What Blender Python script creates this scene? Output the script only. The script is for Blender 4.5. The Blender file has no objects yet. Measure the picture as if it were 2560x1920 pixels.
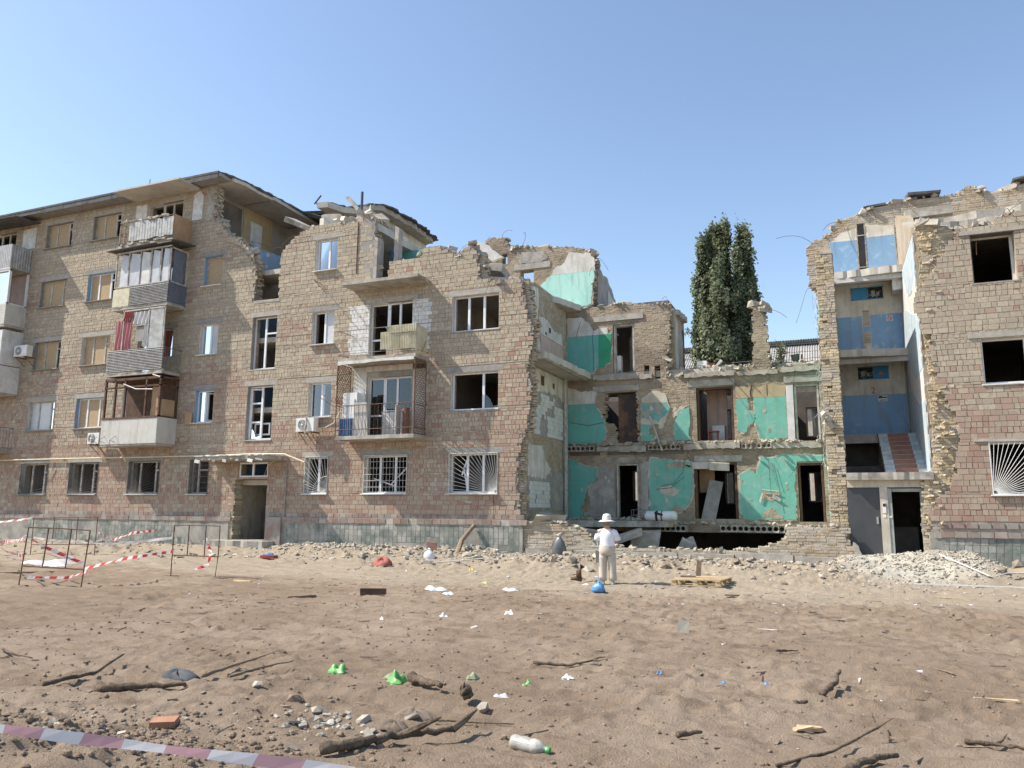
import bpy, bmesh, math, random
import numpy as np
from mathutils import Vector, Matrix
random.seed(7)
rng = np.random.default_rng(7)
scene = bpy.context.scene
C = scene.collection
R = math.radians
U = random.uniform

# ------------------------------------------------------------------ camera
CAMX, CAMY, CAMZ = 0.0, -23.412, 1.55
FPX, PITCH, ROLL, YAW = 1923.15, 0.160993, 0.0062693, -0.393512
cam = bpy.data.cameras.new('camera'); camo = bpy.data.objects.new('camera', cam); C.objects.link(camo)
cam.sensor_width = 36.0; cam.lens = FPX / 2560 * 36.0; cam.clip_start = 0.1; cam.clip_end = 3000
def cam_dir(u, v, w):
    c, s = math.cos(ROLL), math.sin(ROLL)
    u, v = c*u - s*v, s*u + c*v
    F = w*math.cos(PITCH) - v*math.sin(PITCH); Z = w*math.sin(PITCH) + v*math.cos(PITCH)
    return Vector((u*math.cos(YAW) + F*math.sin(YAW), -u*math.sin(YAW) + F*math.cos(YAW), Z))
rx, ry, rz = cam_dir(1,0,0), cam_dir(0,1,0), -cam_dir(0,0,1)
camo.matrix_world = Matrix(((rx.x,ry.x,rz.x,CAMX),(rx.y,ry.y,rz.y,CAMY),(rx.z,ry.z,rz.z,CAMZ),(0,0,0,1)))
scene.camera = camo
scene.render.resolution_x = 1024; scene.render.resolution_y = 768

# ------------------------------------------------------------------ sun and sky
LDIR = Vector((2.75, 1.0, -3.18)).normalized()          # direction the light travels
SUN_ELEV = math.asin(-LDIR.z)
world = bpy.data.worlds.new('World'); scene.world = world; world.use_nodes = True
wn = world.node_tree; wn.nodes.clear()
wo = wn.nodes.new('ShaderNodeOutputWorld'); wb = wn.nodes.new('ShaderNodeBackground'); sk = wn.nodes.new('ShaderNodeTexSky')
sk.sky_type = 'NISHITA'; sk.sun_disc = False
sk.sun_elevation = SUN_ELEV; sk.sun_rotation = math.atan2(-LDIR.x, -LDIR.y)
sk.altitude = 100; sk.air_density = 1.0; sk.dust_density = 0.6; sk.ozone_density = 0.1
wb.inputs['Strength'].default_value = 0.145
wn.links.new(sk.outputs[0], wb.inputs[0]); wn.links.new(wb.outputs[0], wo.inputs[0])
sl = bpy.data.lights.new('sun', 'SUN'); slo = bpy.data.objects.new('sun', sl); C.objects.link(slo)
sl.energy = 5.0; sl.angle = R(0.53); sl.color = (1.0, 0.93, 0.83)
slo.rotation_euler = (-LDIR).to_track_quat('Z', 'Y').to_euler(); slo.location = (-20, -20, 40)
vs = scene.view_settings
vs.view_transform = 'Standard'; vs.look = 'None'; vs.gamma = 1.0; vs.use_curve_mapping = False; vs.exposure = 0.68

# ------------------------------------------------------------------ helpers
def tag(o, label=None, cat=None, group=None, kind=None):
    if label: o['label'] = label
    if cat: o['category'] = cat
    if group: o['group'] = group
    if kind: o['kind'] = kind
    return o
def empty(name, loc=(0,0,0), label=None, cat=None, group=None, rz=0.0, rot=None, parent=None):
    o = bpy.data.objects.new(name, None); C.objects.link(o)
    o.location = loc; o.rotation_euler = rot if rot else (0,0,rz); o.empty_display_size = .2
    if parent: o.parent = parent
    return tag(o, label, cat, group)
def link(name, me, parent=None, loc=None):
    o = bpy.data.objects.new(name, me); C.objects.link(o)
    if parent: o.parent = parent
    if loc: o.location = loc
    return o

class Fr:                                   # a wall frame: u along, v up, n out of the face
    def __init__(s, o, u, n): s.o=Vector(o); s.u=Vector(u); s.n=Vector(n); s.v=Vector((0,0,1))
    def p(s, u, v, n=0.0):
        return (s.o.x+s.u.x*u+s.n.x*n, s.o.y+s.u.y*u+s.n.y*n, s.o.z+v)
def front(y): return Fr((0,y,0),(1,0,0),(0,-1,0))            # faces the camera side, u = x
def rightface(x): return Fr((x,0,0),(0,1,0),(1,0,0))          # faces +x, u = y
def leftface(x): return Fr((x,0,0),(0,1,0),(-1,0,0))          # faces -x, u = y

class MB:
    def __init__(s): s.v=[]; s.f=[]; s.m=[]; s.mi=0
    def q(s, *pts):
        i=len(s.v); s.v += [tuple(p) for p in pts]; s.f.append(tuple(range(i,i+len(pts)))); s.m.append(s.mi); return s
    def box(s, a, b):
        x0,y0,z0=a; x1,y1,z1=b; i=len(s.v)
        s.v += [(x0,y0,z0),(x1,y0,z0),(x1,y1,z0),(x0,y1,z0),(x0,y0,z1),(x1,y0,z1),(x1,y1,z1),(x0,y1,z1)]
        for f in ((0,3,2,1),(4,5,6,7),(0,1,5,4),(1,2,6,5),(2,3,7,6),(3,0,4,7)):
            s.f.append(tuple(i+k for k in f)); s.m.append(s.mi)
        return s
    def fbox(s, fr, u0,u1,v0,v1,n0,n1, jit=0.0):
        i=len(s.v)
        for n in (n0,n1):
            for (u,v) in ((u0,v0),(u1,v0),(u1,v1),(u0,v1)):
                p=fr.p(u,v,n)
                s.v.append(p if not jit else tuple(c+U(-jit,jit) for c in p))
        for f in ((0,1,2,3),(7,6,5,4),(0,4,5,1),(1,5,6,2),(2,6,7,3),(3,7,4,0)):
            s.f.append(tuple(i+k for k in f)); s.m.append(s.mi)
        return s
    def obox(s, c, size, rot=(0,0,0), jit=0.0):          # rotated box about its centre
        from mathutils import Euler
        m=Euler(rot).to_matrix(); h=[k/2 for k in size]; i=len(s.v); c=Vector(c)
        for z in (-1,1):
            for (x,y) in ((-1,-1),(1,-1),(1,1),(-1,1)):
                p=c+m@Vector((x*h[0]+U(-jit,jit),y*h[1]+U(-jit,jit),z*h[2]+U(-jit,jit))); s.v.append(tuple(p))
        for f in ((0,3,2,1),(4,5,6,7),(0,1,5,4),(1,2,6,5),(2,3,7,6),(3,0,4,7)):
            s.f.append(tuple(i+k for k in f)); s.m.append(s.mi)
        return s
    def prism(s, fr, poly, n0, n1):                     # outline in (u,v), extruded along n
        i=len(s.v); k=len(poly)
        for n in (n0,n1):
            for (u,v) in poly: s.v.append(fr.p(u,v,n))
        s.f.append(tuple(range(i,i+k))); s.m.append(s.mi)
        s.f.append(tuple(range(i+2*k-1,i+k-1,-1))); s.m.append(s.mi)
        for j in range(k):
            l=(j+1)%k; s.f.append((i+j,i+k+j,i+k+l,i+l)); s.m.append(s.mi)
        return s
    def slab(s, poly, z0, z1):                          # outline in (x,y), extruded along z
        i=len(s.v); k=len(poly)
        for z in (z0,z1):
            for (x,y) in poly: s.v.append((x,y,z))
        s.f.append(tuple(range(i+k-1,i-1,-1))); s.m.append(s.mi)
        s.f.append(tuple(range(i+k,i+2*k))); s.m.append(s.mi)
        for j in range(k):
            l=(j+1)%k; s.f.append((i+j,i+l,i+k+l,i+k+j)); s.m.append(s.mi)
        return s
    def tube(s, pts, r, n=6, r2=None):
        pts=[Vector(p) for p in pts]; i=len(s.v); m=len(pts)
        for k,p in enumerate(pts):
            d=(pts[min(k+1,m-1)]-pts[max(k-1,0)]).normalized()
            a=d.orthogonal() if abs(d.z)>.9 else d.cross(Vector((0,0,1))); a.normalize(); b=d.cross(a)
            rr = r[k] if isinstance(r,(list,tuple)) else (r if r2 is None else r+(r2-r)*k/(m-1))
            for j in range(n):
                t=2*math.pi*j/n; s.v.append(tuple(p+a*(rr*math.cos(t))+b*(rr*math.sin(t))))
        for k in range(m-1):
            for j in range(n):
                l=(j+1)%n; s.f.append((i+k*n+j,i+k*n+l,i+(k+1)*n+l,i+(k+1)*n+j)); s.m.append(s.mi)
        s.f.append(tuple(i+j for j in range(n-1,-1,-1))); s.m.append(s.mi)
        s.f.append(tuple(i+(m-1)*n+j for j in range(n))); s.m.append(s.mi)
        return s
    def lathe(s, prof, o=(0,0,0), n=16, axis='z'):      # prof [(r,h)]
        i=len(s.v); m=len(prof)
        for (r,h) in prof:
            for j in range(n):
                t=2*math.pi*j/n; a,b=r*math.cos(t),r*math.sin(t)
                p={'z':(a,b,h),'x':(h,a,b),'y':(a,h,-b)}[axis]
                s.v.append((o[0]+p[0],o[1]+p[1],o[2]+p[2]))
        for k in range(m-1):
            for j in range(n):
                l=(j+1)%n; s.f.append((i+k*n+j,i+k*n+l,i+(k+1)*n+l,i+(k+1)*n+j)); s.m.append(s.mi)
        s.f.append(tuple(i+j for j in range(n-1,-1,-1))); s.m.append(s.mi)
        s.f.append(tuple(i+(m-1)*n+j for j in range(n))); s.m.append(s.mi)
        return s
    def mesh(s, name, mats, smooth=False):
        me=bpy.data.meshes.new(name); me.from_pydata(s.v,[],s.f)
        for m in (mats if isinstance(mats,(list,tuple)) else [mats]): me.materials.append(m)
        if any(s.m): me.polygons.foreach_set('material_index', s.m)
        if smooth: me.polygons.foreach_set('use_smooth',[True]*len(me.polygons))
        me.update(); return me
    def build(s, name, mats, parent=None, smooth=False, kind=None):
        o=link(name, s.mesh(name,mats,smooth), parent)
        if kind: o['kind']=kind
        return o

def np_mesh(name, verts, quads, mats, smooth=False):
    me=bpy.data.meshes.new(name); n=len(quads); k=quads.shape[1]
    me.vertices.add(len(verts)); me.vertices.foreach_set('co', verts.astype(np.float32).ravel())
    me.loops.add(n*k); me.loops.foreach_set('vertex_index', quads.astype(np.int32).ravel())
    me.polygons.add(n); me.polygons.foreach_set('loop_start', np.arange(0,n*k,k,dtype=np.int32))
    me.polygons.foreach_set('loop_total', np.full(n,k,dtype=np.int32))
    me.polygons.foreach_set('use_smooth', np.full(n,smooth,dtype=bool))
    for m in (mats if isinstance(mats,(list,tuple)) else [mats]): me.materials.append(m)
    me.update(calc_edges=True); me.validate(); return me

def jag(poly, amp=.04, step=.16):                       # ragged outline; a third element 1 keeps the edge to the next point straight
    out=[]; k=len(poly)
    for j in range(k):
        p=poly[j]; q=poly[(j+1)%k]
        out.append((p[0],p[1]))
        if len(p)>2 and p[2]: continue
        L=math.hypot(q[0]-p[0],q[1]-p[1]); n=int(L/step)
        if n<1: continue
        nx,ny=-(q[1]-p[1])/L,(q[0]-p[0])/L
        for i in range(1,n+1):
            t=(i+U(-.3,.3))/(n+1); d=U(-amp,amp)
            out.append((p[0]+(q[0]-p[0])*t+nx*d, p[1]+(q[1]-p[1])*t+ny*d))
    return out
def scan(poly, z):
    xs=[]; k=len(poly)
    for j in range(k):
        (x0,z0),(x1,z1)=poly[j][:2],poly[(j+1)%k][:2]
        if (z0<=z)!=(z1<=z): xs.append(x0+(z-z0)/(z1-z0)*(x1-x0))
    xs.sort(); return [(xs[i],xs[i+1]) for i in range(0,len(xs)-1,2)]
def spans(poly, holes, z, zh=None):
    zh = z if zh is None else zh
    sp=[(a,b,1,1) for a,b in scan(poly,z)]
    for h in holes:
        if isinstance(h[0],(int,float)):
            hs=[(h[0],h[1])] if h[2]<zh<h[3] else []; rag=0
        else: hs=scan(h,zh); rag=1
        for a,b in hs:
            o=[]
            for (p,q,l,r) in sp:
                if b<=p or a>=q: o.append((p,q,l,r)); continue
                if a>p: o.append((p,a,l,rag))
                if b<q: o.append((b,q,rag,r))
            sp=o
    return sp
def zrows(z0,z1,ch,holes,phase=0.0):
    zs={round(z0,4),round(z1,4)}; k=math.floor((z0-phase)/ch)
    while phase+k*ch<z1:
        z=phase+k*ch
        if z>z0: zs.add(round(z,4))
        k+=1
    for h in holes:
        if isinstance(h[0],(int,float)):
            for z in h[2:4]:
                if z0<z<z1: zs.add(round(z,4))
    zs=sorted(zs); return [(a,b) for a,b in zip(zs,zs[1:]) if b-a>.004]
def courses(mb, fr, poly, holes, n0, n1, layers=1, ch=.0776, jit=.07, teeth=True, zj=.05):
    """masonry laid in courses: one run of brickwork per course and leaf, toothed where it is broken off"""
    zs=[p[1] for p in poly]; t=(n1-n0)/layers
    for (a,b) in zrows(min(zs),max(zs),ch,holes):
        zm=(a+b)/2
        for L in range(layers):
            na,nb=n0+L*t, n0+(L+1)*t
            for (p,q,l,r) in spans(poly,holes,zm+U(-zj,zj),zm):
                if l: p+=U(-jit,jit)
                if r: q-=U(-jit,jit)
                if q-p<.04: continue
                if teeth and l and q-p>.5:
                    e=p+U(.1,.28); mb.fbox(fr,p,e-.006,a+.004,b-.004,na+U(0,.02),nb-.004,.006); p=e
                if teeth and r and q-p>.5:
                    e=q-U(.1,.28); mb.fbox(fr,e+.006,q,a+.004,b-.004,na+U(0,.02),nb-.004,.006); q=e
                mb.fbox(fr,p,q,a,b,na,nb)
def inpoly(x,z,poly):
    return any(a<=x<=b for a,b in scan(poly,z))
def lay(poly, holes, ch, widths, gap, phase=0.0, mode='face', endfac=.35, ragged_drop=0.0):
    """brick rectangles (u0,u1,v0,v1) for a faced wall"""
    out=[]; zs=[p[1] for p in poly]; k0=math.floor((min(zs)-phase)/ch); k1=math.ceil((max(zs)-phase)/ch)
    for k in range(k0,k1):
        a=phase+k*ch; b=a+ch; zm=(a+b)/2
        if mode=='face':
            t=random.choices((0,1,2),(4,3,3))[0]
        else: t=3
        cuts={a,b}
        for h in holes:
            if isinstance(h[0],(int,float)):
                for z in h[2:4]:
                    if a+.02<z<b-.02: cuts.add(z)
        cuts=sorted(cuts)
        for (ca,cb) in zip(cuts,cuts[1:]):
            cm=(ca+cb)/2
            for (p,q,l,r) in spans(poly,holes,cm):
                x=p+(U(-.1,.02) if l else 0); i=0
                st=.5*(k%2)*widths[0]
                first=True
                while x<q-.02:
                    w = widths[0] if t==0 else widths[1] if t==1 else (widths[i%2] if t==2 else (widths[0] if random.random()<.8 else widths[1]))
                    if first and not l: w = w*(.5+.5*((k%2))) ; 
                    first=False
                    w*=U(.95,1.05); e=x+w
                    if e>q-.045:
                        if r and e-q>w*endfac: break
                        if not r: e=q
                    if not (ragged_drop and random.random()<ragged_drop): out.append((x+gap/2,e-gap/2,ca+gap/2,cb-gap/2))
                    x=e; i+=1
    return [o for o in out if o[1]-o[0]>.03 and o[3]-o[2]>.02]
def brick_verts(rects, fr, n_back, n_front, cham=.008, var=.004):
    r=np.array(rects); N=len(r); u0,u1,v0,v1=r[:,0],r[:,1],r[:,2],r[:,3]
    nf=n_front+rng.uniform(-var,var,N); 
    c=np.minimum(cham,(u1-u0)*.25); c=np.minimum(c,(v1-v0)*.25)
    P=np.zeros((N,12,3))
    def put(i,u,v,n):
        P[:,i,0]=fr.o.x+fr.u.x*u+fr.n.x*n; P[:,i,1]=fr.o.y+fr.u.y*u+fr.n.y*n; P[:,i,2]=fr.o.z+v
    cor=[(u0,v0,1,1),(u1,v0,-1,1),(u1,v1,-1,-1),(u0,v1,1,-1)]
    for i,(u,v,su,sv) in enumerate(cor):
        ju=rng.uniform(-.003,.003,N); jv=rng.uniform(-.003,.003,N); jn=rng.uniform(-.002,.002,N)
        put(i,u+ju,v+jv,np.full(N,n_back)); put(4+i,u+ju,v+jv,nf-c*.7+jn); put(8+i,u+su*c+ju,v+sv*c+jv,nf+jn)
    return P
BQ=np.array([(0,1,5,4),(1,2,6,5),(2,3,7,6),(3,0,4,7),(4,5,9,8),(5,6,10,9),(6,7,11,10),(7,4,8,11),(8,9,10,11)])
_unit={}
def bricks(rects, fr, n_back, n_front, mat, parent, name='brick', keep=300, stuff='facing_bricks', cham=.0055, var=.003):
    """the nearest `keep` bricks as parts of their own, the rest as one part"""
    cx=[fr.p((r[0]+r[1])/2,(r[2]+r[3])/2,n_front) for r in rects]
    d=[(p[0]-CAMX)**2+(p[1]-CAMY)**2+(p[2]-CAMZ)**2 for p in cx]
    order=sorted(range(len(rects)),key=lambda i:d[i])
    near=order[:keep]; far=order[keep:]
    ang=math.atan2(fr.u.y,fr.u.x)
    for i in near:
        u0,u1,v0,v1=rects[i]; w=round((u1-u0)/.02)*.02; h=round((v1-v0)/.01)*.01; dn=round(n_front-n_back,3)
        key=(w,h,dn,mat.name,random.randrange(3),round(ang,3),round(fr.n.x,2))
        if key not in _unit:
            F=Fr((0,0,0),fr.u,fr.n)
            P=brick_verts([(-w/2,w/2,-h/2,h/2)],F,-dn,0.0,cham,0.0)
            _unit[key]=np_mesh(name,P.reshape(-1,3),BQ,mat)
        o=link(name,_unit[key],parent); o.location=fr.p((u0+u1)/2,(v0+v1)/2,n_front+U(-var,var))
    if far:
        P=brick_verts([rects[i] for i in far],fr,n_back,n_front,cham,var); N=len(far)
        Q=(BQ[None,:,:]+12*np.arange(N)[:,None,None]).reshape(-1,4)
        o=link(stuff,np_mesh(stuff,P.reshape(-1,3),Q,mat),parent); o['kind']='stuff'

# value noise for terrain
def vnoise(x,y,seed=0):
    xi=np.floor(x).astype(np.int64); yi=np.floor(y).astype(np.int64); fx=x-xi; fy=y-yi
    fx=fx*fx*(3-2*fx); fy=fy*fy*(3-2*fy)
    def h(a,b):
        n=(a*374761393+b*668265263+seed*982451653)&0x7fffffff; n=((n^(n>>13))*1274126177)&0x7fffffff
        return ((n^(n>>16))&0xffff)/65535.0
    return (h(xi,yi)*(1-fx)+h(xi+1,yi)*fx)*(1-fy)+(h(xi,yi+1)*(1-fx)+h(xi+1,yi+1)*fx)*fy
def fbm(x,y,o=4,seed=0,gain=.5):
    t=0;a=1;s=0
    for i in range(o):
        t=t+a*vnoise(x*2**i+17*i,y*2**i-9*i,seed+i); s+=a; a*=gain
    return t/s
def sst(a,b,x):
    t=np.clip((x-a)/(b-a),0,1); return t*t*(3-2*t)

# ------------------------------------------------------------------ materials
def nodes(name):
    m=bpy.data.materials.new(name); m.use_nodes=True; t=m.node_tree; t.nodes.clear()
    o=t.nodes.new('ShaderNodeOutputMaterial'); b=t.nodes.new('ShaderNodeBsdfPrincipled'); t.links.new(b.outputs[0],o.inputs[0])
    return m,t,b
def nd(t,kind,**kw):
    n=t.nodes.new('ShaderNode'+kind)
    for k,v in kw.items():
        if hasattr(n,k) and not k[0].isupper(): setattr(n,k,v)
    return n
def mixc(t,fac,a,b,mode='MIX'):
    n=t.nodes.new('ShaderNodeMix'); n.data_type='RGBA'; n.blend_type=mode
    for s,v in ((n.inputs[0],fac),(n.inputs[6],a),(n.inputs[7],b)):
        if hasattr(v,'links') or hasattr(v,'is_linked'): t.links.new(v,s)
        elif isinstance(v,(tuple,list)): s.default_value=(*v,1) if len(v)==3 else v
        else: s.default_value=v
    return n.outputs[2]
def ramp(t,val,lo,hi):
    n=t.nodes.new('ShaderNodeMapRange'); n.interpolation_type='SMOOTHSTEP'; t.links.new(val,n.inputs[0]); n.inputs[1].default_value=lo; n.inputs[2].default_value=hi
    return n.outputs[0]
def noise(t,vec,scale,detail=4,rough=.55,dist=0):
    n=t.nodes.new('ShaderNodeTexNoise'); n.inputs['Scale'].default_value=scale; n.inputs['Detail'].default_value=detail; n.inputs['Roughness'].default_value=rough; n.inputs['Distortion'].default_value=dist
    t.links.new(vec,n.inputs['Vector']); return n.outputs[0]
def rnd(t):
    g=t.nodes.new('ShaderNodeNewGeometry'); o=t.nodes.new('ShaderNodeObjectInfo')
    a=t.nodes.new('ShaderNodeMath'); a.operation='ADD'; t.links.new(g.outputs['Random Per Island'],a.inputs[0]); t.links.new(o.outputs['Random'],a.inputs[1])
    f=t.nodes.new('ShaderNodeMath'); f.operation='FRACT'; t.links.new(a.outputs[0],f.inputs[0])
    return g.outputs['Position'],f.outputs[0]
def setbump(t,b,h,strength,dist=.01):
    n=t.nodes.new('ShaderNodeBump'); n.inputs['Strength'].default_value=strength; n.inputs['Distance'].default_value=dist
    t.links.new(h,n.inputs['Height']); t.links.new(n.outputs[0],b.inputs['Normal'])
def M(name,c1,c2=None,scale=3.0,lo=.35,hi=.65,rough=.88,bump=0.0,bscale=40,isl=0.0,metal=0.0,c3=None,s3=.7,lo3=.5,hi3=.62,spec=.25,bdist=.01,streak=None):
    m,t,b=nodes(name); pos,r=rnd(t)
    col=None
    if c2 is None: c2=tuple(k*.8 for k in c1)
    col=mixc(t,ramp(t,noise(t,pos,scale,5,.6),lo,hi),c1,c2)
    if c3: col=mixc(t,ramp(t,noise(t,pos,s3,5,.65,.4),lo3,hi3),col,c3)
    if streak:                                   # grime run down the wall
        sv=t.nodes.new('ShaderNodeVectorMath'); sv.operation='MULTIPLY'; t.links.new(pos,sv.inputs[0]); sv.inputs[1].default_value=(4.5,4.5,.55)
        a_=t.nodes.new('ShaderNodeMath'); a_.operation='MULTIPLY'; t.links.new(ramp(t,noise(t,sv.outputs[0],1.0,6,.7,.3),.48,.74),a_.inputs[0]); a_.inputs[1].default_value=streak[3]
        col=mixc(t,a_.outputs[0],col,streak[:3])
        b_=t.nodes.new('ShaderNodeMath'); b_.operation='MULTIPLY'; t.links.new(ramp(t,noise(t,pos,9,6,.75),.58,.72),b_.inputs[0]); b_.inputs[1].default_value=streak[3]*.9
        col=mixc(t,b_.outputs[0],col,tuple(k*1.5 for k in streak[:3]))
    if isl:
        mr=t.nodes.new('ShaderNodeMapRange'); t.links.new(r,mr.inputs[0]); mr.inputs[3].default_value=1-isl; mr.inputs[4].default_value=1+isl*.6
        hsv=t.nodes.new('ShaderNodeHueSaturation'); t.links.new(mr.outputs[0],hsv.inputs['Value']); t.links.new(col,hsv.inputs['Color']); col=hsv.outputs[0]
    t.links.new(col,b.inputs['Base Color']); b.inputs['Roughness'].default_value=rough; b.inputs['Metallic'].default_value=metal
    b.inputs['Specular IOR Level'].default_value=spec
    if bump: setbump(t,b,noise(t,pos,bscale,6,.65),bump,bdist)
    return m

def brick_material(name, pal, warm, dirty, bump=.5):
    """per-brick colour from a palette, with redder patches where the wall has them"""
    m,t,b=nodes(name); pos,r=rnd(t)
    w=t.nodes.new('ShaderNodeTexWhiteNoise'); w.noise_dimensions='1D'; t.links.new(r,w.inputs['W'])
    cr=t.nodes.new('ShaderNodeValToRGB'); cr.color_ramp.interpolation='CONSTANT'; t.links.new(w.outputs['Value'],cr.inputs[0])
    e=cr.color_ramp.elements; e[0].color=(*pal[0],1); e[0].position=0; e[1].position=1/len(pal); e[1].color=(*pal[1],1)
    for i in range(2,len(pal)):
        x=e.new(i/len(pal)); x.color=(*pal[i],1)
    w2=t.nodes.new('ShaderNodeTexWhiteNoise'); w2.noise_dimensions='1D'
    mm=t.nodes.new('ShaderNodeMath'); mm.operation='MULTIPLY'; t.links.new(r,mm.inputs[0]); mm.inputs[1].default_value=77.7; t.links.new(mm.outputs[0],w2.inputs['W'])
    cr2=t.nodes.new('ShaderNodeValToRGB'); cr2.color_ramp.interpolation='CONSTANT'; t.links.new(w2.outputs['Value'],cr2.inputs[0])
    e=cr2.color_ramp.elements; e[0].color=(*warm[0],1); e[0].position=0; e[1].position=1/len(warm); e[1].color=(*warm[1],1)
    for i in range(2,len(warm)):
        x=e.new(i/len(warm)); x.color=(*warm[i],1)
    # where the red bricks were used: broad bands low down, thinning out upwards
    sp=t.nodes.new('ShaderNodeSeparateXYZ'); t.links.new(pos,sp.inputs[0])
    st=t.nodes.new('ShaderNodeVectorMath'); st.operation='MULTIPLY'; t.links.new(pos,st.inputs[0]); st.inputs[1].default_value=(.35,.35,1.3)
    n1=noise(t,st.outputs[0],.55,3,.6)
    hgt=t.nodes.new('ShaderNodeMapRange'); t.links.new(sp.outputs['Z'],hgt.inputs[0]); hgt.inputs[1].default_value=2.0; hgt.inputs[2].default_value=10.0; hgt.inputs[3].default_value=.16; hgt.inputs[4].default_value=-.10
    ad=t.nodes.new('ShaderNodeMath'); ad.operation='ADD'; t.links.new(n1,ad.inputs[0]); t.links.new(hgt.outputs[0],ad.inputs[1])
    pr=ramp(t,ad.outputs[0],.42,.66)
    w3=t.nodes.new('ShaderNodeTexWhiteNoise'); w3.noise_dimensions='1D'
    mm3=t.nodes.new('ShaderNodeMath'); mm3.operation='MULTIPLY'; t.links.new(r,mm3.inputs[0]); mm3.inputs[1].default_value=311.3; t.links.new(mm3.outputs[0],w3.inputs['W'])
    gt=t.nodes.new('ShaderNodeMath'); gt.operation='LESS_THAN'; t.links.new(w3.outputs['Value'],gt.inputs[0]); t.links.new(pr,gt.inputs[1])
    col=mixc(t,gt.outputs[0],cr.outputs[0],cr2.outputs[0])
    col=mixc(t,ramp(t,noise(t,pos,14,5,.7),.45,.75),col,dirty)
    dn=t.nodes.new('ShaderNodeMath'); dn.operation='MULTIPLY'; t.links.new(ramp(t,noise(t,pos,.9,5,.7,.5),.5,.75),dn.inputs[0]); dn.inputs[1].default_value=.7
    col=mixc(t,dn.outputs[0],col,dirty)
    t.links.new(col,b.inputs['Base Color']); b.inputs['Roughness'].default_value=.9; b.inputs['Specular IOR Level'].default_value=.2
    setbump(t,b,noise(t,pos,70,5,.6),.18,.004)
    return m

MT={}
MT['facing']=brick_material('facing brick',[(.415,.355,.265),(.445,.385,.29),(.375,.315,.238),(.43,.372,.28),(.39,.325,.245),(.365,.31,.24),(.415,.34,.255)],
    [(.36,.255,.195),(.34,.23,.175),(.38,.285,.215),(.325,.20,.15),(.385,.305,.23),(.36,.27,.205)],(.27,.235,.19))
MT['raw']=M('rough common brick',(.43,.345,.245),(.35,.285,.205),7,rough=.95,bump=.7,bscale=16,isl=.17,c3=(.42,.375,.31),s3=1.3,lo3=.42,hi3=.6,bdist=.02)
MT['rawyellow']=M('torn yellow brick',(.52,.43,.29),(.42,.345,.235),8,rough=.95,bump=1.0,bscale=20,isl=.28,c3=(.42,.37,.30),s3=1.7,lo3=.45,hi3=.62,bdist=.025)
MT['mortar']=M('mortar bed',(.33,.295,.25),(.25,.22,.185),6,bump=.6,bscale=50)
MT['conc']=M('concrete',(.42,.39,.34),(.31,.285,.245),3.5,bump=.4,bscale=30,c3=(.24,.215,.185),s3=1.1,lo3=.55,hi3=.7)
MT['concd']=M('grey render',(.30,.285,.265),(.235,.22,.20),4,bump=.35,bscale=40)
MT['lintel']=M('lintel concrete',(.40,.37,.32),(.32,.295,.255),5,bump=.4,bscale=35)
MT['ceil']=M('ceiling slab',(.52,.49,.43),(.44,.41,.36),1.6,bump=.15,bscale=30,streak=(.22,.19,.155,0.35))
MT['bitumen']=M('bitumen roofing',(.075,.072,.075),(.12,.115,.11),3,bump=.5,bscale=25)
MT['whiteplaster']=M('white plaster',(.64,.62,.58),(.52,.495,.45),2.2,bump=.25,bscale=25,c3=(.45,.42,.37),s3=1.0,lo3=.62,hi3=.72,streak=(.22,.19,.155,0.6))
MT['oldplaster']=M('stained plaster',(.70,.66,.57),(.54,.50,.41),2.0,lo=.3,hi=.7,bump=.4,bscale=20,c3=(.30,.275,.22),s3=1.3,lo3=.56,hi3=.72,streak=(.22,.19,.155,0.6))
MT['greyplaster']=M('grey plaster',(.36,.345,.325),(.27,.255,.235),2.2,bump=.4,bscale=22,c3=(.42,.38,.33),s3=1.8,streak=(.22,.19,.155,0.6))
MT['ochre']=M('ochre plaster',(.44,.345,.205),(.38,.30,.185),2.5,bump=.35,bscale=22,c3=(.42,.34,.22),s3=1.6,lo3=.58,hi3=.7,streak=(.22,.19,.155,0.6))
MT['pinkplaster']=M('pink plaster',(.54,.41,.355),(.48,.365,.315),2.4,bump=.2,bscale=25,streak=(.22,.19,.155,0.6))
MT['creamplaster']=M('cream plaster',(.55,.50,.41),(.45,.40,.32),3,bump=.3,bscale=25,streak=(.22,.19,.155,0.6))
MT['teal']=M('turquoise paint',(.135,.38,.305),(.17,.42,.345),2.6,rough=.65,bump=.3,bscale=14,c3=(.28,.42,.35),s3=3.2,lo3=.5,hi3=.7,streak=(.22,.19,.155,0.6))
MT['tealpale']=M('pale turquoise paint',(.36,.66,.58),(.42,.69,.61),1.4,rough=.65,bump=.25,bscale=14,c3=(.55,.70,.62),s3=3,lo3=.62,hi3=.74,streak=(.22,.19,.155,0.6))
MT['tealshade']=M('shaded teal paint',(.125,.385,.335),(.14,.41,.36),1.8,rough=.6,bump=.2,bscale=14,c3=(.20,.40,.38),s3=2,streak=(.22,.19,.155,0.6))  # same turquoise paint where it lies in shade, cooler tone put into colour
MT['tealsoot']=M('sooty turquoise paint',(.15,.40,.36),(.13,.27,.25),3,rough=.75,bump=.4,bscale=14,c3=(.34,.32,.27),s3=2.6,lo3=.5,hi3=.6,streak=(.22,.19,.155,0.6))
MT['green']=M('green paint',(.035,.28,.15),(.045,.32,.18),2,rough=.55,bump=.15,bscale=14)
MT['blue']=M('blue paint',(.20,.35,.53),(.225,.38,.56),1.3,rough=.5,bump=.2,bscale=12,c3=(.40,.52,.64),s3=2.8,lo3=.55,hi3=.75,streak=(.22,.19,.155,0.5))
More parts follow.
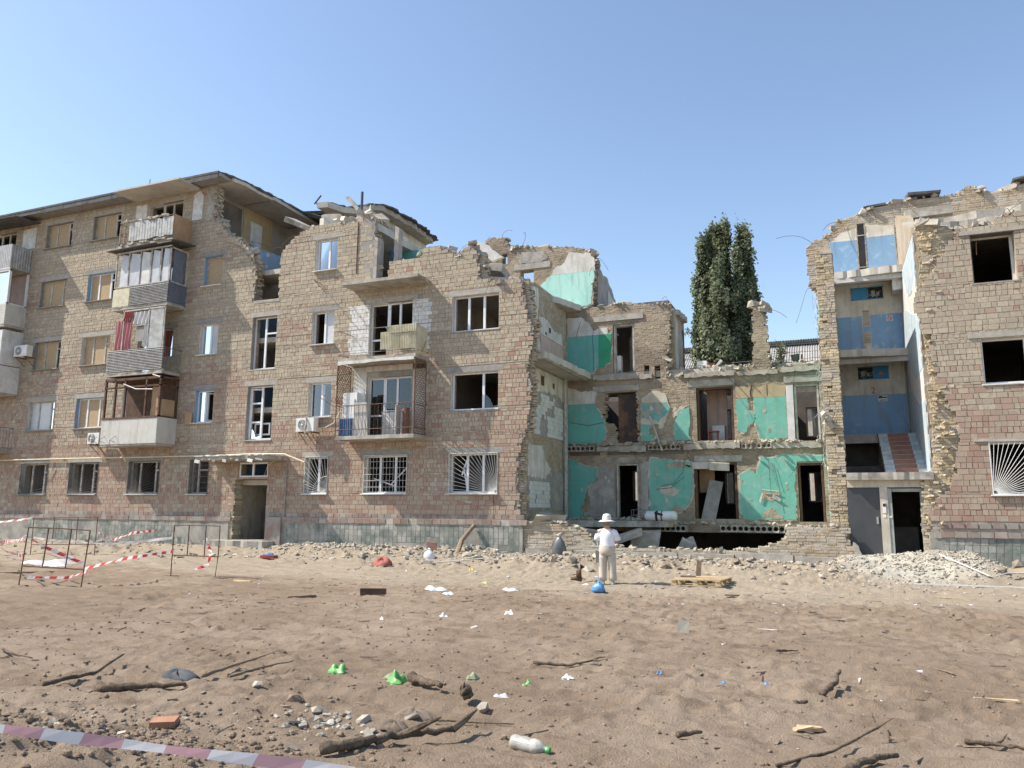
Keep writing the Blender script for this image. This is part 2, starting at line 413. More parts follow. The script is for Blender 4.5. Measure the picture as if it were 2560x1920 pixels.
MT['paleblue']=M('worn pale blue paint',(.36,.48,.57),(.50,.53,.53),3.2,lo=.42,hi=.58,rough=.6,bump=.35,bscale=18,c3=(.56,.52,.44),s3=2.2,lo3=.55,hi3=.66,streak=(.22,.19,.155,0.6))
MT['redstep']=M('red oxide paint',(.26,.125,.09),(.32,.17,.13),6,rough=.8,bump=.3,bscale=30)
MT['pvc']=M('white window plastic',(.74,.75,.77),(.66,.67,.69),2,rough=.4,spec=.5)
MT['oldwood']=M('weathered white wood',(.50,.48,.44),(.34,.31,.27),5,rough=.8,bump=.3,bscale=40)
MT['osb']=M('wood chip board',(.46,.35,.215),(.36,.26,.155),26,lo=.4,hi=.6,rough=.85,bump=.2,bscale=60)
MT['cardboard']=M('cardboard',(.42,.28,.17),(.36,.235,.14),3,rough=.9)
MT['brownwood']=M('brown stained wood',(.085,.048,.033),(.13,.075,.05),5,rough=.7,bump=.2,bscale=30)
MT['dark']=M('dark interior',(.05,.046,.043),(.075,.068,.062),2,rough=.95)
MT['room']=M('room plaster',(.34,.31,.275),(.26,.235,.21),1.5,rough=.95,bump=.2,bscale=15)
MT['roomdark']=M('shaded room plaster',(.11,.10,.09),(.17,.15,.13),1.5,rough=.95)  # room plaster with the gloom of unlit interiors put into its colour
MT['steel']=M('painted steel door',(.045,.048,.052),(.055,.058,.062),2,rough=.45,spec=.5)
MT['greysteel']=M('grey steel frame',(.33,.34,.32),(.26,.27,.255),4,rough=.6,spec=.5)
MT['rust']=M('rusty steel',(.11,.062,.042),(.16,.095,.06),12,rough=.8,bump=.3,bscale=80)
MT['grille']=M('white painted bars',(.62,.62,.60),(.50,.49,.46),6,rough=.5)
MT['darkgrille']=M('dark painted bars',(.17,.165,.16),(.12,.115,.11),6,rough=.6)
MT['tin']=M('weathered tin sheet',(.42,.43,.42),(.30,.29,.27),4,rough=.55,metal=.25,bump=.2,bscale=30)
MT['tinwhite']=M('white painted sheet',(.66,.66,.64),(.55,.54,.51),3,rough=.6,bump=.1,streak=(.22,.19,.155,0.35))
MT['tinblue']=M('blue grey slatted sheet',(.14,.17,.23),(.18,.20,.25),4,rough=.5,metal=.2)
MT['tingrey']=M('grey embossed sheet',(.24,.245,.25),(.17,.17,.17),5,rough=.5,metal=.3)
MT['asbest']=M('asbestos cement sheet',(.31,.30,.28),(.26,.25,.235),6,rough=.9,bump=.3,bscale=60,c3=(.34,.33,.31),s3=.8,isl=.05)
MT['fibre']=M('fibre cement panel',(.56,.55,.50),(.50,.49,.44),2,rough=.85,bump=.15,c3=(.42,.40,.35),s3=1.4,lo3=.6,hi3=.75,streak=(.22,.19,.155,0.4))
MT['plasticyellow']=M('old corrugated plastic',(.60,.56,.42),(.48,.44,.31),5,rough=.6,bump=.3,bscale=20)
MT['tile_white']=M('white glazed tile',(.72,.72,.69),(.62,.61,.58),3,rough=.35,spec=.5,isl=.12)
MT['tile_green']=M('green plinth tile',(.145,.175,.15),(.235,.245,.215),3.2,rough=.6,bump=.25,bscale=25,isl=.22,c3=(.35,.335,.295),s3=1.3,lo3=.42,hi3=.6)
MT['tile_red']=M('red brown ledge tile',(.235,.15,.12),(.28,.20,.165),3,rough=.7,bump=.3,isl=.25,c3=(.31,.28,.245),s3=1.0,lo3=.4,hi3=.6)
MT['plinth']=M('plinth render',(.36,.335,.29),(.26,.245,.215),2.4,bump=.5,bscale=25,c3=(.20,.195,.18),s3=.9)
MT['pipe']=M('cream gas pipe',(.62,.56,.40),(.52,.47,.35),4,rough=.5)
MT['acwhite']=M('white appliance plastic',(.72,.72,.70),(.62,.61,.58),3,rough=.45,spec=.5)
MT['black']=M('black plastic',(.02,.02,.022),(.03,.03,.032),4,rough=.6)
MT['floor']=M('old floor finish',(.20,.145,.10),(.14,.10,.07),4,rough=.8)
MT['wood']=M('raw sawn wood',(.50,.38,.235),(.40,.295,.175),7,rough=.85,bump=.3,bscale=40,isl=.15)
MT['woodgrey']=M('weathered plank',(.27,.20,.145),(.19,.14,.10),7,rough=.9,bump=.4,bscale=40,isl=.2)
MT['bark']=M('bark',(.10,.074,.053),(.185,.14,.10),14,lo=.4,hi=.6,rough=.95,bump=1.0,bscale=40,bdist=.03)
MT['barkpoplar']=M('poplar bark',(.17,.155,.135),(.11,.10,.088),5,rough=.95,bump=.6,bscale=12)
MT['rubble']=M('rubble',(.40,.35,.28),(.28,.24,.185),5,rough=.95,bump=.7,bscale=30,isl=.35)
MT['rubblepale']=M('pale mortar rubble',(.41,.37,.305),(.34,.305,.25),5,rough=.95,bump=.6,bscale=35,isl=.16)
MT['rawsoot']=M('smoke-stained common brick',(.40,.325,.24),(.33,.27,.20),5,rough=.95,bump=.8,bscale=11,isl=.10,c3=(.25,.205,.155),s3=.75,lo3=.45,hi3=.62,bdist=.03)
MT['clod']=M('soil clod',(.24,.185,.138),(.195,.148,.11),6,rough=1.0,bump=.8,bscale=30,isl=.3,spec=.1)

def glass_material(name, tint, fac):
    m=bpy.data.materials.new(name); m.use_nodes=True; t=m.node_tree; t.nodes.clear()
    o=t.nodes.new('ShaderNodeOutputMaterial'); mx=t.nodes.new('ShaderNodeMixShader'); tr=t.nodes.new('ShaderNodeBsdfTransparent'); gl=t.nodes.new('ShaderNodeBsdfGlossy')
    lw=t.nodes.new('ShaderNodeLayerWeight'); lw.inputs[0].default_value=.35
    a=t.nodes.new('ShaderNodeMath'); a.operation='MULTIPLY_ADD'; t.links.new(lw.outputs['Fresnel'],a.inputs[0]); a.inputs[1].default_value=.75; a.inputs[2].default_value=fac
    tr.inputs[0].default_value=(*tint,1); gl.inputs[0].default_value=(.9,.93,.95,1); gl.inputs['Roughness'].default_value=.02
    t.links.new(a.outputs[0],mx.inputs[0]); t.links.new(tr.outputs[0],mx.inputs[1]); t.links.new(gl.outputs[0],mx.inputs[2]); t.links.new(mx.outputs[0],o.inputs[0])
    return m
MT['glass']=glass_material('window glass',(.50,.54,.56),.02)
MT['film']=M('milky plastic film',(.55,.56,.57),(.44,.45,.46),1.4,rough=.35,bump=.5,bscale=6,spec=.5,bdist=.03)
def cloth(name,c1,c2=None,scale=3): return M(name,c1,c2,scale,rough=.95,bump=.2,bscale=120)
# ------------------------------------------------------------------ ground
_gy=[-400,-60,-20,-14,-8,-4.5,-2.6,-1.2,-0.3,0.2,0.45,0.8,14,40,400]
_gv=[-.2,-.12,-.11,-.14,-.20,-.24,-.10,.02,.10,.12,-1.3,-1.35,-1.35,.1,.1]
def g_macro(x,y):
    z=np.interp(y,_gy,_gv)
    inside=sst(-46,-44,x)*sst(12,10,x)
    z=np.where((y>.2)&(y<40),z*inside+.1*(1-inside),z)
    # bank of dug-out soil below the open foundation
    z=z+(.17*sst(-4.2,-2.0,y)*sst(-.1,-1.3,y)*sst(-9.8,-8.4,x)*sst(.6,-1.2,x))*(.35+.9*fbm(x*1.1,y*1.1,3,5))
    # heap and ramp at the second entrance
    z=z+.42*np.exp(-((x-2.9)/.75)**2-((y+.75)/.7)**2)+.18*np.exp(-((x-3.1)/.9)**2-((y+1.8)/.9)**2)
    z=z+.27*sst(-2.2,-.1,y)*sst(.35,.1,y)*sst(-.6,.4,x)*sst(2.9,2.2,x)
    # rubble strip along the left wall and soil heaps by the barriers
    z=z+.16*sst(-2.6,-1.0,y)*sst(.2,-.2,y)*sst(-18.6,-17.5,x)*sst(-9.5,-10.5,x)
    z=z+.20*np.exp(-((x+20)/3.5)**2-((y+5.5)/2.2)**2)*(.4+fbm(x*.9,y*.9,3,8))
    z=z+.18*np.exp(-((x+27)/5)**2-((y+2.5)/1.6)**2)
    # spoil in the near left corner
    z=z+.20*sst(-18.6,-19.8,y)*sst(-2.9,-4.2,x)*(.5+.8*fbm(x*1.7,y*1.7,3,11))
    return z
def g_fine(x,y):
    near=sst(.2,-.2,y)
    w=fbm(x*.55+3,y*.8,3,21)-.5
    a=fbm(x*1.9,y*2.6,4,31)-.5
    rid=1-np.abs(2*fbm(x*3.1+fbm(x,y,2,3)*2,y*4.6,4,41)-1)
    lump=np.maximum(0,fbm(x*5.5,y*5.5,3,51)-.56)
    rough=.35+.65*sst(.42,.62,fbm(x*.33,y*.4,3,61))
    fine=fbm(x*9,y*12,3,101)-.5
    pit=np.maximum(0,.42-fbm(x*2.6,y*3.4,3,111))
    track=fbm(x*.5+2*fbm(x*.3,y*.3,2,7),y*5.5,4,121)-.5
    z=.09*w+.065*a*rough+.05*(rid-.75)*rough+.16*lump*rough+.05*fine*(.4+.6*rough)+.016*(fbm(x*21,y*24,2,131)-.5)-.12*pit+.075*track
    # scraper tracks running along the plot
    z=z+.016*np.sin((y+.25*x+1.5*fbm(x*.4,y*.4,2,71))*9)*sst(.45,.6,fbm(x*.25,y*.6,2,81))
    bank=np.exp(-((y+1.9)/1.3)**2)
    z=z*(1+1.1*bank)+bank*.10*(fbm(x*3.5,y*3.5,3,91)-.5)
    spoil=sst(-18.4,-19.6,y)*sst(-2.6,-4.2,x)
    z=z+spoil*.10*(fbm(x*7,y*7,3,95)-.45)
    return z*near*sst(-130,-40,y)
def gz(x,y):
    X=np.array([float(x)]); Y=np.array([float(y)])
    return float((g_macro(X,Y)+g_fine(X,Y))[0])
def axis(parts):
    o=[]
    for a,b,s in parts: o+=list(np.arange(a,b,s))
    return np.array(o)
gx=axis([(-400,-60,20),(-60,-38,1.0),(-38,-13,.11),(-13,-8,.07),(-8,2.6,.036),(2.6,7,.07),(7,16,.3),(16,60,4),(60,401,20)])
gyy=axis([(-400,-60,20),(-60,-24,1.5),(-24,-20,.12),(-20,-14.5,.032),(-14.5,-9,.05),(-9,.5,.075),(.5,16,.4),(16,60,4),(60,401,20)])
X,Y=np.meshgrid(gx,gyy); Zg=g_macro(X,Y)+g_fine(X,Y)
nx,ny=len(gx),len(gyy); ii=(np.arange(ny-1)[:,None]*nx+np.arange(nx-1)[None,:]).ravel()
gq=np.stack([ii,ii+1,ii+nx+1,ii+nx],1)
def ground_material():
    m,t,b=nodes('dry earth'); g=t.nodes.new('ShaderNodeNewGeometry'); pos=g.outputs['Position']
    sp=t.nodes.new('ShaderNodeSeparateXYZ'); t.links.new(pos,sp.inputs[0])
    base=mixc(t,ramp(t,noise(t,pos,.35,5,.6,.6),.38,.62),(.238,.180,.130),(.296,.232,.174))
    base=mixc(t,ramp(t,noise(t,pos,2.6,6,.65),.45,.7),base,(.20,.150,.106))
    # pale mortar dust and sand towards the walls
    n=noise(t,pos,.5,5,.65,.8)
    ad=t.nodes.new('ShaderNodeMath'); ad.operation='MULTIPLY_ADD'; t.links.new(n,ad.inputs[0]); ad.inputs[1].default_value=7.0; t.links.new(sp.outputs['Y'],ad.inputs[2])
    dust=ramp(t,ad.outputs[0],-4.6,-2.6)
    sand=mixc(t,ramp(t,noise(t,pos,1.3,5,.6),.4,.65),(.345,.285,.215),(.31,.262,.202))
    sand=mixc(t,ramp(t,noise(t,pos,7,5,.7),.5,.72),sand,(.265,.218,.165))
    col=mixc(t,dust,base,sand)
    # grey mortar crumbs at the entrance heap
    mm=t.nodes.new('ShaderNodeVectorMath'); mm.operation='DISTANCE'; t.links.new(pos,mm.inputs[0]); mm.inputs[1].default_value=(1.9,-.6,.2)
    col=mixc(t,ramp(t,mm.outputs['Value'],2.6,1.1),col,(.44,.415,.355))
    col=mixc(t,ramp(t,noise(t,pos,38,4,.7),.62,.8),col,(.33,.275,.215))
    t.links.new(col,b.inputs['Base Color']); b.inputs['Roughness'].default_value=1.0; b.inputs['Specular IOR Level'].default_value=.08
    h=t.nodes.new('ShaderNodeMath'); h.operation='ADD'; t.links.new(noise(t,pos,14,6,.7),h.inputs[0]); t.links.new(noise(t,pos,60,5,.7),h.inputs[1])
    setbump(t,b,h.outputs[0],.9,.03)
    return m
MT['earth']=ground_material()
go=link('ground',np_mesh('ground',np.stack([X,Y,Zg],2).reshape(-1,3),gq,MT['earth'],True)); tag(go,kind='structure')

# ------------------------------------------------------------------ left block
LV=[1.2,4.0,6.8,9.6,12.4,15.2]
LB=empty('apartment_block',(0,0,0),'brown brick block with stacked balconies, boarded windows and a torn-open top floor','apartment block')
def PB(name,mat,parent,fn,**k):
    m=MB(); fn(m); return m.build(name,mat,parent,**k)
F0=front(0.0)
WZ={1:(2.06,3.39),2:(4.86,6.17),3:(7.62,8.90),4:(10.50,11.77),5:(13.33,14.5)}
out_core=[(-42,-.6),(-9.25,-.6),(-9.22,.95),(-9.38,1.55),(-9.3,1.8),(-9.4,2.26),(-9.39,3.12),(-9.31,3.63),(-9.2,3.84),(-9.06,4.24),(-9.0,4.97),(-8.92,5.52),(-9.05,6.07),(-8.98,6.61),(-8.93,7.12),(-8.86,7.6),(-8.92,7.88),(-9.06,8.49),(-9.21,9.29),(-9.77,9.32),(-10.14,9.25),(-10.72,9.46),(-10.84,10.28),(-11.0,10.33),(-11.32,10.78),(-11.64,10.56),(-11.87,10.4),(-12.12,10.66),(-12.53,10.79),(-13.19,10.82),(-13.3,10.5),(-14.62,10.45),(-14.63,9.58),(-15.2,9.58),(-15.24,10.2),(-15.30,11.45),(-15.45,12.32),(-15.92,12.38),(-16.13,12.27),(-17.9,12.33),(-18.46,12.26),(-19.02,11.99),(-19.19,11.81),(-19.56,11.5),(-19.57,9.6),(-20.8,9.6),(-20.8,11.1),(-21.0,11.45),(-21.3,11.85),(-21.75,12.3),(-22.53,12.66),(-22.77,13.24),(-23.15,13.37),(-23.2,14.9),(-42,14.9)]
def shrink(poly):                                   # facing leaf: bitten back a little at the broken right end
    o=[]
    for (x,z) in poly:
        if x>-11 and z>1.2: x-= .10 if z<7.7 else .22
        o.append((x,z))
    return o
out_face=shrink(out_core)
LW=[]   # windows: x0,x1,z0,z1
c_x={1:(-33.3,-31.6),2:(-30.25,-28.55),4:(-23.5,-22.55),6:(-17.95,-16.95),8:(-12.0,-10.22)}
holes=[]
for c,fl in ((1,(1,2,3,4,5)),(2,(1,2,3,4,5)),(4,(1,2,3,4)),(6,(1,2,3,4)),(8,(1,2,3))):
    for f in fl: holes.append((c_x[c][0],c_x[c][1],WZ[f][0],WZ[f][1]))
holes.append((-26.8,-25.1,WZ[1][0],WZ[1][1]))       # ground floor below the balconies
for f in (2,3,4,5):
    holes.append((-26.9,-26.15,LV[f-1]+.05,WZ[f][1])); holes.append((-26.15,-24.95,WZ[f][0]+.05,WZ[f][1]))
    holes.append((-37.4,-36.6,LV[f-1]+.05,WZ[f][1])); holes.append((-36.6,-35.4,WZ[f][0]+.05,WZ[f][1]))
holes.append((-15.4,-13.65,WZ[1][0],WZ[1][1]))
holes.append((-15.38,-14.72,4.05,6.2)); holes.append((-14.72,-13.57,4.95,6.2))
holes.append((-15.4,-14.65,6.85,8.95)); holes.append((-14.65,-13.6,8.05,8.95))
holes.append((-20.8,-19.62,6.85,8.95)); holes.append((-20.85,-19.62,4.1,6.2))
holes.append((-21.2,-19.66,.35,2.62)); holes.append((-21.05,-19.66,2.68,3.24))
vent=(-18.05,-17.65,.55,.85); holes.append(vent)
holes.append((-11.35,-10.95,.45,.95))
# masonry body
mb=MB(); courses(mb,F0,out_face,holes,-.13,0.0,1,jit=.05); mb.build('outer_leaf',MT['mortar'],LB)
mb=MB(); courses(mb,F0,out_core,holes,-.42,-.13,2,jit=.09); mb.build('wall_core',MT['raw'],LB)
# lintels
lint=[]
for h in holes:
    if h[3] in (vent[3],2.62,.95): continue
    if h[0]<-34.5 or (h[1]-h[0])<.8 and h[0]>-27.5 and h[1]<-26: continue
    lint.append((h[0]-.17,h[1]+.2,h[3],h[3]+.2))
lint=[l for l in lint if l[0]>-40]
lint.append((-15.65,-13.2,8.95,9.15))
flint=[(a,b,c,d) for a,b,c,d in lint]
for a,b,c,d in lint:
    m=MB(); m.fbox(F0,a,b,c+.003,d,-.1,.013+U(0,.004),.004); m.build('lintel',MT['lintel'] if U(0,1)<.6 else MT['concd'],LB)
# facing bricks, and the zones that carry white tiles or grey patches instead
whitepatch=[(-16.25,-15.42,7.1,9.0),(-13.58,-12.85,7.1,9.0)]
fholes=holes+flint+[(-50,0,-1,1.36)]
fr_all=lay(out_face,fholes,.155,(.262,.137),.011,phase=1.36)
wp=[r for r in fr_all if any(p[0]<(r[0]+r[1])/2<p[1] and p[2]<(r[2]+r[3])/2<p[3] for p in whitepatch)]
wps=set(wp); fr_all=[r for r in fr_all if r not in wps and r[1]<-8.4]
bricks(fr_all,F0,-.004,.0135,MT['facing'],LB,cham=.002,var=.0055)
MT['whitewash']=M('whitewashed brick',(.66,.66,.64),(.52,.50,.47),4,rough=.85,bump=.4,bscale=30,c3=(.36,.33,.29),s3=2.4,lo3=.55,hi3=.68)
for r in wp: 
    m=MB(); m.fbox(F0,r[0],r[1],r[2],r[3],-.004,.016,.003); m.build('brick',MT['whitewash'],LB)
# plinth, ledge and tiles
PB('plinth',MT['plinth'],LB,lambda m:(m.fbox(F0,-42,-21.35,-.6,1.02,-.1,.05),m.fbox(F0,-19.55,-9.3,-.6,1.0,-.1,.05)))
led=[]
x=-42
while x<-9.4:
    w=.31
    if not(-21.35<x+w/2<-19.5): led.append((x,x+w-.012,1.03+U(-.004,.004),1.19))
    x+=w
for r in led:
    if random.random()<.12 and r[0]>-20: continue
    m=MB(); m.fbox(F0,r[0],r[1],r[2],r[3],-.02,.085+U(-.006,.006),.004); m.build('ledge_tile',MT['tile_red'],LB)
PB('ledge_core',MT['conc'],LB,lambda m:(m.fbox(F0,-42,-21.4,1.0,1.2,-.1,.06),m.fbox(F0,-19.5,-9.35,1.0,1.2,-.1,.06),m.fbox(F0,-42,-21.3,1.2,1.36,-.1,.012,.0),m.fbox(F0,-19.6,-9.36,1.2,1.36,-.1,.012)))
rb=[]
x=-42
while x<-9.5:
    if not(-21.4<x+.13<-19.5): rb.append((x,x+.25,1.21,1.35))
    x+=.262
P=brick_verts(rb,F0,.0,.03,.005,.004); n=len(rb)
o=link('ledge_bricks',np_mesh('ledge_bricks',P.reshape(-1,3),(BQ[None]+12*np.arange(n)[:,None,None]).reshape(-1,4),MT['tile_red']),LB); o['kind']='stuff'
tl=[]
for k in range(5):
    z=.0+k*.2; x=-42+.09*(k%2)*0
    while x<-9.6:
        if not(-21.4<x<-19.4) and not (vent[0]-.18<x<vent[1] and z>.3) and not(-11.5<x<-10.95 and z>.25):
            d=fbm(np.array([x*.45]),np.array([z*1.6]),3,9)[0]
            if d<.545: tl.append((x+.005,x+.172,z+.005,z+.193))
        x+=.18
order=sorted(tl,key=lambda r:-r[0]); 
bricks(order,F0,.045,.057,MT['tile_green'],LB,name='plinth_tile',keep=240,stuff='plinth_tiles',cham=.0008,var=.0008)
vg=empty('basement_vent',(0,0,0),parent=LB)
PB('vent_frame',MT['concd'],vg,lambda m:[m.fbox(F0,vent[0],vent[1],z,z+.025,-.02,.04) for z in (.55,.825)]+[m.fbox(F0,x,x+.025,.58,.82,-.02,.04) for x in (vent[0],vent[1]-.025)])
for k in range(5): PB('slat',MT['darkgrille'],vg,lambda m:m.fbox(F0,vent[0]+.03,vent[1]-.03,.59+k*.048,.61+k*.048,-.03,.02))

# interior: floors, cross walls, corridor wall
def slabpart(name,mat,parent,x0,x1,y0,y1,z0,z1):
    return PB(name,mat,parent,lambda m:m.box((x0,y0,z0),(x1,y1,z1)))
for k,zl in enumerate(LV[:4]):
    x1={0:-9.9,1:-9.9,2:-9.9,3:-10.9}[k]
    for a,b in ((-42,-21.6),(-19.0,x1)): slabpart('floor_slab',MT['ceil'],LB,a,b,.43,5.2,zl-.26,zl-.02)
slabpart('floor_slab',MT['ceil'],LB,-42,-22.4,.43,5.2,12.14,12.38)
# the fifth floor slab ends in a torn edge by the open door
PB('floor_slab',MT['ceil'],LB,lambda m:m.slab([(-19.0,.45),(-15.75,.35),(-15.6,.2),(-15.55,1.4),(-15.62,2.6),(-15.5,4.0),(-15.4,5.2),(-19.0,5.2)],12.08,12.36))
for x,t,zt in ((-16.75,.2,9.6),(-18.85,.25,12.1),(-21.55,.25,12.2),(-23.9,.25,14.9),(-28.2,.2,14.9),(-33.9,.25,14.9),(-12.7,.2,9.5)):
    PB('cross_wall',MT['room'],LB,lambda m:m.box((x-t/2,.43,-.3),(x+t/2,5.2,zt)))
PB('corridor_wall',MT['room'],LB,lambda m:(m.box((-42,5.2,-.3),(-23.7,5.5,14.9)),m.box((-23.7,5.2,-.3),(-15.3,5.5,12.1)),m.box((-15.3,5.2,-.3),(-13.2,5.5,9.6)),m.box((-13.2,5.2,-.3),(-9.9,5.5,9.2))))
PB('rear_wall',MT['raw'],LB,lambda m:(m.box((-42,10.9,-.3),(-22.4,11.3,14.9)),m.box((-22.4,10.9,-.3),(-9.9,11.3,11.5)),m.box((-42,.4,-.3),(-41.6,10.9,14.9))))
# stairwell: half landings on the facade side, painted walls
for z in (2.6,5.4,8.2,11.0):
    slabpart('half_landing',MT['ceil'],LB,-21.42,-18.98,.43,1.7,z-.2,z)
for z in (4.0,6.8,9.6,12.4):
    slabpart('landing',MT['ceil'],LB,-21.42,-18.98,4.0,5.2,z-.2,z)
SW=rightface(-21.41)
for z in (2.6,5.4,8.2,11.0):
    poly=[(.43,z+.01,1),(3.2,z+.01,1),(3.2,z+1.35)] + ([(.9,12.05),(.45,12.3)] if z>10 else [(.43,z+1.35,1)])
    PB('painted_wall',MT['blue'],LB,lambda m:m.prism(SW,jag(poly,.03,.2) if z>10 else [p[:2] for p in poly],0,.02))
for (y,z,r) in ((.6,11.4,.09),(.8,11.75,.11),(1.25,11.5,.08),(.75,11.15,.07),(1.3,12.0,.09),(1.0,11.2,.06)):
    PB('bare_patch',MT['whiteplaster'],LB,lambda m:m.prism(SW,jag([(y+r*math.cos(t),z+r*math.sin(t)) for t in [k*math.pi/4 for k in range(8)]],.02,.05),.02,.026))
# roof over the standing part
PB('eave_slab',MT['concd'],LB,lambda m:m.box((-42,-.62,14.9),(-22.42,-.005,15.04)))  # darker than the roof slab: shade under the overhang put into colour
RF=PB('roof',MT['ceil'],LB,lambda m:m.slab([(-42,.0),(-22.3,.0),(-22.15,.6),(-22.2,1.5),(-22.12,2.2),(-22.02,2.25),(-22.1,4.3),(-22.3,7),(-22.2,11.3),(-42,11.3)],14.9,15.04))
PB('roof_covering',MT['bitumen'],RF,lambda m:m.slab(jag([(-42,-.66,1),(-22.5,-.66),(-22.36,-.2),(-22.15,.6),(-22.1,1.5),(-22.0,3.3),(-22.05,5),(-22.2,7),(-22.1,11.4,1),(-42,11.4,1)],.05,.2),15.042,15.13))
PB('fascia',MT['bitumen'],RF,lambda m:[m.fbox(front(-.62),-42+k*1.5,-42+k*1.5+1.49,14.86-U(0,.03),15.04,0.0,.025,.006) for k in range(13)])
for y in (2.2,): PB('slab_joint',MT['concd'],RF,lambda m:m.box((-23.7,y-.015,14.86),(-22.2,y+.015,14.9)))
# antenna on the roof
an=empty('roof_antenna',(-27.6,.5,15.13),'thin metal television antenna on the roof edge','antenna')
PB('mast',MT['darkgrille'],an,lambda m:m.tube([(0,0,0),(0,0,.95)],.018))
PB('stay',MT['darkgrille'],an,lambda m:m.tube([(0,0,.55),(.75,.1,.02)],.012))
PB('arm',MT['darkgrille'],an,lambda m:m.tube([(-.35,0,.1),(.3,0,.12)],.012))
# open fifth-floor room: side wall in ochre, white door, damaged pilaster
SF=rightface(-23.77)
PB('plaster_panel',MT['ochre'],LB,lambda m:m.prism(SF,jag([(2.3,12.4,1),(4.2,12.4,1),(4.2,14.88,1),(2.25,14.88),(2.35,14.0),(2.2,13.2)],.05,.25),0,.02))
PB('doorway_shade',MT['roomdark'],LB,lambda m:m.prism(SF,[(.6,12.4),(2.2,12.4),(2.2,14.7),(.6,14.7)],0,.012))  # flat dark sheet standing for the shade inside an open doorway
dr=PB('door',MT['tinwhite'],LB,lambda m:m.fbox(SF,2.75,3.5,12.4,14.35,.025,.06)); PB('door_handle',MT['darkgrille'],dr,lambda m:m.fbox(SF,2.82,2.9,13.4,13.43,.06,.1))
PB('corner_pilaster',MT['conc'],LB,lambda m:m.prism(F0,jag([(-23.62,13.38),(-23.3,13.4),(-23.22,13.9),(-23.35,14.4),(-23.18,14.88,1),(-23.62,14.88,1)],.05,.12),-.3,.03))
PB('plaster_panel',MT['whitewash'],LB,lambda m:m.prism(F0,jag([(-24.38,13.48),(-23.84,13.46),(-23.84,14.55),(-24.0,14.75),(-24.35,14.6)],.02,.15),.0,.03))
PB('plaster_panel',MT['whitewash'],LB,lambda m:m.prism(F0,[(-27.65,13.5),(-27.0,13.5),(-27.0,14.6),(-27.65,14.6)],.0,.03))
PB('plaster_panel',MT['whitewash'],LB,lambda m:m.prism(F0,[(-34.9,13.5),(-34.0,13.5),(-34.0,14.5),(-34.9,14.5)],.0,.03))
# collapsed roof over the middle of the block
RC=PB('collapsed_roof',MT['ceil'],LB,lambda m:m.slab(jag([(-20.7,3.5),(-20.2,3.6),(-19.9,4.4),(-19.3,4.7),(-18.6,4.6),(-18.5,8.5,1),(-20.6,9.5,1)],.1,.3),14.82,15.08))
PB('roof_covering',MT['bitumen'],RC,lambda m:m.slab(jag([(-20.9,3.7),(-20.2,3.9),(-19.9,4.6),(-18.5,4.7),(-18.35,8.5),(-20.8,9.5)],.12,.25),15.09,15.17))
fy=Fr((0,0,0),(1,0,0),(0,-1,0))
def leaning(name,mat,parent,x0,z0,x1,z1,ya,yb,t,amp=.1):
    d=Vector((x1-x0,0,z1-z0)).normalized(); nn=Vector((-d.z,0,d.x))
    L=math.hypot(x1-x0,z1-z0)
    pl=jag([(0,ya),(L,ya+.2),(L+.1,yb),(-.1,yb-.3)],amp,.25)
    m=MB(); k=len(pl)
    for s in (0,t):
        for (a,y) in pl:
            p=Vector((x0,y,z0))+d*a+nn*s; m.v.append(tuple(p))
    m.f.append(tuple(range(k-1,-1,-1))); m.f.append(tuple(range(k,2*k))); m.m+=[0,0]
    for j in range(k):
        l=(j+1)%k; m.f.append((j,l,k+l,k+j)); m.m.append(0)
    return m.build(name,mat,parent)
PB('cross_wall',MT['oldplaster'],LB,lambda m:m.prism(rightface(-18.55),jag([(1.0,12.37,1),(9.6,12.37,1),(9.7,15.0,1),(4.6,14.85),(3.9,14.3),(3.0,13.9),(2.0,13.4),(1.2,13.2)],.09,.22),-.2,0))
PB('roof_edge_slab',MT['conc'],RC,lambda m:m.slab(jag([(-18.6,4.6),(-18.1,4.9),(-18.0,6.4),(-17.9,8.0),(-18.1,9.6),(-18.6,9.7,1)],.09,.2),14.82,15.05))
PB('roof_covering',MT['bitumen'],RC,lambda m:m.slab(jag([(-18.6,4.7),(-18.0,5.0),(-17.8,6.4),(-17.75,8.0),(-17.95,9.9),(-18.6,9.9,1)],.12,.2),15.055,15.13))
for k in range(9):
    yy=1.0+k*.42; PB('fallen_slab',MT['ceil'] if k%2 else MT['conc'],LB,lambda m:m.obox((-15.9-U(.1,.6),yy,12.5+U(0,.12)),(U(.5,1.1),U(.3,.6),U(.08,.18)),(U(-.25,.25),U(.1,.5),U(-.4,.4)),.04))
for k in range(6):
    PB('fallen_slab',MT['conc'],LB,lambda m:m.obox((-17.7+U(-.4,.5),2.6+k*.9,13.2+U(0,.9)),(U(.7,1.2),U(.6,1.0),.13),(U(-.3,.3),U(.5,.9),U(-.3,.3)),.04))
PB('fallen_slab',MT['conc'],LB,lambda m:m.obox((-20.4,1.9,13.45),(.9,.7,.2),(.2,.5,.2),.05))
PB('fallen_slab',MT['whiteplaster'],LB,lambda m:m.prism(front(2.5),jag([(-12.35,11.8),(-11.95,11.7),(-11.15,11.05),(-11.6,10.92),(-12.2,11.3)],.04,.12),-.16,0))
PB('fallen_slab',MT['conc'],LB,lambda m:m.obox((-11.3,1.5,10.05),(1.5,1.6,.2),(-.1,.12,.1),.06))
PB('fallen_slab',MT['conc'],LB,lambda m:m.obox((-10.2,1.0,9.55),(1.0,.9,.3),(.1,.1,.2),.1))
PB('corridor_wall',MT['room'],LB,lambda m:m.box((-23.7,5.2,12.1),(-19.0,5.5,14.82)))
PB('sagging_roof',MT['bitumen'],LB,lambda m:m.obox((-21.3,6.2,14.98),(2.2,3.2,.1),(-.06,.10,.05),.08))
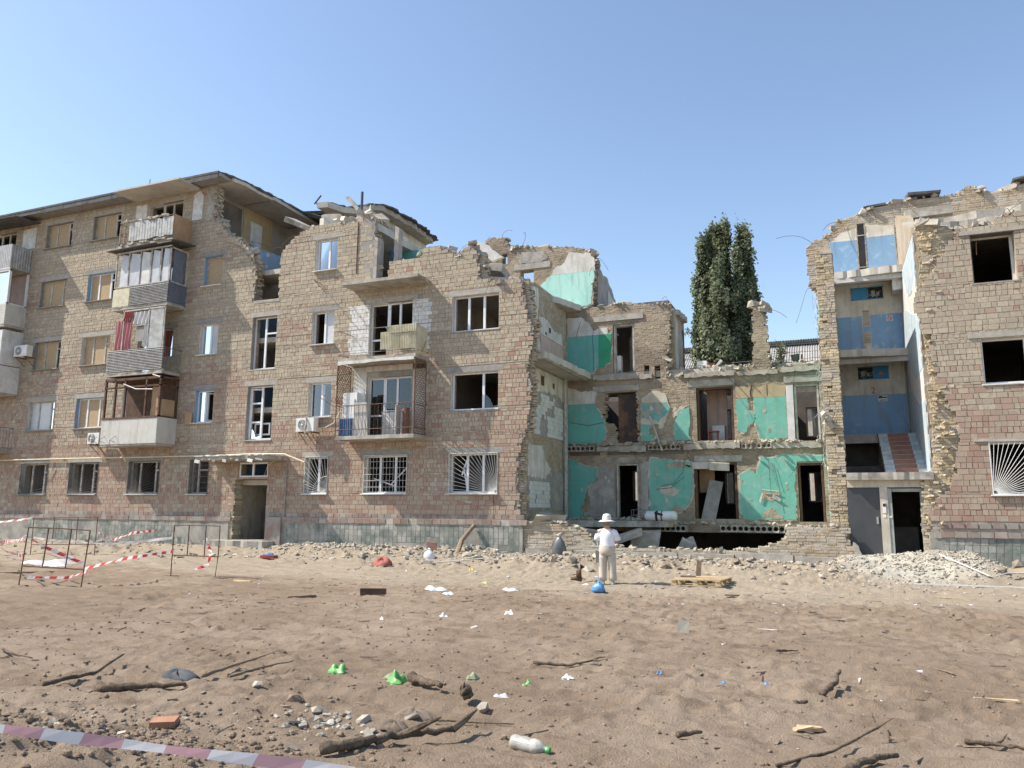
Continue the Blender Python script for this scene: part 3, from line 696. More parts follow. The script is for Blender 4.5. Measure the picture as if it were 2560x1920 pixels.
PB('sagging_roof',MT['bitumen'],LB,lambda m:m.obox((-21.0,4.6,14.75),(1.3,1.0,.08),(.25,.25,.2),.08))
for k in range(18):
    PB('fallen_slab',MT['conc'] if k%3 else MT['rubblepale'],LB,lambda m:m.obox((U(-20.4,-17.2),U(2.4,4.4),U(13.0,13.9)),(U(.3,.9),U(.3,.7),U(.08,.22)),(U(-.5,.5),U(-.5,.6),U(-.8,.8)),.06))
PB('partition',MT['conc'],LB,lambda m:m.prism(front(3.2),jag([(-20.4,12.38,1),(-18.0,12.38),(-18.1,13.4),(-19.2,14.2),(-20.2,14.3)],.08,.25),-.15,0))
PB('soil_vent_pipe',MT['steel'],LB,lambda m:m.tube([(-18.66,4.0,13.6),(-18.66,4.0,15.45)],.06,10))
PB('loose_strip',MT['bitumen'],LB,lambda m:m.obox((-20.75,3.6,15.25),(.5,.08,.03),(0,-.9,.2)))
# teal room and clothes seen through the torn balcony door on the fourth floor
PB('partition',MT['tealshade'],LB,lambda m:m.box((-16.6,3.2,9.6),(-14.95,3.35,12.08)))
PB('door_jamb',MT['greyplaster'],LB,lambda m:(m.prism(F0,jag([(-15.32,9.62,1),(-15.18,9.62,1),(-15.16,11.5),(-15.3,11.55)],.02,.2),-.42,.02),m.prism(front(.3),jag([(-14.66,9.62,1),(-14.5,9.62,1),(-14.45,11.9),(-14.62,12.0)],.02,.2),-.3,.0)))
PB('torn_plaster',MT['concd'],LB,lambda m:m.prism(F0,jag([(-15.75,9.95),(-15.32,9.95),(-15.3,12.25),(-15.55,12.35),(-16.1,12.25),(-15.9,11.4),(-15.65,10.8)],.05,.12),-.13,.012))
PB('rain_stain_pipe',MT['rust'],LB,lambda m:m.tube([(-16.05,-.03,10.2),(-16.04,-.03,12.2)],.018))
# ------------------------------------------------------------------ windows of the left block
def window(parent, fr, x0,x1,z0,z1, style='pvc', mulls=(.5,), fills=('glass','glass'), trans=(), sill='tinwhite', reveal='whiteplaster', n=-.14, grille=None, gmat='grille', ajar=None, name='window', sd=.13):
    w=empty(name,(0,0,0),parent=parent); fm=MT[style]; b=.062
    def fr_(m):
        m.fbox(fr,x0,x1,z0,z0+b,n-.05,n); m.fbox(fr,x0,x1,z1-b,z1,n-.05,n)
        m.fbox(fr,x0,x0+b,z0+b,z1-b,n-.05,n); m.fbox(fr,x1-b,x1,z0+b,z1-b,n-.05,n)
        for f in mulls: xm=x0+(x1-x0)*f; m.fbox(fr,xm-b/2-.01,xm+b/2+.01,z0+b,z1-b,n-.05,n+.004)
        for (a,c,f) in trans:
            zm=z0+(z1-z0)*f; m.fbox(fr,x0+(x1-x0)*a+.03,x0+(x1-x0)*c-.03,zm-b/2,zm+b/2,n-.045,n+.002)
    PB('frame',fm,w,fr_)
    ed=[0]+list(mulls)+[1]
    for i,(a,c) in enumerate(zip(ed,ed[1:])):
        f=fills[i] if i<len(fills) else 'glass'
        if f in (None,'none'): continue
        pa,pc=x0+(x1-x0)*a+b*.6,x0+(x1-x0)*c-b*.6
        if f=='glass':
            PB('pane',MT['glass'],w,lambda m:m.fbox(fr,pa,pc,z0+b*.7,z1-b*.7,n-.03,n-.022))
        elif f=='broken':
            PB('pane',MT['glass'],w,lambda m:m.prism(fr,[(pa,z0+b),(pc,z0+b),(pc,z0+b+.12),(pa+(pc-pa)*.6,z0+b+.05),(pa+(pc-pa)*.4,z0+b+.3),(pa,z0+b+.5)],n-.03,n-.024))
        else:
            PB('board' if f in('osb','cardboard') else 'film',MT[f],w,lambda m:m.fbox(fr,pa,pc,z0+b*.7,z1-b*.7,n-.035,n-.02,.004))
    if ajar:                       # a casement standing open inwards
        i,ang=ajar; pa=x0+(x1-x0)*ed[i]+.05; wd=(x1-x0)*(ed[i+1]-ed[i])-.1
        def aj(m):
            q=Fr(fr.p(pa,0,n-.03),Vector((fr.u.x*math.cos(ang)-fr.n.x*math.sin(ang),fr.u.y*math.cos(ang)-fr.n.y*math.sin(ang),0)),Vector((0,-1,0)))
            for (u0,u1,v0,v1) in ((0,wd,z0+.08,z0+.14),(0,wd,z1-.14,z1-.08),(0,.06,z0+.14,z1-.14),(wd-.06,wd,z0+.14,z1-.14)): m.fbox(q,u0,u1,v0,v1,-.03,.02)
        PB('casement',fm,w,aj)
    if sill: PB('sill',MT[sill],w,lambda m:m.fbox(fr,x0-.06,x1+.05,z0-.04,z0-.006,n,sd,.006))
    if reveal: PB('reveal',MT[reveal],w,lambda m:(m.fbox(fr,x0,x0+.018,z0,z1,n,-.002),m.fbox(fr,x0+.018,x1,z1-.015,z1,n,-.004)))
    if grille: PB('grille',MT[gmat],w,lambda m:grille_bars(m,fr,x0,x1,z0,z1,grille))
    return w
def bar(m,fr,a,b,r=.009,n=.03): m.tube([fr.p(a[0],a[1],n),fr.p(b[0],b[1],n)],r,5)
def grille_bars(m,fr,x0,x1,z0,z1,kind):
    for a,b in (((x0,z0),(x1,z0)),((x1,z0),(x1,z1)),((x1,z1),(x0,z1)),((x0,z1),(x0,z0))): bar(m,fr,a,b,.013)
    w,h=x1-x0,z1-z0
    if kind=='grid':
        for i in range(1,13): bar(m,fr,(x0+w*i/13,z0),(x0+w*i/13,z1),.006)
        for i in range(1,6): bar(m,fr,(x0,z0+h*i/6),(x1,z0+h*i/6),.006)
    else:
        right = kind in ('fanR','sunR')
        ox=x1 if right else x0; sg=-1 if right else 1
        N=19 if w>1.2 else 14
        for i in range(1,N):
            t=math.pi/2*i/N; dx,dz=math.cos(t),math.sin(t)
            k=min(w/dx if dx>1e-6 else 9, h/dz if dz>1e-6 else 9)
            bar(m,fr,(ox+sg*dx*.1,z0+dz*.1),(ox+sg*dx*k,z0+dz*k),.0075)
        rs=(.16,) if kind!='sunR' else (.16,.62)
        for r in rs:
            pts=[(ox+sg*min(r,w)*math.cos(t),z0+min(r,h)*math.sin(t)) for t in [math.pi/2*k/8 for k in range(9)]]
            m.tube([fr.p(a,b,.03) for a,b in pts],.008,5)
def wrect(c,f): return (c_x[c][0],c_x[c][1],WZ[f][0],WZ[f][1])
for f in (5,4,3,2,1):
    st='oldwood'
    fills={5:('osb','osb','none'),4:('osb','osb','osb'),3:('osb','osb','none'),2:('film','film','glass'),1:('none','none','none')}[f]
    window(LB,F0,*wrect(1,f),style=st,mulls=(.33,.78),trans=((.78,1,.72),),fills=fills,sill='concd',reveal='concd' if f>2 else 'whiteplaster',grille='fan' if f==1 else None,gmat='darkgrille')
    fills={5:('osb','osb','none'),4:('osb','osb','none'),3:('osb','osb','osb'),2:('osb','osb','osb'),1:('none','none','none')}[f]
    window(LB,F0,*wrect(2,f),style='oldwood' if f in(5,3,1) else 'pvc',mulls=(.33,.75),trans=() if f==2 else ((.75,1,.72),),fills=fills,sill='concd' if f!=1 else 'tin',reveal={5:'concd',4:'blue',3:'whiteplaster',2:'blue',1:'concd'}[f],grille='fan' if f==1 else None,gmat='darkgrille')
window(LB,F0,-26.8,-25.1,*WZ[1],style='oldwood',mulls=(.3,.8),fills=('none','none','none'),trans=((.8,1,.72),),grille='fan',gmat='darkgrille',sill='tinwhite',reveal='concd')
window(LB,F0,*wrect(4,1),style='oldwood',mulls=(.35,),fills=('none','none'),trans=((.35,1,.7),),grille='grid',gmat='darkgrille',sill='tinwhite',reveal='concd')
window(LB,F0,*wrect(4,2),mulls=(.45,),fills=('glass','none'),reveal='blue',ajar=(1,.9))
window(LB,F0,*wrect(4,3),mulls=(.5,),fills=('glass','film'),reveal='whiteplaster')
window(LB,F0,*wrect(4,4),style='oldwood',mulls=(),fills=('osb',),reveal='blue')
window(LB,F0,*wrect(6,4),mulls=(.55,),fills=('glass','glass'),sill='tinwhite',ajar=(0,.5))
window(LB,F0,*wrect(6,3),mulls=(.5,),fills=('none','film'),sill='tinwhite')
window(LB,F0,*wrect(6,2),mulls=(.5,),fills=('glass','glass'),sill='tinwhite',ajar=(1,.35))
window(LB,F0,*wrect(6,1),mulls=(.52,),fills=('none','none'),sill='tinwhite',grille='sunR')
window(LB,F0,-15.4,-13.65,*WZ[1],mulls=(.34,.7),fills=('none','none','none'),sill='tinwhite',grille='grid')
window(LB,F0,*wrect(8,1),mulls=(.35,.68),fills=('none','none','none'),sill='tinwhite',grille='fanR')
window(LB,F0,*wrect(8,2),mulls=(.66,),fills=('none','broken'),sill='concd',sd=.03)
window(LB,F0,*wrect(8,3),mulls=(.33,.66),fills=('none','none','none'),sill='concd',sd=.03)
# fallen sash hanging behind the grille
PB('hanging_sash',MT['pvc'],LB,lambda m:(m.obox((-11.55,.28,2.95),(.05,.05,.6),(0,.35,0)),m.obox((-11.5,.28,2.5),(.05,.05,.9),(0,-.2,0))))
PB('hanging_sash',MT['pvc'],LB,lambda m:(m.obox((-14.7,.28,2.45),(.9,.04,.04),(0,.3,0)),m.obox((-14.1,.3,2.7),(.9,.04,.04),(0,-.75,0))))
# balcony doors
def bdoor(x0,x1,z0,z1,xw,zs,fills,st='pvc'):
    window(LB,F0,x0,x1,z0,z1,style=st,mulls=(),fills=(fills[0],),trans=((0,1,.36),),sill=None,name='balcony_door')
    window(LB,F0,x1,xw,zs,z1,style=st,mulls=(.45,),fills=fills[1:],sill='tinwhite',sd=-.02,reveal=None)
bdoor(-15.38,-14.72,4.05,6.2,-13.57,4.95,('glass','glass','glass'))
bdoor(-15.4,-14.65,6.85,8.95,-13.6,8.05,('none','none','none'))
for f in (2,3,4,5):
    bdoor(-26.9,-26.15,LV[f-1]+.05,WZ[f][1],-24.95,WZ[f][0]+.05,('none','none','none') if f in(2,5) else ('glass','glass','glass'),'oldwood' if f>2 else 'pvc')
    bdoor(-37.4,-36.6,LV[f-1]+.05,WZ[f][1],-35.4,WZ[f][0]+.05,('none','none','none'),'oldwood')
# stairwell glazing and the entrance
window(LB,F0,-20.8,-19.62,6.85,8.95,mulls=(.47,),fills=('none','none'),trans=((.47,1,.68),),sill='conc',sd=.02,reveal='concd')
window(LB,F0,-20.85,-19.62,4.1,6.2,mulls=(.5,),fills=('broken','none'),trans=((0,.5,.68),(0,.5,.33)),sill='conc',sd=.05,reveal='concd',ajar=(0,.25))
window(LB,F0,-21.05,-19.66,2.68,3.24,mulls=(.48,),fills=('none','none'),sill=None,reveal=None,n=-.03)
PB('stair_sill',MT['conc'],LB,lambda m:m.fbox(F0,-20.82,-19.55,9.5,9.62,-.4,.03,.008))
PB('hopper_frame',MT['pvc'],LB,lambda m:[m.fbox(front(.35),a,b,c,d,0,.03) for a,b,c,d in ((-20.7,-19.95,4.3,4.36),(-20.7,-19.95,4.72,4.78),(-20.7,-20.64,4.36,4.72),(-20.01,-19.95,4.36,4.72))])
PB('entrance_wall',MT['creamplaster'],LB,lambda m:(m.fbox(rightface(-21.4),.2,3,.3,2.7,0,.03),m.box((-21.4,3.0,.3),(-19,3.1,1.25))))
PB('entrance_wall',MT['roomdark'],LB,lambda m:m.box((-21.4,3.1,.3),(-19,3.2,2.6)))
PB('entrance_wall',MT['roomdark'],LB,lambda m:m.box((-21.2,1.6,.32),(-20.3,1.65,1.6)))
PB('entrance_step',MT['conc'],LB,lambda m:m.slab(jag([(-21.9,-.7),(-19.2,-.65),(-19.0,.5,1),(-21.6,.5,1)],.06,.2),-.3,.33))
PB('door_jamb',MT['rawyellow'],LB,lambda m:[m.fbox(F0,-21.42+U(-.06,.06),-21.2+U(-.02,.05),z,z+.075,-.42,.01,.01) for z in np.arange(.35,2.6,.08)])
cn=empty('door_canopy',(0,0,0),parent=LB)
PB('slab',MT['conc'],cn,lambda m:m.slab(jag([(-22.25,-1.02),(-20.5,-1.05),(-18.85,-1.0),(-18.75,0.0,1),(-22.3,0.0,1)],.05,.15),3.29,3.42))
PB('torn_felt',MT['whiteplaster'],cn,lambda m:m.slab(jag([(-22.3,-1.08),(-20.5,-1.1),(-18.8,-1.06),(-18.8,-.6),(-22.3,-.7)],.05,.12),3.425,3.455))
PB('hanging_shred',MT['whiteplaster'],cn,lambda m:[m.obox((x,-1.08,3.3-h/2),(.12+U(0,.3),.02,h),(U(-.4,.4),U(-.2,.2),U(-.2,.2))) for x,h in ((-22.1,.12),(-21.3,.08),(-20.8,.1),(-20.2,.06),(-19.6,.12),(-19.2,.05))])
PB('side_pier',MT['tile_red'],LB,lambda m:m.fbox(F0,-19.55,-18.85,-.3,1.2,.0,.12,.01))
PB('downpipe',MT['concd'],LB,lambda m:m.tube([(-18.75,-.06,-.1),(-18.75,-.06,1.15),(-18.75,-.05,3.2)],.02,8))
# gas pipe
PB('gas_pipe',MT['pipe'],LB,lambda m:m.tube([(-42,-.1,3.57),(-30,-.1,3.56),(-21.9,-.1,3.53),(-20.3,-.18,3.55),(-18.7,-.3,3.5),(-17.75,-.32,3.18)],.032,8))
PB('pipe_branch',MT['pipe'],LB,lambda m:(m.tube([(-31.2,-.09,3.55),(-31.35,-.06,2.9),(-31.3,-.03,2.6)],.012),m.tube([(-30.4,-.09,3.55),(-30.5,-.06,2.85),(-30.4,-.03,2.7)],.012),m.tube([(-18.9,-.3,3.4),(-19.25,-.5,3.1),(-19.45,-.5,2.6)],.012)))
for x in np.arange(-41,-22,2.6): PB('pipe_bracket',MT['rust'],LB,lambda m:m.box((x,-.12,3.5),(x+.03,.0,3.53)))
PB('wall_bracket',MT['rust'],LB,lambda m:(m.tube([(-17.6,0,9.95),(-17.6,-.5,10.0)],.012),m.tube([(-17.6,-.5,10.0),(-17.0,-.45,9.4)],.012),m.tube([(-15.9,-.6,7.2),(-16.6,-.1,7.4)],.012),m.tube([(-16.0,-.85,5.1),(-16.9,-.6,5.6)],.012),m.tube([(-16.0,-.85,5.0),(-16.8,-.9,5.45)],.012)))
# sparse cables on the facade
PB('cable',MT['black'],LB,lambda m:(m.tube([(-10.35,-.03,2.0),(-10.33,-.04,1.5),(-10.36,-.05,.9),(-10.34,-.05,.4)],.006,4),m.tube([(-16.2,-.02,9.0),(-15.6,-.05,8.3),(-15.0,-.4,8.35),(-13.5,-.1,9.0)],.005,4)))

# ------------------------------------------------------------------ balconies
def balcony(x0,x1,y,zf,parent=LB,th=.12,label=None,ragged=True):
    b=empty('balcony',(0,0,0),parent=parent)
    if label: b['label']=label
    PB('slab',MT['conc'],b,lambda m:m.slab(jag([(x0,y),(x1,y),(x1,0.0,1),(x0,0.0,1)],.015 if ragged else 0,.25),zf-th,zf))
    return b
def rails(b,x0,x1,y,zs,r=.014,mat='rust',sides=(1,1),y1=0.0):
    def f(m):
        for z in zs:
            m.tube([(x0,y,z),(x1,y,z)],r,5)
            if sides[0]: m.tube([(x0,y,z),(x0,y1,z)],r,5)
            if sides[1]: m.tube([(x1,y,z),(x1,y1,z)],r,5)
    PB('rail',MT[mat],b,f)
def pickets(b,x0,x1,y,z0,z1,step,r=.007,mat='rust'):
    n=int((x1-x0)/step)
    for k in range(n+1):
        x=x0+(x1-x0)*k/n; PB('picket',MT[mat],b,lambda m:m.tube([(x+U(-.01,.01),y,z0),(x+U(-.02,.02),y+U(-.01,.01),z1)],r,5))
def corr(m,fr,u0,u1,v0,v1,n,amp,wl,vert=True,seg=4):        # corrugated sheet, ridges vertical or horizontal
    L=(u1-u0) if vert else (v1-v0); k=max(2,int(L/wl*seg)); i=len(m.v)
    for th in (0,.004):
        for j in range(k+1):
            t=j/k; d=amp*math.sin(2*math.pi*L*t/wl)+n-th
            for s in (0,1):
                u,v=((u0+(u1-u0)*t,(v0,v1)[s]) if vert else ((u0,u1)[s],v0+(v1-v0)*t)); m.v.append(fr.p(u,v,d))
    for th in (0,1):
        o=i+th*2*(k+1)
        for j in range(k):
            f=(o+2*j,o+2*j+2,o+2*j+3,o+2*j+1); m.f.append(f if th==0 else f[::-1]); m.m.append(m.mi)
def embossed(m,fr,u0,u1,v0,v1,n,su=.1,sv=.065):              # stamped sheet: rows of raised pads
    m.fbox(fr,u0,u1,v0,v1,n-.006,n)
    v=v0+.01
    while v+sv<=v1+.001:
        m.q(fr.p(u0,v,n+.002),fr.p(u1,v,n+.002),fr.p(u1,v+sv*.6,n+.026),fr.p(u0,v+sv*.6,n+.026))
        m.q(fr.p(u0,v+sv*.6,n+.026),fr.p(u1,v+sv*.6,n+.026),fr.p(u1,v+sv*.95,n+.002),fr.p(u0,v+sv*.95,n+.002)); v+=sv
    u=u0+su
    while u<u1: m.fbox(fr,u-.006,u+.006,v0,v1,n,n+.012); u+=su
# --- stack over the second window column
x0,x1,y=-27.45,-24.4,-.95; FR=front(y); SR=rightface(x1)
b5=balcony(x0,x1,y,12.42,label='top-floor balcony with tin slat railing')
rails(b5,x0,x1,y,(12.5,12.95,13.42),.016)
k=0
for xx in np.arange(-26.85,-24.45,.155):
    PB('railing_slat',MT['tin'],b5,lambda m:m.fbox(FR,xx,xx+.135,12.55+U(-.02,.04),13.36+U(-.06,.02),.02,.028,.004))
for xx in (-27.4,-27.15,-26.95): PB('railing_slat',MT['woodgrey'],b5,lambda m:m.fbox(FR,xx,xx+.06,12.5,13.3,.0,.02,.006))
PB('side_board',MT['cardboard'],b5,lambda m:m.fbox(SR,-.93,-.02,12.45,13.45,0,.02))
PB('foam_lumps',MT['creamplaster'],b5,lambda m:[m.obox((U(-27.3,-24.5),y-.02,zz+U(-.03,.03)),(U(.1,.3),.09,U(.03,.08)),(U(-.3,.3),U(-.3,.3),U(-.4,.4))) for zz in (12.44,13.43) for k in range(14)],kind='stuff')
PB('canopy_plate',MT['ceil'],b5,lambda m:m.box((-27.7,-1.2,14.79),(-24.0,-.02,14.86)))
b4=balcony(x0,x1,y,9.72,label='fourth-floor balcony glazed with plastic film over grey stamped sheet')
PB('panel',MT['tingrey'],b4,lambda m:embossed(m,FR,-26.5,x1,9.72,10.55,.01))
PB('panel',MT['plasticyellow'],b4,lambda m:m.fbox(FR,x0,-26.52,9.75,10.5,.0,.025))
PB('side_panel',MT['tinblue'],b4,lambda m:corr(m,SR,y,-.01,9.72,10.57,.01,.02,.1,False))
def glaz(m,z0,z1,xs,w=.05):
    for xx in xs: m.fbox(FR,xx,xx+w,z0,z1,-.05,.0)
    m.fbox(FR,x0,x1,z0-.05,z0,-.06,.01); m.fbox(FR,x0,x1,z1,z1+.06,-.06,.01)
PB('glazing_frame',MT['oldwood'],b4,lambda m:(glaz(m,10.62,12.05,(-27.45,-26.75,-26.1,-25.5,-24.95,-24.45)),m.fbox(SR,y,-.02,10.57,10.63,-.05,.0),m.fbox(SR,y,-.02,12.0,12.06,-.05,0),m.fbox(SR,-.08,-.02,10.6,12.0,-.05,0)))
for a,c,mt in ((-27.2,-26.78,'film'),(-26.68,-26.12,'film'),(-26.03,-25.55,'tinwhite'),(-25.45,-25.0,'film'),(-24.88,-24.5,'film')):
    PB('film',MT[mt],b4,lambda m:m.prism(FR,[(a,10.62),(c,10.62),(c,12.0-U(0,.1)),(a+U(0,.15),12.02)],-.04,-.03))
PB('inner_board',MT['tinblue'],b4,lambda m:m.fbox(SR,-.75,-.2,10.65,11.95,-.04,-.03))
PB('roof_sheet',MT['bitumen'],b4,lambda m:(m.obox((-25.9,-.55,12.24),(3.7,1.35,.03),(.08,-.02,0)),))
PB('loose_plank',MT['tinwhite'],b4,lambda m:m.obox((-24.6,-1.15,12.2),(.7,.1,.02),(0,-.05,.05)))
b3=balcony(x0,x1,y,6.92,label='third-floor balcony with red and white curtains')
PB('panel',MT['tingrey'],b3,lambda m:embossed(m,FR,x0,x1,6.95,7.83,.01))
rails(b3,x0,x1,y,(7.85,),.02,'darkgrille')
pk=[-.95+.12*k for k in range(8)]
for yy in pk: PB('picket',MT['tingrey'],b3,lambda m:m.tube([(x1,yy,6.95),(x1,yy,7.85)],.008,5))
PB('glazing_frame',MT['oldwood'],b3,lambda m:(m.fbox(FR,-26.75,-26.71,7.87,9.55,-.04,0),m.fbox(FR,-25.35,-25.31,7.87,9.6,-.04,0),m.fbox(FR,-24.5,-24.46,7.87,9.6,-.04,0),m.fbox(FR,-26.8,-24.45,9.5,9.56,-.05,0),m.fbox(FR,-26.1,-25.35,8.85,8.88,-.04,0)))
PB('panel',MT['tin'],b3,lambda m:m.fbox(FR,-25.28,-24.55,7.88,9.5,-.03,-.02))
PB('panel',MT['concd'],b3,lambda m:m.fbox(FR,-26.05,-25.45,8.2,8.8,-.06,-.05))
def curtain(name,x0,x1,z0,z1,y,mat,label,waves=6,amp=.05,cat='curtain'):
    m=MB(); N=24; K=6; i=0
    for th in (0,.006):
        for r in range(K+1):
            v=r/K
            for j in range(N+1):
                u=j/N; m.v.append((x0+(x1-x0)*u+.03*math.sin(5*v+u),y-th+amp*math.sin(u*waves*2*math.pi+v*1.3)*(.4+.6*v),z1+(z0-z1)*v+.03*math.sin(u*7)*v))
    for o in (0,(K+1)*(N+1)):
        for r in range(K):
            for j in range(N):
                a=o+r*(N+1)+j; f=(a,a+1,a+N+2,a+N+1); m.f.append(f if o else f[::-1]); m.m.append(0)
    ob=m.build(name,mat,None,True); tag(ob,label,cat); return ob
MT['redcloth']=cloth('red cloth',(.38,.07,.075),(.30,.10,.10)); MT['whitecloth']=cloth('white cloth',(.62,.61,.60),(.50,.48,.47)); MT['pinkcloth']=cloth('faded pink cloth',(.48,.20,.20),(.40,.16,.17))
curtain('curtain',-27.2,-26.3,7.9,9.15,-.9,MT['pinkcloth'],'faded red curtain hanging in the third-floor balcony above stamped grey sheet',5)
curtain('curtain',-26.75,-26.3,9.1,9.5,-.93,MT['redcloth'],'short bunched red cloth tied above the faded red balcony curtain',4)
curtain('curtain',-26.25,-25.35,8.9,9.45,-.9,MT['whitecloth'],'torn white curtain draped across the third-floor balcony',4,.07)
curtain('curtain',-25.6,-25.38,7.95,8.9,-.92,MT['whitecloth'],'narrow white curtain strip hanging beside the tin balcony panel',3,.03)
b2=balcony(x0,x1,y,4.06,label='second-floor balcony with white cement panels and brown timber frame')
for k in range(3):
    a=x0+.02+k*1.01; PB('panel',MT['fibre'],b2,lambda m:m.fbox(FR,a,a+1.0,4.02,5.02,.0,.02))
PB('side_panel',MT['fibre'],b2,lambda m:m.fbox(SR,y,-.01,4.02,5.05,.0,.02))
PB('timber_frame',MT['brownwood'],b2,lambda m:(m.fbox(FR,x0,x1,5.03,5.1,-.1,.04),[m.fbox(FR,xx,xx+.07,5.1,6.65,-.08,0) for xx in (x0,-26.9,-26.35,-25.2,-24.47)],m.fbox(FR,x0,x1,6.3,6.36,-.08,0),m.fbox(FR,x0,x1,6.6,6.7,-.1,0),m.fbox(SR,y,-.02,5.05,5.12,-.08,0),m.fbox(SR,-.1,-.03,5.1,6.6,-.08,0),m.fbox(SR,y,-.02,6.3,6.36,-.08,0)))
PB('ceiling_board',MT['brownwood'],b2,lambda m:m.box((x0,y+.02,6.62),(x1,-.02,6.7)))
PB('inner_wall_board',MT['brownwood'],b2,lambda m:m.fbox(F0,-27.4,-24.45,4.1,6.6,.02,.03))
PB('panel',MT['whiteplaster'],b2,lambda m:m.fbox(FR,-26.75,-26.5,5.1,6.2,-.3,-.28))
PB('laundry_bracket',MT['darkgrille'],b2,lambda m:[(m.tube([(xx,y-.02,4.35),(xx+.1,y-.35,4.15),(xx+.12,y-.35,3.95)],.01,5),m.tube([(xx,y-.02,4.1),(xx+.1,y-.35,4.15)],.01,5)) for xx in (-27.2,-26.6,-27.6)])
PB('loose_strip',MT['tinwhite'],b2,lambda m:(m.tube([(-26.35,-1.0,6.45),(-25.6,-1.05,6.2),(-24.7,-1.05,6.15)],.02,5),m.tube([(-24.8,-1.0,6.75),(-24.3,-1.1,6.62)],.02,5)))
ob=PB('cardboard_sheet',MT['cardboard'],None,lambda m:m.prism(front(-.8),jag([(-25.0,5.12),(-24.55,5.12),(-24.5,6.25),(-24.95,6.3)],.015,.2),-.012,0)); tag(ob,'upright cardboard sheet at the front of the brown timber balcony','cardboard')
ob=PB('cardboard_box',MT['cardboard'],None,lambda m:m.box((-24.52,-.75,5.12),(-24.42,-.15,5.78))); tag(ob,'brown cardboard box filling the side of the timber balcony','box')
ob=PB('hanging_board',MT['cardboard'],None,lambda m:m.obox((-23.72,-.06,5.05),(.34,.03,.5),(0,.06,0))); tag(ob,'square brown board hanging on the wall by a blue-edged window','board')
# --- far left stack
x0,x1,y=-38.0,-34.15,-.95; FR=front(y); SR=rightface(x1)
B=balcony(x0,x1,y,12.4,label='far-left top balcony in ribbed white sheet')
PB('panel',MT['tinwhite'],B,lambda m:corr(m,FR,x0,x1,12.3,13.42,.01,.018,.12)); PB('side_panel',MT['tin'],B,lambda m:corr(m,SR,y,-.02,12.3,13.4,.01,.012,.12))
PB('roof_sheet',MT['bitumen'],B,lambda m:m.obox((-36,-.6,14.7),(4.4,1.3,.04),(.06,.02,0)))
PB('edge_trim',MT['whiteplaster'],B,lambda m:m.fbox(FR,x0,x1+.02,12.24,12.31,.0,.03))
B=balcony(x0,x1,y,9.66,label='far-left fourth-floor balcony with white posts and boarded panel')
PB('glazing_frame',MT['pvc'],B,lambda m:(m.fbox(FR,x1-.1,x1,9.66,12.25,-.1,0),m.fbox(FR,-36,-35.9,10.6,12.2,-.1,0),m.fbox(FR,x0,x1,10.55,10.62,-.1,0.01),m.fbox(FR,x0,x1,12.15,12.24,-.1,.01),m.fbox(SR,y,-.02,10.6,10.66,-.08,0),m.fbox(SR,-.1,-.02,10.6,12.2,-.08,0)))
PB('pane',MT['glass'],B,lambda m:m.fbox(FR,-35.85,x1-.12,10.65,12.1,-.06,-.05))
for k in range(7): PB('side_board',MT['fibre'],B,lambda m:m.fbox(SR,y,-.01,9.66+k*.135,9.66+k*.135+.13,0,.02+.002*(k%2)))
for k in range(7): PB('front_board',MT['fibre'],B,lambda m:m.fbox(FR,x0,x1,9.66+k*.135,9.66+k*.135+.13,.0,.02))
PB('inner_wall',MT['pinkplaster'],B,lambda m:m.fbox(F0,-35.3,-34.2,9.7,12.2,.02,.03))
B=balcony(x0,x1,y,6.6,label='far-left third-floor balcony closed with flat white panels')
PB('panel',MT['tinwhite'],B,lambda m:(m.fbox(FR,x0,x1,7.8,9.38,.0,.03),m.fbox(FR,x0,x1,6.5,7.76,.0,.02)))
PB('side_panel',MT['tinwhite'],B,lambda m:(m.fbox(SR,y,-.01,7.8,9.4,.0,.03),m.fbox(SR,y,-.01,6.55,7.76,.0,.02)))
B=balcony(x0,x1,y,4.0,label='far-left second-floor balcony with open dark railing')
rails(B,x0,x1,y,(4.1,5.0),.015,'darkgrille'); pickets(B,x0,x1,y,4.0,5.0,.16,.008,'darkgrille')
for yy in np.arange(-.85,0,.14): PB('picket',MT['darkgrille'],B,lambda m:m.tube([(x1,yy,4.0),(x1,yy,5.0)],.008,5))
PB('loose_strip',MT['tinwhite'],B,lambda m:m.tube([(-35.2,-1.0,5.3),(-34.5,-1.05,5.75),(-34.1,-1,5.8)],.015,5))
# --- near stack in the right part of the block
x0,x1,y=-16.08,-12.93,-.88; FR=front(y); SR=rightface(x1); SL=leftface(x0)
balcony(x0-.02,x1,y,9.62,th=.11,label='bare balcony slab that has lost its railing')
B3=balcony(x0,x1,y,6.8,th=.13,label='third-floor balcony with old corrugated plastic and thin rail')
rails(B3,x0,x1,y,(6.95,7.8),.012,'darkgrille')
PB('panel',MT['plasticyellow'],B3,lambda m:corr(m,FR,-14.33,-13.55,7.0,7.62,.02,.018,.065)); PB('panel',MT['plasticyellow'],B3,lambda m:corr(m,FR,-13.53,-12.93,6.98,7.62,.022,.018,.065))
PB('panel',MT['plasticyellow'],B3,lambda m:corr(m,FR,-13.98,-12.92,7.55,7.82,.06,.018,.065))
PB('side_panel',MT['plasticyellow'],B3,lambda m:m.fbox(SR,y,-.12,6.95,7.8,.0,.015,.01))
PB('torn_sheet',MT['whiteplaster'],B3,lambda m:m.prism(FR,jag([(x0,6.55),(-14.5,6.6),(x1-.05,6.58),(x1-.05,6.69,1),(x0,6.69,1)],.015,.3),.0,.02))
PB('bent_bar',MT['rust'],B3,lambda m:(m.tube([(x1,-.5,6.9),(x1+.12,-.5,7.05),(x1+.15,-.45,7.3)],.01,5),m.tube([(-15.3,y,6.85),(-14.2,y-.05,6.8),(-13.2,y,6.9)],.008,5)))
B2n=balcony(x0,x1,y,4.03,th=.13,label='second-floor balcony with barred railing and lattice sides')
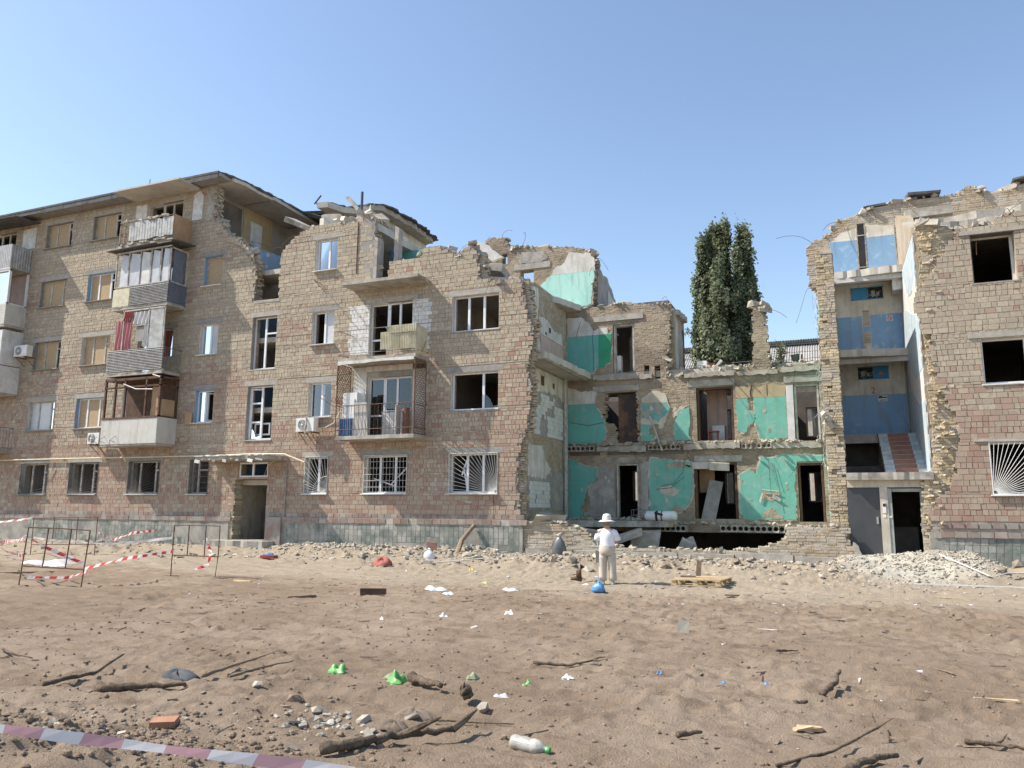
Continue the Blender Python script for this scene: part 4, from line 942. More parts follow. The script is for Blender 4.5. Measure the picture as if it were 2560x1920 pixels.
rails(B2n,x0,x1,y,(4.25,5.1),.014); pickets(B2n,x0,x1,y,4.05,5.1,.155,.008)
def lattice(m,fr,u0,u1,v0,v1):
    for a,b in (((u0,v0),(u0,v1)),((u1,v0),(u1,v1)),((u0,v1),(u1,v1)),((u0,v0),(u1,v0))): bar(m,fr,a,b,.016,0)
    w=u1-u0; s=.16
    for k in range(-8,22):
        for sg in (1,-1):
            a=(u0,v0+k*s) if sg>0 else (u1,v0+k*s); b=(u1,a[1]+w*1.6) if sg>0 else (u0,a[1]+w*1.6)
            t0=max(0,(v0-a[1])/(b[1]-a[1])); t1=min(1,(v1-a[1])/(b[1]-a[1]))
            if t1>t0: m.tube([fr.p(a[0]+(b[0]-a[0])*t,a[1]+(b[1]-a[1])*t,0) for t in (t0,t1)],.011,4)
PB('lattice',MT['rust'],B2n,lambda m:(lattice(m,SR,-.86,-.1,5.1,6.6),lattice(m,SR,-.86,-.1,4.05,5.05)))
PB('lattice',MT['rust'],B2n,lambda m:lattice(m,SL,-.86,-.05,5.2,6.6))
for xx in (x0,x1): PB('post',MT['rust'],B2n,lambda m:m.tube([(xx,y,4.03),(xx,y,6.66)],.018,6))
# things standing on that balcony
rf=empty('refrigerator',(-15.62,-.42,4.03),'old white refrigerator standing at the left end of the barred balcony','refrigerator')
PB('body',MT['acwhite'],rf,lambda m:m.box((-.3,-.28,.02),(.3,.28,1.55))); PB('door',MT['acwhite'],rf,lambda m:(m.box((-.295,-.31,.05),(.295,-.283,1.05)),m.box((-.295,-.31,1.07),(.295,-.283,1.54)))); PB('handle',MT['greysteel'],rf,lambda m:(m.box((.2,-.34,.75),(.23,-.31,1.0)),m.box((.2,-.34,1.12),(.23,-.31,1.3))))
MT['bluecloth']=cloth('blue fabric',(.05,.12,.26),(.09,.17,.32),8)
su=empty('crate',(-15.74,-.72,4.03),'blue slatted crate standing on the barred balcony beside the refrigerator','crate')
PB('body',MT['bluecloth'],su,lambda m:m.box((-.26,-.07,0),(.26,.1,.62)))
for k in range(6): PB('slat',MT['bluecloth'],su,lambda m:m.box((-.25+k*.085,-.09,.02),(-.2+k*.085,-.072,.6)))
ob=PB('board',MT['fibre'],None,lambda m:m.obox((-15.12,-.75,4.62),(.52,.03,1.16),(.1,0,0))); tag(ob,'tall cream board leaning behind the barred balcony railing','board')
ob=PB('board',MT['acwhite'],None,lambda m:m.obox((-15.32,-.5,5.35),(.34,.03,.7),(.1,0,0))); tag(ob,'small white board standing on top of things by the lattice balcony','board')
ob=PB('carpet_roll',cloth('brown carpet',(.17,.075,.055),(.24,.13,.10),5),None,lambda m:m.tube([(-13.42,-.55,4.03),(-13.45,-.5,4.95)],.13,10)); tag(ob,'brown rolled carpet standing upright at the right end of the barred balcony','carpet')
ob=PB('board',MT['tinwhite'],None,lambda m:m.obox((-13.72,-.6,4.55),(.04,.5,1.0),(0,0,.2))); tag(ob,'white panel edge standing next to the brown carpet roll on the balcony','board')
PB('door_leaf_panel',MT['whitewash'],B2n,lambda m:m.fbox(F0,-14.7,-13.6,4.06,4.9,.012,.03))
PB('wall_paint',MT['whiteplaster'],B2n,lambda m:(m.fbox(F0,-16.0,-15.42,4.06,6.6,.018,.026),m.fbox(F0,-15.42,-13.0,6.42,6.62,.018,.026),m.fbox(F0,-13.5,-12.98,4.06,6.6,.018,.026)))
# clothes in the torn-open room
for i,(xx,c,w) in enumerate(((-15.05,'bluecloth',.1),(-14.95,'redcloth',.07),(-14.86,'bluecloth',.08))):
    curtain('hanging_coat',xx-w,xx+w,10.0+.15*i,11.3-.1*i,.9+.12*i,MT[c],('dark blue coat hanging leftmost in the torn-open fourth-floor room','red garment hanging between the blue coats in the torn-open room','blue jacket hanging rightmost in the torn-open fourth-floor room')[i],2,.04,'clothing')

# ------------------------------------------------------------------ air conditioners
def aircon(x,z,label,w=.78,h=.5,y=-.5):
    a=empty('air_conditioner',(x,y,z),label,'air conditioner','air conditioner outdoor units')
    PB('casing',MT['acwhite'],a,lambda m:m.box((0,0,0),(w,.28,h)))
    PB('fan_grille',MT['darkgrille'],a,lambda m:(m.lathe([(.195,-.012),(.195,.004)],(w*.36,0,h*.5),20,'y'),))
    for r in (.06,.1,.14,.18):
        PB('grille_ring',MT['acwhite'],a,lambda m:m.tube([(w*.36+r*math.cos(t),-.018,h*.5+r*math.sin(t)) for t in [2*math.pi*k/16 for k in range(17)]],.006,4))
    PB('hub',MT['acwhite'],a,lambda m:m.lathe([(.04,-.03),(.04,.0)],(w*.36,0,h*.5),12,'y'))
    PB('bracket',MT['rust'],a,lambda m:[(m.box((xx,-.02,-.045),(xx+.035,.5,-.005)),m.tube([(xx+.017,.02,-.03),(xx+.017,.48,-.4)],.014,5)) for xx in (.12,w-.15)])
    return a
A3=aircon(-18.08,4.29,'white air conditioner with melted front beside the barred balcony')
PB('insulation_hose',MT['creamplaster'],A3,lambda m:(m.tube([(.78,.15,.1),(1.1,.3,.15),(1.45,.3,.3),(1.7,.35,.75)],.025,6),m.tube([(.45,-.03,.5),(.5,-.05,.3),(.44,-.06,.1),(.47,-.05,-.08)],.03,6)))
aircon(-28.75,4.12,'small white air conditioner left of the white-panelled balcony',.65,.46)
aircon(-33.95,8.2,'white air conditioner beside the far-left white balcony panels',.85,.5)

# ------------------------------------------------------------------ torn end wall of the left block (faces the gap)
ew=[(.42,.3),(5.2,.3),(5.2,9.67),(4.7,9.69),(3.02,9.54),(2.23,9.58),(1.49,9.54),(1.06,9.5),(.42,9.3)]
EF=rightface(-9.5)
mb=MB(); courses(mb,EF,ew,[],-.4,-.02,2,jit=.05); mb.build('end_wall',MT['raw'],LB)
rects=lay(ew,[],.078,(.25,.125),.012,mode='raw'); 
bricks(rects,EF,-.03,-.008,MT['raw'],LB,keep=0,stuff='end_wall_bricks',cham=.007,var=.005)
def plast(fr,poly,mat,n0=.0,n1=.014,parent=None,amp=.04,step=.16,name='plaster'):
    return PB(name,mat,parent,lambda m:m.prism(fr,jag(poly,amp,step),n0-.02,n0+n1))
plast(EF,[(.5,8.0),(.6,9.3),(1.86,9.45),(1.93,8.87),(1.8,8.43),(2.0,7.6,1),(2.4,6.82,1),(.5,6.82)],MT['oldplaster'],parent=LB)
plast(EF,[(2.05,7.83,1),(4.6,7.83),(4.5,8.3),(3.6,8.2),(2.8,8.5),(1.95,8.45)],MT['whiteplaster'],parent=LB,n1=.018)
plast(EF,[(2.1,7.0,1),(4.62,6.85,1),(4.6,7.81,1),(2.1,7.81)],MT['pinkplaster'],parent=LB,n1=.016)
PB('wall_socket',MT['black'],LB,lambda m:(m.fbox(EF,3.0,3.2,8.05,8.25,.0,.022),m.fbox(EF,1.35,1.5,9.05,9.25,.0,.02),m.fbox(EF,2.6,2.75,7.9,8.0,.0,.022)))
plast(EF,[(1.0,5.5),(1.6,6.5,1),(4.7,6.5,1),(4.7,5.6),(4.0,5.8),(2.4,5.75)],MT['oldplaster'],parent=LB)
PB('vent_frame',MT['brownwood'],LB,lambda m:(m.fbox(EF,2.15,2.45,5.95,6.3,.0,.03),m.fbox(EF,3.4,3.6,6.0,6.2,.0,.025)))
PB('tile_bed',MT['greyplaster'],LB,lambda m:(m.fbox(EF,1.1,4.7,4.1,5.8,-.01,.012),m.fbox(EF,.9,4.7,1.5,2.9,-.01,.012)))
def tiles(fr,u0,u1,v0,v1,s,drop,parent,mat,n=.012):
    v=v0; k=0
    while v+s<=v1:
        u=u0+(s/2)*(k%2)
        while u+s<=u1:
            d=fbm(np.array([u*1.3]),np.array([v*2.2]),3,int(v0*10))[0]
            if d<drop: PB('wall_tile',mat,parent,lambda m:m.fbox(fr,u+.004,u+s-.004,v+.004,v+s-.004,n,n+.009,.0015))
            u+=s
        v+=s; k+=1
tiles(EF,1.15,4.7,4.15,5.8,.15,.575,LB,MT['tile_white'])
tiles(EF,1.0,3.1,1.6,2.6,.15,.75,LB,MT['tile_white'])
plast(EF,[(.85,2.65),(.9,3.75),(2.3,3.8),(2.55,3.3),(3.2,3.0),(2.5,2.6)],MT['whiteplaster'],parent=LB,n0=.012)
plast(EF,[(3.2,1.6),(4.7,1.6),(4.7,3.3),(4.3,3.0),(3.3,2.5)],MT['greyplaster'],parent=LB,n0=.013)
PB('drain_pipe',MT['oldwood'],LB,lambda m:(m.tube([(-9.38,4.55,1.3),(-9.38,4.55,6.6)],.05,8),m.tube([(-9.4,4.8,1.2),(-9.4,4.8,6.55)],.03,8)))
# ------------------------------------------------------------------ collapsed middle section
MR=empty('ruined_section',(0,0,0),'roofless middle section with turquoise inner walls laid bare above an open cellar','ruin')
FB=front(5.2)
MT['casing']=M('chipped lilac white paint',(.66,.60,.61),(.56,.50,.50),4,rough=.6,bump=.3)
for poly,z0,z1 in (([(-9.5,.45),(-8.7,.4),(-8.62,1.4),(-8.58,2.4),(-8.55,4),(-8.5,5.2),(-9.5,5.2)],6.56,6.8),([(-9.5,3.4),(-9.2,4.2),(-8.9,5.2),(-9.5,5.2)],9.36,9.6)):
    PB('slab_remnant',MT['ceil'],MR,lambda m:m.slab(jag(poly,.05,.2),z0,z1))
PB('slab_edge_beam',MT['conc'],MR,lambda m:m.box((-8.78,.6,6.50),(-8.66,5.1,6.58)))
mw=[(-9.5,-1.4),(-.1,-1.4),(-.1,6.7),(-1.23,6.6),(-1.8,6.5),(-1.86,7.06),(-1.9,7.33),(-1.94,8.73),(-1.99,8.96),(-2.36,8.96),(-2.37,7.4),(-2.42,6.7),(-2.85,6.65),(-3.18,6.54),(-3.75,6.6),(-3.91,6.45),(-4.8,6.55),(-5.07,6.5),(-5.5,6.5),(-5.56,6.9),(-5.46,7.6),(-5.41,8.58),(-5.39,9.32),(-6.11,9.34),(-6.8,9.44),(-7.61,9.5),(-8.36,9.5),(-8.44,9.6),(-8.39,10.4),(-8.25,11.4),(-8.59,11.81),(-9.01,12.0),(-10.14,12.18),(-11.49,12.35),(-12.06,12.38),(-12.2,12.87),(-13.1,12.92),(-13.2,9.2),(-9.5,9.2)]
f2gap=jag([(-7.98,5.79),(-7.85,6.03,1),(-6.68,6.03,1),(-6.68,4.06,1),(-7.54,4.06),(-7.57,4.7),(-8.0,4.85)],.05,.15)
mh=[(-7.63,-6.77,6.78,8.68),f2gap,(-4.5,-3.18,4.05,6.01),(-1.12,-.27,3.95,5.96),(-7.6,-6.7,1.24,3.27),(-4.67,-3.15,1.24,3.25),(-1.12,-.27,1.17,3.18),(-11.53,-10.94,10.7,11.33),(-12.36,-12.12,11.7,12.15),(-6.42,-6.22,6.45,7.0),(-6.02,-5.8,6.45,6.95),(-9.0,-1.45,-1.5,.76)]
mb=MB(); courses(mb,FB,mw,mh,-.4,0,2,jit=.08); mb.build('inner_wall',MT['rawsoot'],MR)
rects=[r for r in lay(mw,mh,.0776,(.255,.128),.009,mode='raw',ragged_drop=.03)]
bricks(rects,FB,-.01,.005,MT['rawsoot'],MR,keep=300,stuff='inner_wall_bricks',cham=.004,var=.005)
for a,b,c,d in ((-8.39,-6.42,8.84,9.07),(-8.45,-6.6,6.05,6.26),(-4.81,-3.11,6.06,6.3),(-1.42,-.14,6.03,6.26),(-4.64,-2.95,3.27,3.5),(-7.95,-6.4,3.29,3.5),(-10.2,-11.8,11.36,11.6)):
    a,b=min(a,b),max(a,b); PB('lintel',MT['conc'],MR,lambda m:m.fbox(FB,a,b,c,d,-.3,.045,.012))
# plaster and paint that still cling to the wall
def pm(poly,mat,n=.026,t=.014,amp=.035,step=.13):
    if mat in ('teal','tealshade','tealpale','green') and n<.03:      # the plaster coat shows past the paint
        cx=sum(p[0] for p in poly)/len(poly); cz=sum(p[1] for p in poly)/len(poly)
        q=[]
        for p in poly:
            d=math.hypot(p[0]-cx,p[1]-cz); k=1+U(.02,.07)/max(.2,d); q.append((cx+(p[0]-cx)*k,cz+(p[1]-cz)*k))
        plast(FB,q,MT['creamplaster'],n0=n-.006,n1=t-.004,parent=MR,amp=amp*1.2,step=.1,name='plaster_coat')
    return plast(FB,poly,MT[mat],n0=n,n1=t,parent=MR,amp=amp,step=step)
S=1
pm([(-10.14,10.975,S),(-8.3,10.975),(-8.33,11.5),(-8.55,11.72),(-9.4,11.84),(-9.65,11.4),(-10.0,11.25)],'whiteplaster')
pm([(-10.6,10.6),(-10.14,10.97,S),(-8.3,10.97),(-8.42,10.4),(-8.47,9.62),(-8.9,9.5),(-10.6,9.5,S)],'tealpale')
pm([(-11.6,11.62),(-10.6,11.6),(-10.3,11.75),(-10.5,12.05),(-11.5,12.1)],'greyplaster')
pm([(-9.48,8.33,S),(-7.83,8.33),(-7.85,8.6),(-8.4,8.5),(-8.55,8.82),(-8.9,9.1),(-9.48,9.13,S)],'whiteplaster')
pm([(-9.48,6.83,S),(-8.4,6.83),(-8.34,6.98),(-8.2,7.0,S),(-8.2,8.325,S),(-9.48,8.325,S)],'tealshade')
pm([(-8.195,7.0),(-7.98,7.02),(-7.9,7.12),(-7.72,7.2),(-7.69,7.7),(-7.74,8.0),(-7.68,8.325,S),(-8.195,8.325,S)],'green')
pm([(-9.48,5.615,S),(-8.38,5.6),(-8.3,6.08),(-9.0,6.12),(-9.48,6.3,S)],'whiteplaster')
pm([(-9.48,4.05,S),(-8.15,4.08),(-7.95,4.36),(-8.0,4.88),(-8.22,5.3),(-8.38,5.61,S),(-9.48,5.61,S)],'tealshade')
pm([(-6.58,5.5),(-6.5,5.75),(-6.09,6.0),(-5.66,5.87),(-5.46,5.35),(-5.54,5.1),(-5.8,4.5),(-6.1,4.1),(-6.6,4.1,S)],'creamplaster',.024,.01)
pm([(-6.54,5.55,S),(-5.6,5.53),(-5.49,5.28),(-5.64,5.05),(-5.93,4.78),(-6.1,4.9),(-6.58,4.95)],'tealsoot',.036,.008)
pm([(-6.6,4.75),(-6.12,4.69),(-5.79,4.54),(-6.03,4.31),(-6.23,4.09),(-6.6,4.13)],'teal',.036,.008)
pm([(-5.4,4.33),(-5.29,4.07),(-4.72,4.1),(-4.82,4.27),(-4.75,5.02),(-4.76,5.32),(-5.1,5.2),(-5.3,4.85)],'teal',.03,.014)
pm([(-5.35,4.9),(-5.1,5.22),(-4.78,5.34),(-5.05,5.36),(-5.36,5.28)],'creamplaster',.028,.012)
pm([(-3.09,5.555,S),(-1.39,5.55,S),(-1.37,5.95),(-1.9,6.0),(-2.5,5.88),(-2.75,5.98),(-3.08,6.0)],'ochre')
pm([(-3.08,5.5),(-2.68,5.53),(-2.66,5.1),(-2.46,4.95),(-2.42,4.79),(-2.56,4.61),(-2.72,4.52),(-2.74,4.34),(-2.84,4.3),(-3.06,4.4)],'teal')
pm([(-2.46,5.545,S),(-1.38,5.545,S),(-1.38,4.08),(-2.07,4.05),(-2.33,4.1),(-2.42,4.45),(-2.46,5.06)],'teal')
PB('door_casing',MT['casing'],MR,lambda m:m.fbox(FB,-1.36,-1.13,3.98,5.93,-.2,.05,.006))
pm([(-9.48,1.26,S),(-8.9,1.28),(-8.75,2.3),(-8.33,2.75),(-8.3,3.1),(-8.83,3.22),(-9.48,3.5,S)],'tealshade')
pm([(-8.86,1.3),(-7.65,1.26,S),(-7.65,3.1),(-8.2,3.25),(-8.28,2.7),(-8.7,2.3)],'greyplaster')
pm([(-6.66,1.3),(-6.35,1.32),(-6.36,2.7),(-6.3,3.4),(-6.62,3.2)],'greyplaster')
pm([(-6.25,3.46,S),(-4.72,3.28),(-4.72,2.33),(-4.84,1.82),(-5.1,1.51),(-5.77,1.41),(-6.29,1.51),(-6.32,2.7)],'teal')
pm([(-5.95,2.35),(-5.5,2.45),(-5.2,2.25),(-5.4,2.05),(-5.9,2.15)],'creamplaster',.041,.006)
pm([(-3.06,2.82),(-2.72,3.01),(-2.49,2.81),(-2.32,3.43),(-1.94,3.38),(-1.56,3.49),(-.3,3.44,S),(-.3,3.24,S),(-1.13,3.24),(-1.2,2.9),(-1.26,2.41),(-1.2,1.9),(-1.25,1.25,S),(-2.94,1.23),(-3.1,1.53)],'teal')
PB('torn_hole',MT['rawyellow'],MR,lambda m:(m.prism(FB,jag([(-2.35,1.95),(-2.0,1.85),(-1.75,2.05),(-1.7,2.2),(-2.1,2.15),(-2.3,2.25)],.03,.08),.03,.048)))
PB('torn_flap',MT['whiteplaster'],MR,lambda m:(m.obox((-2.05,5.1,2.22),(.55,.02,.06),(.5,.1,0)),m.obox((-1.85,5.1,1.98),(.3,.02,.12),(.3,.6,0)),m.obox((-2.36,5.11,2.0),(.06,.02,.3),(0,.3,0))))
# chips knocked out of the paint
rc=random.Random(5)
for k in range(46):
    x=rc.uniform(-9.3,-.4); z=rc.choice((rc.uniform(1.3,3.4),rc.uniform(4.1,5.5))); r=rc.uniform(.02,.07)
    if -7.8<x<-6.6 or -4.7<x<-3.1 or -1.2<x: continue
    PB('paint_chip',MT['creamplaster'] if k%3 else MT['rawsoot'],MR,lambda m:m.prism(FB,jag([(x+r*math.cos(t)*rc.uniform(.6,1.3),z+r*1.3*math.sin(t)) for t in [j*math.pi/3 for j in range(6)]],.01,.03),.03,.0475))
for (x,z,w,h) in ((-2.0,1.3,.35,.35),(-5.3,1.45,.3,.3),(-6.0,4.3,.3,.5),(-8.7,1.5,.25,.6),(-5.2,3.1,.5,.2)):
    PB('soot_smear',MT['rawsoot'],MR,lambda m:m.prism(FB,jag([(x-w,z),(x+w,z),(x+w*.4,z+h*.5),(x,z+h),(x-w*.6,z+h*.6)],.06,.07),.03,.0465))
# burnt and plain doors left in the openings
d=PB('door',M('scorched door',(.16,.085,.055),(.055,.045,.042),1.6,lo=.42,hi=.58,rough=.8,bump=.2),MR,lambda m:m.fbox(FB,-7.49,-6.73,4.07,5.95,-.2,-.16)); d['label']='scorched brown door'
PB('door_handle',MT['darkgrille'],d,lambda m:m.fbox(FB,-7.42,-7.36,4.95,5.05,-.16,-.12))
d=PB('door',MT['greyplaster'],MR,lambda m:m.fbox(FB,-7.3,-6.8,6.8,8.45,-1.4,-1.36)); d['label']='grey flat door inside the opening'
PB('door_handle',MT['black'],d,lambda m:m.fbox(FB,-7.24,-7.2,7.9,8.05,-1.36,-1.33))
PB('cabinet',MT['acwhite'],MR,lambda m:(m.box((-7.6,5.5,6.8),(-7.4,5.8,7.5)),))
for a,b,z0,z1 in ((-4.5,-3.18,4.05,6.01),(-1.12,-.27,3.95,5.96),(-7.6,-6.7,1.24,3.27),(-4.67,-3.15,1.24,3.25),(-1.12,-.27,1.17,3.18),(-7.63,-6.77,6.78,8.68)):
    PB('door_frame',MT['oldwood'] if U(0,1)<.5 else MT['brownwood'],MR,lambda m:(m.fbox(FB,a+.02,a+.09,z0,z1-.07,-.3,-.05,.006),m.fbox(FB,b-.09,b-.02,z0,z1-.07,-.3,-.05,.006),m.fbox(FB,a+.02,b-.02,z1-.07,z1,-.3,-.05,.006)))
PB('partition',MT['pinkplaster'],MR,lambda m:m.box((-4.3,6.4,4.05),(-3.55,6.5,6.5)))
PB('partition',MT['cardboard'],MR,lambda m:m.box((-4.6,6.0,2.2),(-4.05,6.05,3.25)))
PB('fallen_door',MT['concd'],MR,lambda m:m.obox((-4.1,5.6,1.9),(.5,.05,1.5),(-.25,.2,0)))
PB('ceiling_flap',MT['whiteplaster'],MR,lambda m:(m.obox((-4.4,5.15,3.15),(.6,.03,.25),(.4,0,0)),m.obox((-3.75,5.12,3.1),(.7,.03,.3),(.5,.05,.1))))
ob=PB('kitchen_cabinet',MT['acwhite'],None,lambda m:(m.box((-4.1,6.2,4.03),(-3.65,6.4,4.7)),m.box((-4.09,6.19,4.4),(-3.66,6.199,4.66)))); tag(ob,'white cupboard in the second-floor opening above the red stool','cupboard')
st=empty('stool',(-4.0,5.75,4.03),'small red stool in the second-floor doorway of the ruin','stool'); MT['redpaint']=M('red paint',(.30,.06,.05),(.24,.05,.045),4,rough=.5)
PB('seat',MT['redpaint'],st,lambda m:m.box((-.2,-.17,.38),(.2,.17,.42)))
for sx in (-1,1):
    for sy in (-1,1): PB('leg',MT['redpaint'],st,lambda m:m.box((sx*.15-.02,sy*.12-.02,0),(sx*.15+.02,sy*.12+.02,.38)))
# floors, rooms and outer wall behind
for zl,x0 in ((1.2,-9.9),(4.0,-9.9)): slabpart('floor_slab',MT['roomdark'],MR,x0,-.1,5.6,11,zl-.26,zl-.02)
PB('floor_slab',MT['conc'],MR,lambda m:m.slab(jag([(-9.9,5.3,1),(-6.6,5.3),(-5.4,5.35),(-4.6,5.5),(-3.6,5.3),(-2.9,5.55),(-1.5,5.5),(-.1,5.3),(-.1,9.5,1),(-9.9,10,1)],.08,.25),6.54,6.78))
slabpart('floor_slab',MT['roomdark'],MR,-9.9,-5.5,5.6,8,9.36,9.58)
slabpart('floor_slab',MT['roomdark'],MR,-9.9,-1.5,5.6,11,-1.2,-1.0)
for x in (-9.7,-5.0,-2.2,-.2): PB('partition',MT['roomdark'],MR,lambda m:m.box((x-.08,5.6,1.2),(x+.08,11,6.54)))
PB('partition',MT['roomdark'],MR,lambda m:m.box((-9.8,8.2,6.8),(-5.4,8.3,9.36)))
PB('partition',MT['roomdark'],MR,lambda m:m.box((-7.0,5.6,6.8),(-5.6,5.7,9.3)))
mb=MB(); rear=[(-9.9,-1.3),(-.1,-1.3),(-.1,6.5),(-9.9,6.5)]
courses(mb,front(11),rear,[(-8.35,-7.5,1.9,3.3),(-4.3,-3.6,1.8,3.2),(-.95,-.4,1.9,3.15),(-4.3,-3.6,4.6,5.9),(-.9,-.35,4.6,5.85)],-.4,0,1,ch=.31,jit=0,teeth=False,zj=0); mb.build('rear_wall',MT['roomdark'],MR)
for a,b,c,dd in ((-8.35,-7.5,1.9,3.3),(-4.3,-3.6,1.8,3.2),(-.95,-.4,1.9,3.15),(-4.3,-3.6,4.6,5.9),(-.9,-.35,4.6,5.85)):
    window(MR,front(11),a,b,c,dd,mulls=(.5,),fills=('none','film'),sill=None,reveal=None,n=-.2)
# standing cross walls behind, seen edge on
PB('cross_wall',MT['greyplaster'],MR,lambda m:m.prism(rightface(-8.32),jag([(5.62,9.5,1),(9.2,9.5),(8.9,10.1),(8.0,10.7),(7.0,11.2),(6.3,11.15),(5.62,11.3)],.07,.18),-.3,0))
PB('plaster',MT['whiteplaster'],MR,lambda m:m.prism(rightface(-8.32),jag([(7.0,9.6),(8.2,9.6),(8.0,10.4),(7.1,10.7)],.05,.2),0,.012))
PB('cross_wall',MT['raw'],MR,lambda m:m.prism(rightface(-5.3),jag([(5.62,6.78,1),(7.4,6.78),(7.3,7.4),(7.45,8.1),(7.0,9.1),(5.62,9.25)],.06,.16),-.3,0))
PB('plaster',MT['whiteplaster'],MR,lambda m:m.prism(rightface(-5.3),jag([(5.7,6.8),(6.2,6.8),(6.25,8.75),(5.75,8.9)],.02,.2),0,.014))
PB('slab_remnant',MT['conc'],MR,lambda m:m.slab(jag([(-5.9,5.7),(-5.2,5.9),(-5.1,7.4),(-5.9,7.7)],.06,.2),9.05,9.25))
# hollow-core floor slabs torn off at the wall
def hollow(name,x0,n,cell,y0,y1,z0,z1,parent,mat):
    m=MB(); r=(z1-z0)*.33; zc=(z0+z1)/2; K=12
    for k in range(n):
        a=x0+k*cell; c=a+cell/2; i=len(m.v); sq=[]
        for j in range(K):
            t=2*math.pi*j/K+math.pi/4; cx,cz=math.cos(t),math.sin(t); s=max(abs(cx),abs(cz))
            sq.append((c+cx/s*cell/2, zc+cz/s*(z1-z0)/2)); 
        yy=y0+U(-.03,.05)
        for (u,v) in sq: m.v.append((u,yy,v))
        for j in range(K): t=2*math.pi*j/K+math.pi/4; m.v.append((c+r*math.cos(t),yy+.01,zc+r*math.sin(t)))
        for j in range(K): t=2*math.pi*j/K+math.pi/4; m.v.append((c+r*math.cos(t),y1-.02,zc+r*math.sin(t)))
        for j in range(K):
            l=(j+1)%K; m.f.append((i+j,i+l,i+K+l,i+K+j)); m.m.append(0); m.f.append((i+K+j,i+K+l,i+2*K+l,i+2*K+j)); m.m.append(0)
        m.f.append(tuple(range(i+2*K,i+3*K))); m.m.append(0)
    x1=x0+n*cell
    m.q((x0,y0,z1),(x1,y0,z1),(x1,y1,z1),(x0,y1,z1)); m.q((x0,y0,z0),(x0,y1,z0),(x1,y1,z0),(x1,y0,z0)); m.q((x0,y0,z0),(x0,y0,z1),(x0,y1,z1),(x0,y1,z0)); m.q((x1,y0,z0),(x1,y1,z0),(x1,y1,z1),(x1,y0,z1))
    return m.build(name,mat,parent)
hollow('hollow_core_slab',-3.75,11,.195,4.75,5.6,.80,1.04,MR,MT['conc'])
hollow('hollow_core_slab',-5.85,5,.185,4.6,5.6,.78,1.02,MR,MT['conc'])
hollow('hollow_core_slab',-9.45,6,.18,4.9,5.6,3.74,3.96,MR,MT['conc'])
hollow('hollow_core_slab',-6.3,7,.17,5.0,5.6,3.74,3.94,MR,MT['conc'])
hollow('hollow_core_slab',-2.95,6,.17,5.08,5.6,3.72,3.9,MR,MT['conc'])
for x,w,z,h,n in ((-8.3,.9,3.72,.2,.1),(-7.4,1.0,3.7,.22,.16),(-5.0,.7,3.72,.2,.14),(-4.3,1.3,3.76,.2,.18),(-1.9,.9,3.7,.2,.1),(-1.0,.7,3.72,.18,.08),(-8.4,1.8,6.5,.2,.12),(-6.6,.5,6.45,.2,.1),(-4.9,1.8,6.4,.16,.12),(-3.0,1.4,6.38,.14,.06),(-1.5,1.3,6.42,.16,.1)):
    PB('slab_edge',MT['conc'],MR,lambda m:m.prism(FB,jag([(x,z+U(-.02,.02)),(x+w,z+U(-.02,.02)),(x+w,z+h),(x,z+h)],.03,.12),-.1,n+U(0,.06)))
PB('dark_joint',MT['roomdark'],MR,lambda m:(m.fbox(FB,-9.4,-8.2,3.6,3.72,.0,.03),m.fbox(FB,-7.9,-5.0,3.6,3.7,.0,.03)))
# foundation wall in front of the cellar
ff=[(-9.3,-1.4),(.42,-1.4),(.47,.41),(.29,.71),(.33,1.12),(-.12,1.12),(-1.3,1.07),(-1.23,.83),(-1.55,.59),(-2.13,.44),(-3.5,.36),(-5.9,.36),(-6.35,.44),(-6.5,.5),(-6.9,.55),(-7.24,.85),(-7.75,1.05),(-8.3,1.13),(-9.3,1.15)]
mb=MB(); courses(mb,F0,ff,[],-.5,-.02,3,jit=.06); mb.build('foundation_wall',MT['raw'],MR)
bricks(lay(ff,[(-12,1,-2,.3)],.0776,(.255,.128),.010,mode='raw',ragged_drop=.10),F0,-.05,-.010,MT['raw'],MR,keep=0,stuff='foundation_bricks',cham=.006,var=.009)
for k in range(0):
    x=U(-9.1,.2); z=U(.35,.95); w=U(.1,.35); zt=np.interp(x,[p[0] for p in sorted(ff[4:])],[p[1] for p in sorted(ff[4:])])
    if z<zt-.1: plast(F0,[(x-w,z-.05),(x+w*.6,z-.08),(x+w,z+.05),(x,z+.1)],MT['conc'],n0=-.006,n1=.012,parent=MR,amp=.05,step=.08,name='mortar_smear')
for k in range(6):
    a=-9.2+k*1.62; PB('footing_block',MT['conc'],MR,lambda m:m.fbox(F0,a,a+1.58,-.5,.30+U(-.03,.02),-.3,.07+U(-.02,.03),.02))
# broken ground floor over the cellar
PB('broken_slab',MT['conc'],MR,lambda m:m.slab(jag([(-9.4,2.4),(-8.2,2.6),(-7.3,3.4),(-6.2,3.9),(-5.4,4.2),(-5.2,5.15,1),(-9.45,5.15,1)],.1,.25),.95,1.16))
PB('broken_slab',MT['conc'],MR,lambda m:m.obox((-7.9,1.4,.82),(2.2,1.3,.2),(-.15,.16,.1),.05))
PB('broken_slab',MT['conc'],MR,lambda m:m.obox((-6.4,1.7,.66),(1.1,.8,.22),(.1,-.3,.3),.06))
for c_,s_,r_,j_ in (((-5.9,2.2,.3),(.95,.6,1.1),(.1,.1,.2),.08),((-4.75,2.6,.1),(.35,.12,1.0),(.2,.5,.1),.05),((-4.35,2.7,.25),(.3,.1,.9),(-.2,-.4,.2),.05),((-8.6,.5,1.2),(1.0,.9,.5),(.1,.2,.3),.15),((-7.4,.6,.75),(.7,.6,.45),(.2,.3,.5),.14)):
    PB('fallen_chunk',MT['conc'],MR,lambda m:m.obox(c_,s_,r_,j_))
